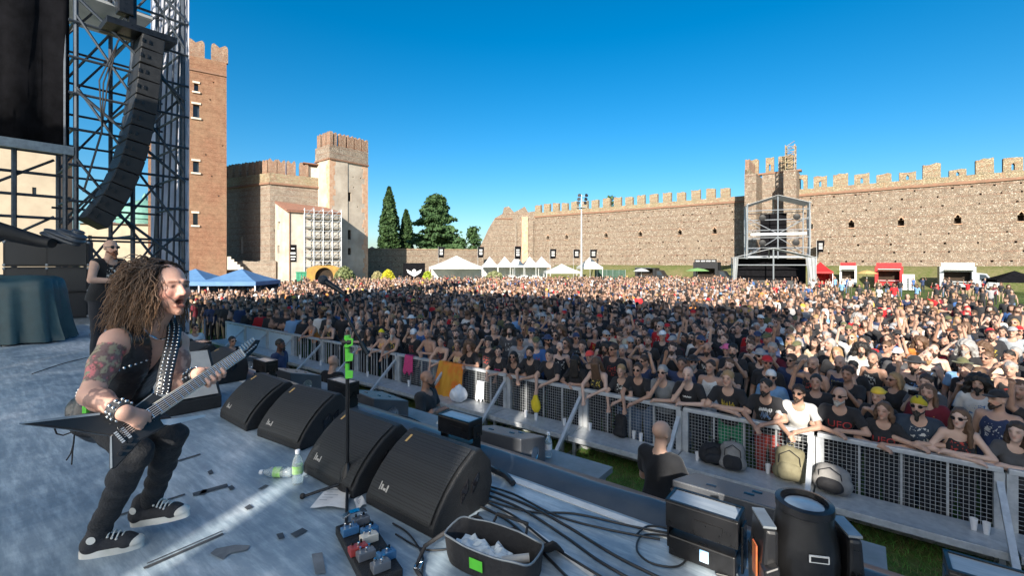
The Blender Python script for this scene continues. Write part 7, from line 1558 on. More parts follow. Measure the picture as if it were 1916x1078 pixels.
# ---- open gear bag
c = GZ(922, 1062, STZ); e = empty('gear_bag', c, ST_ANG+.12, 'open black gear bag with green label and plastic wrap inside', 'bag'); Wb, Db, Hb = .46, .21, .125
def ringp(w, d, z, k=40, r_=.6, jit=0.0):
    out = []
    for i in range(k):
        a = 2*math.pi*i/k; c_, s_ = math.cos(a), math.sin(a); out.append((w/2*math.copysign(abs(c_)**r_, c_), d/2*math.copysign(abs(s_)**r_, s_)+jit*math.sin(3*a), z+jit*math.sin(5*a)))
    return out
mb = MB(); mb.sheet([ringp(Wb*.96, Db*.95, .003), ringp(Wb, Db, .03), ringp(Wb*1.02, Db*1.04, .09, jit=.004), ringp(Wb*1.03, Db*1.06, Hb, jit=.006), ringp(Wb*1.0, Db*1.0, Hb+.002, jit=.006), ringp(Wb*.95, Db*.92, .09), ringp(Wb*.9, Db*.85, .03), ringp(.02, .02, .028)], closed=True); mb.build('bag_body', 'pack_black', e, smooth=60)
mb = MB(); mb.path([Vector(p) for p in ringp(Wb*1.025, Db*1.05, Hb+.004, jit=.006)]+[Vector(ringp(Wb*1.025, Db*1.05, Hb+.004, jit=.006)[0])], .005, 6); mb.build('rim_piping', 'galv_dark', e, smooth=60)
mb = MB(); mb.add([(-.05, -Db*.54, .045), (.02, -Db*.54, .045), (.02, -Db*.555, .095), (-.05, -Db*.555, .095)], [(0, 1, 2, 3)]); mb.build('green_label', 'tape_green', e)
mb = MB(); mb.path([(-.08, Db*.53, Hb-.02), (-.07, Db*.72, Hb+.03), (.10, Db*.72, Hb+.03), (.11, Db*.53, Hb-.02)], .008, 8); mb.build('handle', 'pack_black', e, smooth=60)
mb = MB(); mb.sheet([[(-Wb/2*1.0+.02+Wb*.98*i/20, Db*.56+.02*math.sin(i*.7)+t*.13, Hb-.015-t*.11+.012*math.sin(i*1.3+t*3)) for i in range(21)] for t in (0, .3, .6, 1.0)]); mb.build('lid_flap', 'pack_black', e, smooth=70, solid=.012)
mb = MB(); mb.path([(-Wb/2, -.05, .12), (-Wb/2-.09, -.10, .05), (-Wb/2-.06, -.2, .012), (-Wb/2+.06, -.26, .01), (-.05, -.24, .012)], .010, 6); mb.build('shoulder_strap', 'pack_black', e, smooth=60)
mb = MB(); mb.path([(-Wb/2-.075, -.17, .02), (-Wb/2-.055, -.21, .02), (-Wb/2-.03, -.205, .02), (-Wb/2-.05, -.16, .02), (-Wb/2-.075, -.17, .02)], .004, 6); mb.build('buckle', 'chrome', e)
rr_ = random.Random(5); mb = MB()
g_ = [[Vector((-.19+.27*i/12, -.075+.14*j/8, .065+.045*mnoise.noise((i*.55, j*.55, 2))+.02*mnoise.noise((i*1.9, j*1.9, 5)))) for i in range(13)] for j in range(9)]; mb.sheet(g_); mb.build('plastic_wrap', 'wrap', e, solid=.001)
mb = MB(); mb.tube((.08, -.05, .08), (.18, .02, .09), .022, .02, 10); mb.build('rolled_cloth', 'panel_dim', e, smooth=50)
# ---- cables on the floor
def cable(pts, r_, label, z=None, n=8, name='cable', mat='cable_black'):
    P_ = [GZ(x, y, STZ+.006+r_) for x, y in pts]; out = []
    for i in range(len(P_)-1):
        p0, p1, p2, p3 = P_[max(0, i-1)], P_[i], P_[i+1], P_[min(len(P_)-1, i+2)]
        for k in range(n): t = k/n; out.append(.5*((2*p1)+(p2-p0)*t+(2*p0-5*p1+4*p2-p3)*t*t+(3*p1-p0-3*p2+p3)*t**3))
    out.append(P_[-1]); mb = MB(); mb.path(out, r_, 6, 0); return tag(mb.build(name, mat, smooth=60), label, 'cable', 'cables on the stage floor')
LB = 'black cable running along the stage edge past the gear bag'
for k, pts in enumerate(([(895, 905), (960, 925), (1040, 965), (1130, 990), (1235, 1010)], [(893, 920), (970, 950), (1050, 1000), (1120, 1050), (1190, 1090)], [(890, 932), (960, 965), (1030, 1020), (1100, 1065), (1150, 1095)], [(900, 912), (985, 945), (1060, 985), (1150, 1040), (1240, 1085)], [(905, 935), (990, 958), (1075, 962), (1180, 985), (1260, 1000)], [(892, 945), (950, 975), (1010, 1030), (1070, 1090)])): cable(pts, .006+.0015*(k % 2), LB)
cable([(1192, 1000), (1215, 985), (1265, 995), (1290, 1030), (1270, 1060), (1220, 1055), (1192, 1030), (1205, 1002), (1270, 1010), (1330, 1060)], .005, 'thin black cable looped on the floor before the strobe light')
cable([(1320, 1050), (1345, 1020), (1400, 1025), (1440, 1060), (1400, 1085), (1340, 1075)], .006, 'black cable coil beside the moving head')
cable([(1385, 990), (1420, 1010), (1455, 1040), (1440, 1080)], .008, 'grey cable loop behind the moving head', mat='galv_dark'); cable([(1380, 1000), (1410, 1030), (1430, 1075)], .008, 'black cable dropping beside the nearest strobe light')
cable([(735, 980), (765, 1000), (790, 1040), (788, 1085)], .0045, 'thin cable leaving the pedal board'); cable([(740, 1000), (800, 1030), (870, 1015), (895, 960)], .0045, 'thin cable between the pedal board and the gear bag'); cable([(40, 760), (100, 735), (170, 722)], .005, 'thin black cable crossing the open stage floor') if False else cable([(60, 700), (120, 680), (170, 668)], .005, 'thin black cable crossing the open stage floor')
cable([(905, 868), (925, 880), (945, 890), (960, 905)], .02, 'thick multi pin connector cable behind the curved monitor')
cable([(420, 690), (470, 700), (520, 720), (580, 735), (610, 750)], .006, 'cable between the far strobe lights'); cable([(700, 770), (760, 780), (800, 800), (830, 830)], .006, 'cable between the strobe lights behind the monitors')
# ---- security staff in the pit and the bass player
def guard(px, py, sp, rz, label, sc=1.03, **kw):
    zh = 1.77*sc; Y = FPX*(HC-zh)/(py-HZ); X = (px-958)/FPX*Y; return add_person(dict(sp, legs='jeans', seed=px % 11), (X, Y, 0), rz, sc, label, 'security staff in the pit', **kw)
guard(1236, 786, dict(pose='cross', hair='bald', top='plain', fat=.35, yaw=-10), ST_ANG+math.pi-.25, 'security guard in black T-shirt seen from behind with folded arms', 1.04, skin=SKIN[0], shirt=(.016, .017, .02))
guard(797, 692, dict(pose='cross', hair='bald', top='plain', fat=.3, beard=.3, yaw=20), R(70), 'security guard in dark grey T-shirt with folded arms looking along the barrier', 1.03, skin=SKIN[3], shirt=(.03, .032, .036))
guard(622, 664, dict(pose='stand', hair='bald', top='plain', fat=.2), R(160), 'security guard in black T-shirt standing behind the mic stand', 1.02, skin=SKIN[4])
guard(523, 634, dict(pose='stand', hair='short', top='plain', beard=.3), R(80), 'security guard with headset in navy T-shirt beside the headstock', 1.0, skin=(.10, .05, .035), shirt=NAVY, hairc=HAIRC['black'])
guard(434, 629, dict(pose='stand', hair='short', top='plain', glasses=1), R(60), 'person with sunglasses crouching low in the pit by the far speakers', .93, skin=SKIN[1], hairc=HAIRC['black'])
guard(364, 605, dict(pose='stand', hair='short', top='plain', glasses=1), R(60), 'person in white shirt and sunglasses in the pit corner', 1.0, skin=SKIN[1], shirt=(.6, .6, .6), hairc=HAIRC['black'])
b, I, o = add_person(dict(pose='lean', hair='bald', top='vest', glasses=1, beard=1.0, fat=.6, lean=12, legs='jeans', seed=5), PX(196, 640, 6.6)*Vector((1, 1, 0))+Vector((0, 0, STZ)), R(72), 1.0, 'musician in black sleeveless vest and wraparound sunglasses at the back of the stage', None, skin=SKIN[0], shirt=(.015, .016, .018), hairc=HAIRC['red'])
b['category'] = 'person'
# ================================================================== the guitarist
def v3(p): return np.array((p[0], p[1], p[2]), np.float32)
GJ = dict(pelv=PX(203, 768, 2.42), rhip=PX(190, 778, 2.36), lhip=PX(236, 775, 2.50), rknee=PX(256, 850, 2.12), rank=PX(183, 998, 2.20), lknee=PX(322, 816, 2.28), lank=PX(281, 942, 2.38), neck=PX(284, 606, 2.33), rsh=PX(212, 640, 2.16), relb=PX(170, 740, 2.00), rwr=PX(232, 772, 1.93), rhand=PX(258, 786, 1.93), lsh=PX(332, 640, 2.50), lelb=PX(332, 722, 2.38), lwr=PX(372, 700, 2.29), lhand=PX(393, 694, 2.29))
base_g = Vector((-1.95, 2.25, STZ))
up_ = (GJ['neck']-GJ['pelv']).normalized(); la_ = (GJ['lsh']-GJ['rsh']).normalized(); la_ = (la_-up_*la_.dot(up_)).normalized(); fw_ = la_.cross(up_)
TR = np.stack([v3(la_), v3(-fw_), v3(up_)], 1)
hd_c = PX(314, 541, 2.28); ff = Vector((.93, -.36, .04)).normalized(); hl = Vector((0, 0, 1)).cross(ff).normalized(); hu = ff.cross(hl)*1.0; hu = Vector((0, 0, 1))-ff*ff.z; hu.normalize()
HMg = Matrix((hl, -ff, hu)).transposed(); HRg = np.array(HMg, np.float32); HS = 1.0
def HG(x, y, z): v = HMg @ Vector((x, y, z)); return hd_c+v*HS
spine = lambda t: GJ['pelv'].lerp(GJ['neck'], t)
B = Solid(.03)
TORSO = [(spine(.02), (.155, .115, .12)), (spine(.36)-fw_*.005, (.138, .102, .15)), (spine(.70), (.168, .118, .16))]
for c, r_ in TORSO: B.ell(c, r_, 'torso', .06, TR)
B.cone(GJ['rsh']+la_*.02, GJ['lsh']-la_*.02, .058, .058, 'torso', .06)
B.cone(GJ['neck']-up_*.03, HG(0, .02, -.07), .064, .054, 'neck', .04)
hk = dict(rot=HRg)
B.ell(HG(0, .012, .035), (.077, .097, .09), 'head', .02, HRg); B.ell(HG(0, -.028, -.03), (.062, .068, .086), 'head', .03, HRg)
B.cone(HG(0, -.06, -.105), HG(0, -.078, -.112), .026, .021, 'head', .03)
B.cone(HG(0, -.094, .014), HG(0, -.118, -.022), .0105, .0135, 'nose', .012); B.cone(HG(-.012, -.1, -.027), HG(.012, -.1, -.027), .010, .010, 'nose', .008)
for sx in (-1, 1):
    B.cone(HG(sx*.014, -.092, .034), HG(sx*.047, -.077, .032), .011, .010, 'brow', .014); B.ell(HG(sx*.079, .008, -.005), (.011, .02, .03), 'ear', .008, HRg); B.cone(HG(sx*.045, -.07, -.022), HG(sx*.055, -.05, -.028), .02, .016, 'cheek', .02)
    B.ell(HG(sx*.032, -.08, .013), (.0135, .0115, .0085), 'eye', .003, HRg)
B.cone(HG(-.018, -.094, -.042), HG(.018, -.094, -.042), .008, .008, 'lip', .006); B.cone(HG(-.016, -.088, -.086), HG(.016, -.088, -.086), .009, .009, 'lip', .006)
mc = v3(HG(0, -.098, -.064))
B.cut(lambda p: 1-np.sqrt((((p-mc)@HRg/np.array((.021, .03, .017), np.float32))**2).sum(-1)) if False else (.012*(1-np.sqrt((((p-mc)@HRg/np.array((.019, .030, .0125), np.float32))**2).sum(-1)))))
for s, el_, w, r1 in (('r', 'relb', 'rwr', .054), ('l', 'lelb', 'lwr', .052)):
    B.cone(GJ[s+'sh'], GJ[el_], r1, .046, 'uparm_'+s, .03); m_ = GJ[s+'sh'].lerp(GJ[el_], .45); B.ell(m_, (.052, .052, .06), 'uparm_'+s, .04); B.cone(GJ[el_], GJ[w], .045, .031, 'forearm_'+s, .015); B.ell(GJ[el_].lerp(GJ[w], .3), (.046, .046, .046), 'forearm_'+s, .03)
# guitar frame
gB, gE = PX(248, 796, 1.99), PX(485, 640, 2.45); ga = (gE-gB).normalized(); gc = (Vector((0, 0, HC))-gB).normalized(); gm = (gc-ga*gc.dot(ga)).normalized(); gb = gm.cross(ga)
if gb.z < 0: gb = -gb
def gpx(x, y, off=0.0):       # pixel on the guitar's front plane
    d = PX(x, y, 1.0)-Vector((0, 0, HC)); o = Vector((0, 0, HC)); t = (gB-o).dot(gm)/d.dot(gm); return o+d*t+gm*off
# right hand, closed over the strings
W_, Hh_ = GJ['rwr'], gpx(256, 785, .035)
d = (Hh_-W_).normalized(); B.cone(W_, Hh_, .030, .034, 'hand', .015); sdv = d.cross(gm).normalized()
for k in range(4):
    f0 = Hh_+sdv*(k-1.5)*.019+gm*.012; f1 = f0+d*.036-gm*.004; f2 = f1-gm*.026-d*.004; f3 = f2-d*.022
    B.cone(f0, f1, .0105, .0100, 'hand', .006); B.cone(f1, f2, .0100, .0092, 'hand', .004); B.cone(f2, f3, .0092, .0085, 'hand', .004)
th = W_.lerp(Hh_, .5)+sdv*-.022*(-1 if sdv.z > 0 else 1); B.cone(th, Hh_+d*.02+sdv*(.03 if sdv.z > 0 else -.03)*0+gm*.0+sdv*(-.028 if sdv.z < 0 else .028), .013, .011, 'hand', .008); B.cone(Hh_+d*.02+sdv*(-.028 if sdv.z < 0 else .028), Hh_+d*.055+sdv*(-.008 if sdv.z < 0 else .008), .011, .009, 'hand', .005)
# left hand, palm behind the neck and fingers curling onto the strings
nk_w = .0245
def npt(x, off=0.0, side=0.0): t = None; p = gpx(x, 796+(640-796)*(x-248)/(485-248)); return p+gm*off+gb*side
Wl = GJ['lwr']; Pl = npt(392, -.035, .012); B.cone(Wl, Pl, .029, .034, 'hand', .015)
for k in range(4):
    xk = 380+k*9.5; f0 = npt(xk, -.035, -.012); f1 = npt(xk+1, -.012, -.044); f2 = npt(xk+2, .018, -.032); f3 = npt(xk+2.5, .012, -.008)
    B.cone(Pl+(f0-Pl)*.5, f0, .012, .011, 'hand', .008); B.cone(f0, f1, .0108, .0102, 'hand', .004); B.cone(f1, f2, .0102, .0095, 'hand', .004); B.cone(f2, f3, .0095, .008, 'hand', .004)
B.cone(Pl, npt(383, -.02, .035), .0135, .012, 'hand', .008); B.cone(npt(383, -.02, .035), npt(390, .006, .037), .012, .010, 'hand', .004)
for s in 'rl': B.cone(GJ[s+'hip'], GJ[s+'knee'], .080, .054, 'leg', .03); B.cone(GJ[s+'knee'], GJ[s+'ank'], .050, .036, 'shin', .02); B.ell(GJ[s+'knee'].lerp(GJ[s+'ank'], .3)-Vector((.012, 0, 0)), (.048, .048, .075), 'shin', .03)
V, Q = B.mesh(.0066)
lab = np.array(B.label(V.astype(np.float32))); Cg = np.ones((len(V), 3), np.float32); q = ((V-v3(hd_c))@HRg)/HS
fr_ = q[:, 1] < -.03
def spot(x, z, rx, rz, c, w=1.0, ms=None):
    dd_ = np.exp(-(((q[:, 0]-x)/rx)**2+((q[:, 2]-z)/rz)**2)**2)*(fr_ if ms is None else ms)*w; Cg[:] = Cg*(1-dd_[:, None])+np.array(c)*dd_[:, None]*Cg
hm_ = np.isin(lab, ['head', 'nose', 'brow', 'lip', 'eye', 'cheek', 'ear', 'neck']) & (abs(q[:, 2]) < .2)
fr_ = fr_ & hm_
spot(0, -.092, .062, .045, (.50, .42, .38), .8)                       # stubble
spot(0, -.064, .021, .014, (.42, .12, .12), 1.0); spot(0, -.042, .03, .007, (.85, .5, .5), .9); spot(0, -.087, .028, .008, (.85, .5, .5), .9)
for sx in (-1, 1): spot(sx*.033, .034, .024, .007, (.28, .2, .16)); spot(sx*.032, .013, .016, .009, (.42, .36, .36)); spot(sx*.032, .013, .0055, .006, (.15, .15, .18)); spot(sx*.05, -.028, .028, .026, (1.1, .75, .72), .7)
spot(0, -.012, .015, .022, (1.08, .78, .75), .7)
pal_t = [(.30, .72, .58), (.95, .42, .62), (.30, .32, .42), (.50, .80, .70), (.70, .48, .60), (.40, .42, .50)]
for i in np.where(lab == 'uparm_r')[0]:
    p = V[i]; t = np.dot(p-v3(GJ['rsh']), v3(GJ['relb']-GJ['rsh']))/np.dot(v3(GJ['relb']-GJ['rsh']), v3(GJ['relb']-GJ['rsh']))
    if .12 < t < .82:
        a = mnoise.noise((p[0]*26, p[1]*26, p[2]*26)); b_ = mnoise.noise((p[0]*48+7, p[1]*48, p[2]*48)); c = pal_t[int((a*.5+.5)*5.99) % 6] if abs(b_) > .07 else (.22, .2, .24)
        if a > .42: c = (1, .9, .85)
        Cg[i] = np.array(c)*.9+.05
for nm, (t0, t1), col_ in (('forearm_r', (.15, .75), (.42, .42, .46)), ('forearm_l', (.1, .8), (.52, .52, .58)), ('uparm_l', (.3, .9), (.55, .5, .5))):
    a_, b_2 = (GJ['relb'], GJ['rwr']) if nm == 'forearm_r' else ((GJ['lelb'], GJ['lwr']) if nm == 'forearm_l' else (GJ['lsh'], GJ['lelb']))
    for i in np.where(lab == nm)[0]:
        p = V[i]; t = np.dot(p-v3(a_), v3(b_2-a_))/np.dot(v3(b_2-a_), v3(b_2-a_)); k = mnoise.noise((p[0]*40, p[1]*40, p[2]*40+3))
        if t0 < t < t1 and k > -.12: Cg[i] = np.array(col_)*(1+.35*mnoise.noise((p[0]*90, p[1]*90, p[2]*90)))
bg = link_mesh('person', arr_mesh('guitarist_body', V-v3(base_g), Q, 'skin', Cg)); bg.location = base_g; bg.color = (.55, .32, .245, 1)
tag(bg, 'crouching guitarist in black leather vest and black jeans, shouting while playing', 'person')
def gpart(name, S, h, mat, colr=None, disp=None):
    if disp: S.disp = disp
    V, Q = S.mesh(h); o = link_mesh(name, arr_mesh(name, V-v3(base_g), Q, mat), bg)
    if colr: o.color = (*colr, 1)
    return o
M('leather', (.013, .013, .015), (.028, .028, .032), 9, .34, bump=.35, bscale=26, spec=.6); M('denim_black', (.010, .011, .014), (.020, .022, .028), 16, .85, bump=.4, bscale=90); M('canvas_black', (.02, .02, .024), (.035, .036, .042), 40, .85, bump=.4, bscale=200); M('rubber_white', (.72, .71, .67), (.55, .54, .5), 9, .55); M('stud_metal', (.75, .75, .74), (.6, .6, .6), 9, .18, 1.0)
S = Solid(.05)
for c, r_ in TORSO: S.ell(c, tuple(x+.014 for x in r_), 'v', .06, TR)
S.cone(GJ['rsh']+la_*.05, GJ['lsh']-la_*.05, .066, .066, 'v', .05)
bk = GJ['pelv']-fw_*.06-up_*.02; S.cone(bk-la_*.06, PX(150, 778, 2.42), .075, .035, 'v', .05); S.cone(bk+la_*.04, PX(165, 772, 2.55), .075, .03, 'v', .05); S.cone(spine(.05)+la_*.05, spine(-.10)+fw_*.02, .12, .11, 'v', .05)
for s in 'rl':
    c = v3(GJ[s+'sh']+la_*(-.02 if s == 'r' else .02)-up_*.02); S.cut(lambda p, c=c: .078-np.sqrt((((p-c)@TR*np.array((1, .8, .75), np.float32))**2).sum(-1)))
pc, lv, fv, uv = v3(GJ['pelv']), v3(la_), v3(fw_), v3(up_)
def _open(p): w = .004+.22*np.maximum(0, ((p-pc)@uv)-.34); return np.where((p-pc)@fv > .03, w-np.abs((p-pc)@lv), -1.0)
S.cut(_open); cn = v3(GJ['neck']+up_*.02); S.cut(lambda p: .078-np.sqrt(((p-cn)**2).sum(-1)))
vest = gpart('leather_vest', S, .0085, 'leather', disp=wrinkle(.005, 24, 1))
S = Solid(.03); S.ell(GJ['pelv']-up_*.015, (.165, .125, .125), 'j', .04, TR)
for s in 'rl': S.cone(GJ[s+'hip'], GJ[s+'knee'], .092, .064, 'j', .03); S.cone(GJ[s+'knee'], GJ[s+'ank'], .061, .047, 'j', .025); S.ell(GJ[s+'knee'].lerp(GJ[s+'ank'], .3)-Vector((.012, 0, 0)), (.056, .056, .085), 'j', .03)
S.cut(lambda p: np.where(np.sqrt((((p-pc)@TR)[..., :2]**2).sum(-1)) < .2, (p-pc)@uv-.10, -1.0))
gpart('jeans', S, .0085, 'denim_black', disp=lambda p: .0028*np.sin(55*(p[..., 2]+.35*p[..., 0])+4*np.sin(14*p[..., 0]))+.0018*np.sin(95*p[..., 2]-40*p[..., 1]))
# belt with pyramid studs
mb = MB(); studs = MB()
rb = []
for i in range(41): a = 2*math.pi*i/40; rb.append(spine(.2)+la_*math.cos(a)*.158+fw_*math.sin(a)*.125-base_g)
for i in range(40):
    for dz in (-.017, .017): pass
mb.sheet([[p-up_*.02 for p in rb], [p+up_*.02 for p in rb]]); mb.build('belt', 'leather', bg, solid=.006)
for i in range(40): p = (rb[i]+rb[i+1])/2; o_ = (p-(spine(.2)-base_g)).normalized()*.006; studs.ball(p+o_, (.009, .009, .009), 6, 4)
tag(studs.build('belt_studs', 'stud_metal', bg), kind='stuff')
def cuff(a, b_, t0, t1, r_, name='studded_wristband'):
    p0, p1 = a.lerp(b_, t0)-base_g, a.lerp(b_, t1)-base_g; mb = MB(); mb.tube(p0, p1, r_, r_*.94, 20); o = mb.build(name, 'leather', bg, smooth=40, bevel=.003); x, y, d_, l = frame_z(p0, p1); st_ = MB()
    for k in range(10):
        for t in (.28, .72): an = 2*math.pi*k/10; st_.ball(p0.lerp(p1, t)+(x*math.cos(an)+y*math.sin(an))*(r_+.002), .0075, 6, 4)
    tag(st_.build('studs', 'stud_metal', o, smooth=60), kind='stuff')
cuff(GJ['relb'], GJ['rwr'], .74, 1.0, .040); cuff(GJ['lelb'], GJ['lwr'], .62, .95, .042)
mb = MB(); nb2 = GJ['neck']-base_g; ch_ = [nb2+la_*math.cos(a)*.078+fw_*(math.sin(a)*.085+.02)+up_*(.035-.055*max(0, math.sin(a))) for a in [2*math.pi*i/48 for i in range(49)]]
for i in range(48): mb.tube(ch_[i], ch_[i].lerp(ch_[i+1], .8), .0042, n=5)
tag(mb.build('neck_chain', 'stud_metal', bg), kind='stuff')
vs_ = MB()
for i in range(6):
    for s in (-1, 1): p = spine(.78-.0*i)+la_*s*(.05+.018*i)+fw_*(.125-.006*i)+up_*(.0-.012*i); vs_.ball(p-base_g, .007, 6, 4)
tag(vs_.build('vest_studs', 'stud_metal', vest), kind='stuff')
# shoes
def shoe(heel, toe, ank, name='sneaker'):
    d_ = toe-heel; L_ = d_.length; x = d_.normalized(); zv = Vector((0, 0, 1)); zv = (zv-x*zv.dot(x)).normalized(); yv = zv.cross(x); mx = Matrix((x, yv, zv)).transposed(); o0 = heel-base_g
    tf = lambda p: o0+mx @ Vector(p)
    S = Solid(.02); S.cone((.045, 0, .05), (L_-.07, 0, .04), .041, .037, 'u', .02); S.cone((L_-.07, 0, .04), (L_-.035, 0, .035), .037, .028, 'u', .02); S.cone((.05, 0, .06), (.075, 0, .115), .042, .042, 'u', .02); S.cut(lambda p: .018-p[..., 2]); V, Q = S.mesh(.007)
    W3 = (V@np.array(mx).T)+v3(o0); up = link_mesh(name, arr_mesh(name, W3, Q, 'canvas_black'), bg)
    out = [(-.002+.0, 0)]; k = 40; prof = []
    for i in range(k):
        a = 2*math.pi*i/k; c, s = math.cos(a), math.sin(a); xx = L_/2+L_/2*c*1.0; w = .043*(1-.12*math.exp(-((xx-L_*.42)/.05)**2))*(1 if c < .2 else 1-.12*c); prof.append((xx, math.copysign(abs(s)**.75, s)*w))
    mb = MB(); mb.sheet([[tf((a*1.0, b_, z)) for a, b_ in prof] for z in (0, .004, .03, .032)], closed=True); mb.add([tf((a, b_, 0)) for a, b_ in prof], [tuple(reversed(range(k)))]); mb.add([tf((a, b_, .032)) for a, b_ in prof], [tuple(range(k))]); mb.build('rubber_sole', 'rubber_white', up, smooth=40)
    S = Solid(.01); S.ell((L_-.038, 0, .034), (.04, .037, .028), 't'); S.cut(lambda p: (L_-.058)-p[..., 0]); S.cut(lambda p: .02-p[..., 2]); V, Q = S.mesh(.005); link_mesh('toe_cap', arr_mesh('toe_cap', (V@np.array(mx).T)+v3(o0), Q, 'rubber_white'), up)
    lb_ = MB()
    for i in range(6):
        xx = L_-.085-i*.017; zz = .078+.0085*i+.001; lb_.path([tf((xx, -.026, zz-.014)), tf((xx+.004, -.012, zz+.002)), tf((xx+.006, 0, zz+.006)), tf((xx+.004, .012, zz+.002)), tf((xx, .026, zz-.014))], .0038, 5)
        for s in (-1, 1): lb_.ball(tf((xx, s*.028, zz-.018)), .006, 6, 4)
    tag(lb_.build('laces', 'rubber_white', up), kind='stuff')
    mb = MB(); mb.lathe([(.004, 0), (.017, .001), (.018, .003)], 16, tf((.06, -.0425, .09)), mx @ Matrix.Rotation(R(90), 3, 'X')); mb.build('ankle_patch', 'rubber_white', up)
shoe(GZ(148, 1044, STZ), GZ(270, 1021, STZ), GJ['rank']); shoe(PX(247, 984, 2.37), PX(354, 966, 2.36), GJ['lank'])
# hair: wavy locks over a soft core
g = random.Random(9); S = Solid(.04); S.ell(HG(0, .035, .042), (.082, .092, .078), 'h', .03, HRg); S.cone(HG(-.02, .07, .03), PX(262, 560, 2.3), .09, .08, 'h', .04); S.cone(PX(268, 545, 2.32), PX(236, 605, 2.3), .075, .05, 'h', .04); S.cone(HG(0, .07, .0), PX(280, 600, 2.42), .07, .06, 'h', .04)
fcv = v3(HG(0, -.115, -.03)); S.cut(lambda p: .02*(1-np.sqrt((((p-fcv)@HRg/np.array((.088, .118, .112), np.float32))**2).sum(-1))))
hcore = gpart('hair', S, .010, 'hair', (.062, .035, .021), lambda p: .010*np.sin(p[..., 2]*62+p[..., 0]*40+3*np.sin(p[..., 1]*30)))
VV, QQ, CC, off = [], [], [], 0
tg = [(205, 632), (222, 640), (195, 612), (212, 600), (238, 645), (206, 560), (196, 588), (200, 625), (222, 622), (245, 640), (262, 628), (228, 585), (212, 548), (240, 605), (215, 575), (270, 630), (218, 535), (285, 605), (255, 560), (232, 522)]
for k in range(950):
    if k % 6 == 0: a = g.uniform(.9, 1.5)      # far side locks seen past the face
    th_ = g.uniform(-.25, math.pi+.25); ph = g.uniform(.05, 1.35); lx = math.cos(th_)*math.sin(ph)*.088; ly = .02+.105*math.sin(th_)*math.sin(ph)*.9; lz = .055+.085*math.cos(ph)
    if ly < -.03 and lz < .125: ly = .0
    root = HG(lx, ly, lz); near = lx < .02
    tx, ty = g.choice(tg); Yt = g.uniform(2.16, 2.36) if near else g.uniform(2.32, 2.46)
    if g.random() < .13: tx, ty, Yt = g.uniform(322, 346), g.uniform(560, 618), g.uniform(2.36, 2.46); root = HG(abs(lx)*1.0, min(ly, .02), lz)
    elif g.random() < .06: tx, ty, Yt = g.uniform(272, 288), g.uniform(570, 615), 2.2
    if k % 5 == 0:      # locks from the hairline swept past the temple and ear
        root = HG(g.uniform(-.074, .03), g.uniform(-.045, .01), g.uniform(.085, .115)); tx, ty, Yt = g.uniform(245, 278), g.uniform(555, 622), g.uniform(2.13, 2.2)
    end = PX(tx+g.gauss(0, 10), ty+g.gauss(0, 9), Yt); nrm = (root-HG(0, .01, .02)).normalized(); c1 = root+nrm*.03+Vector((-.045 if tx < 300 else .01, 0, -.004)); c2 = end+Vector((.03 if tx < 300 else 0, 0, .10))
    ns = 15; fr = g.uniform(12, 24); ph0 = g.uniform(0, 6.28); am = g.uniform(.005, .012); pts = []
    for i in range(ns):
        t = i/(ns-1); p = root*(1-t)**3+c1*3*t*(1-t)**2+c2*3*t*t*(1-t)+end*t**3; w = am*min(1, t*2.5); pts.append(p+Vector((math.sin(t*fr+ph0), math.cos(t*fr*.9+ph0*2), math.sin(t*fr*1.1+ph0*3)))*w)
    r0 = g.uniform(.0022, .0048); mb = MB(); mb.path([p-base_g for p in pts], [r0*(1-.75*(i/(ns-1))**1.5) for i in range(ns)], 4); f_ = np.array([x for x in mb.f if len(x) == 4]); VV.append(np.array(mb.v)); QQ.append(f_+off); off += len(mb.v)
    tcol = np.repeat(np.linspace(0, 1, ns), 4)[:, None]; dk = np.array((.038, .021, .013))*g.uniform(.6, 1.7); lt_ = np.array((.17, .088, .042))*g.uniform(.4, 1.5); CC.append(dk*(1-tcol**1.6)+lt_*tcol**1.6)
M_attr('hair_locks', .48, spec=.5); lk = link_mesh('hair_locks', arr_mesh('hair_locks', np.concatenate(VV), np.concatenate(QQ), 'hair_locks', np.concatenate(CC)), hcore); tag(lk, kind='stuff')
S = Solid(.012); bc = [(-.056, -.03, -.07), (-.03, -.075, -.112), (0, -.093, -.122), (.03, -.075, -.112), (.056, -.03, -.07)]
# ---- the guitar
M('guitar_black', (.008, .008, .009), (.014, .014, .015), 5, .34, spec=.4, rvar=.08); M('fretboard', (.022, .017, .014), (.035, .028, .022), 30, .5, stretch=(1, 1, 1)); M('ivory', (.62, .60, .54), (.52, .5, .45), 9, .35)
gt_ = empty('electric_guitar', gB, 0, 'pointed black V shaped electric guitar played by the crouching guitarist', 'guitar')
gl = lambda p: p-gB
def gpoly(px, d0, d1, name, mat, parent=gt_, bevel=0.0):
    f = [gl(gpx(x, y, d0)) for x, y in px]; b_ = [gl(gpx(x, y, d0)+gm*(d1-d0)) for x, y in px]; n_ = len(px); mb = MB(); mb.add(f+b_, [tuple(range(n_)), tuple(reversed(range(n_, 2*n_)))]+[(i, n_+i, n_+(i+1) % n_, (i+1) % n_) for i in range(n_)])
    bm = bmesh.new(); me = mb.mesh(name, mat); bm.from_mesh(me); bmesh.ops.recalc_face_normals(bm, faces=bm.faces); bm.to_mesh(me); bm.free(); o = link_mesh(name, me, parent)
    if bevel: bv = o.modifiers.new('bevel', 'BEVEL'); bv.width = bevel; bv.segments = 2; bv.limit_method = 'ANGLE'; bv.angle_limit = R(40)
    return o
outl = [(34, 793), (120, 781), (187, 774), (251, 761), (285, 735), (310, 745), (303, 770), (300, 784), (385, 777), (318, 795), (266, 824), (216, 878), (206, 879), (207, 816), (124, 803)]
body = gpoly(outl, 0.0, -.042, 'body', 'guitar_black', bevel=.006)
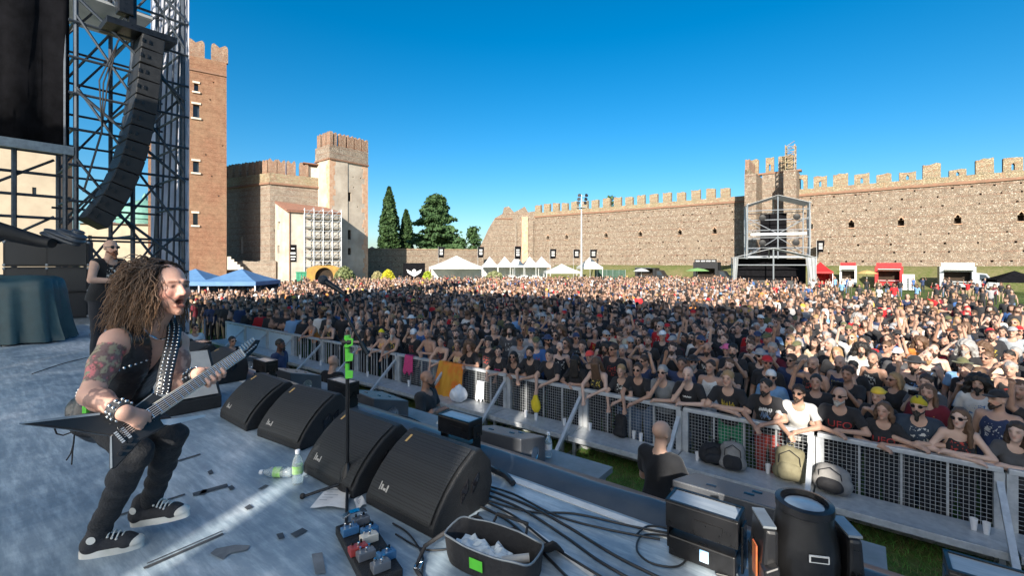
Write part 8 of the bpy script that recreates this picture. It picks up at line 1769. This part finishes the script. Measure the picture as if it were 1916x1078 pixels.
gpoly([(36, 792), (120, 780), (187, 773), (187, 777), (122, 784.5), (36, 794.5)], .003, .0005, 'bevel_edge', 'galv_dark', body); gpoly([(300, 786), (385, 776.5), (384, 780), (318, 796), (306, 795)], .003, .0005, 'bevel_edge', 'alu', body); gpoly([(286, 736), (253, 761), (251, 764), (284, 739)], .003, .0005, 'bevel_edge', 'galv_dark', body); gpoly([(206, 818), (209, 816), (210, 876), (206, 878)], .003, .0005, 'bevel_edge', 'galv_dark', body)
Lg = (gE-gB).length; tn = lambda x: (gpx(x, 796+(640-796)*(x-248)/237)-gB).dot(ga)
s0, s1 = tn(294), tn(452)
def nbox(a, b_, w0, w1, z0, z1, name, mat, parent=gt_):
    mb = MB(); vs_ = []
    for z in (z0, z1):
        for s, w, sg in ((a, w0, -1), (b_, w1, -1), (b_, w1, 1), (a, w0, 1)): vs_.append(ga*s+gb*sg*w/2+gm*z)
    mb.add(vs_, [(0, 3, 2, 1), (4, 5, 6, 7), (0, 1, 5, 4), (1, 2, 6, 5), (2, 3, 7, 6), (3, 0, 4, 7)]); return mb.build(name, mat, parent)
nk_ = nbox(s0-.01, s1, .052, .042, -.022, .006, 'neck', 'guitar_black'); nbox(s0-.03, s1, .052, .043, .0065, .012, 'fretboard', 'fretboard', nk_)
for i in range(23):
    f = 1-2**(-(22-i)/12.0); s = s0-.028+(s1-s0+.028)*(1-f/ (1-2**(-22/12.0))) if False else s0-.028+(s1-s0+.028)*((2**((i)/12.0)-1)/(2**(22/12.0)-1) if False else (1-(2**(-(i)/12.0)-2**(-22/12.0))/(1-2**(-22/12.0))))
    nbox(s-.0012, s+.0012, .05, .05, .0121, .0138, 'fret', 'chrome', nk_)
for sg in (-1, 1): mb = MB(); mb.beam(ga*(s0-.03)+gb*sg*.0262+gm*.008, ga*s1+gb*sg*.0215+gm*.008, .002, .009); mb.build('binding', 'ivory', nk_)
nbox(s1, s1+.006, .044, .044, .006, .016, 'nut', 'ivory', nk_)
hdp = [(452, 674), (449, 662), (462, 655), (478, 636), (487, 637), (480, 652), (466, 667)]
hs2 = gpoly(hdp, .004, -.012, 'headstock', 'guitar_black', bevel=.002)
for k in range(6):
    t = k/5; p = gl(gpx(455+24*t, 657-17*t, -.004)); mb = MB(); mb.tube(p, p+gb*.03, .0045, .006, 8); mb.build('tuning_peg', 'alu', hs2); p = gl(gpx(457+20*t, 664-17*t, .005)); mb = MB(); mb.tube(p, p+gm*.014, .004, n=8); mb.build('string_post', 'alu', hs2)
sb = tn(225)
for k in range(6): w0 = (k-2.5)*.0095; w1 = (k-2.5)*.0066; mb = MB(); mb.tube(ga*sb+gb*w0+gm*.018, ga*(s1+.004)+gb*w1+gm*.0165, .0007+.0001*k, n=4); mb.build('string', 'chrome', gt_)
br = gpoly([(219, 799), (228, 794), (236, 808), (227, 814)], .001, .012, 'bridge', 'steel_black', body)
for k in range(6):
    for j in range(2): c_ = ga*(sb-.012+.026*j)+gb*((k-2.5)*.0098-.012)+gm*.014; mb = MB(); mb.box(c_, (.012, .006, .006), mx=Matrix((ga, gb, gm)).transposed()); mb.build('saddle', 'alu', br)
for a in (tn(262), tn(285)): nbox(a-.016, a+.016, .075, .075, .0005, .012, 'pickup', 'steel_black', body)
for x, y in ((232, 838), (243, 826), (224, 850)): p = gl(gpx(x, y, .001)); mb = MB(); mb.tube(p, p+gm*.016, .009, .008, 12); mb.build('knob', 'steel_black', body)
# strap with rows of studs
sp_ = [PX(322, 596, 2.43), PX(326, 612, 2.36), PX(323, 640, 2.27), PX(316, 672, 2.21), PX(309, 705, 2.165), PX(304, 738, 2.13)]
dn = []
for i in range(len(sp_)-1):
    for k in range(5): t = k/5; p0, p1, p2, p3 = sp_[max(0, i-1)], sp_[i], sp_[i+1], sp_[min(len(sp_)-1, i+2)]; dn.append(.5*((2*p1)+(p2-p0)*t+(2*p0-5*p1+4*p2-p3)*t*t+(3*p1-p0-3*p2+p3)*t**3))
dn.append(sp_[-1]); mb = MB(); st_ = MB(); rows = []
for i, p in enumerate(dn):
    tdir = (dn[min(i+1, len(dn)-1)]-dn[max(i-1, 0)]).normalized(); vdir = (Vector((0, 0, HC))-p).normalized(); sdir = tdir.cross(vdir).normalized(); rows.append([gl(p)+sdir*w for w in (-.031, 0, .031)])
    for w in (-.02, 0, .02): st_.ball(gl(p)+sdir*w+vdir*.004, .0052, 6, 4)
mb.sheet(rows); sp2 = mb.build('strap', 'leather', gt_, solid=.005, smooth=60); tag(st_.build('strap_studs', 'stud_metal', sp2, smooth=60), kind='stuff')
mb = MB(); mb.path([gl(PX(102, 802, 1.98)), gl(PX(106, 812, 1.99)), gl(PX(118, 815, 2.0)), gl(PX(138, 808, 2.02)), gl(PX(140, 806, 2.1))], .0035, 5); mb.build('strap_cord', 'cable_black', gt_)
mb = MB(); mb.path([PX(140, 806, 2.12)-base_g, PX(138, 830, 2.14)-base_g, PX(132, 850, 2.14)-base_g, PX(124, 862, 2.14)-base_g], .003, 5); mb.path([PX(139, 815, 2.12)-base_g, PX(136, 845, 2.14)-base_g, PX(134, 870, 2.14)-base_g], .003, 5); mb.build('vest_cord', 'cable_black', vest)
mb = MB(); mb.box(PX(161, 765, 2.2)-base_g, (.02, .02, .04)); mb.build('green_tag', 'tape_green', vest)
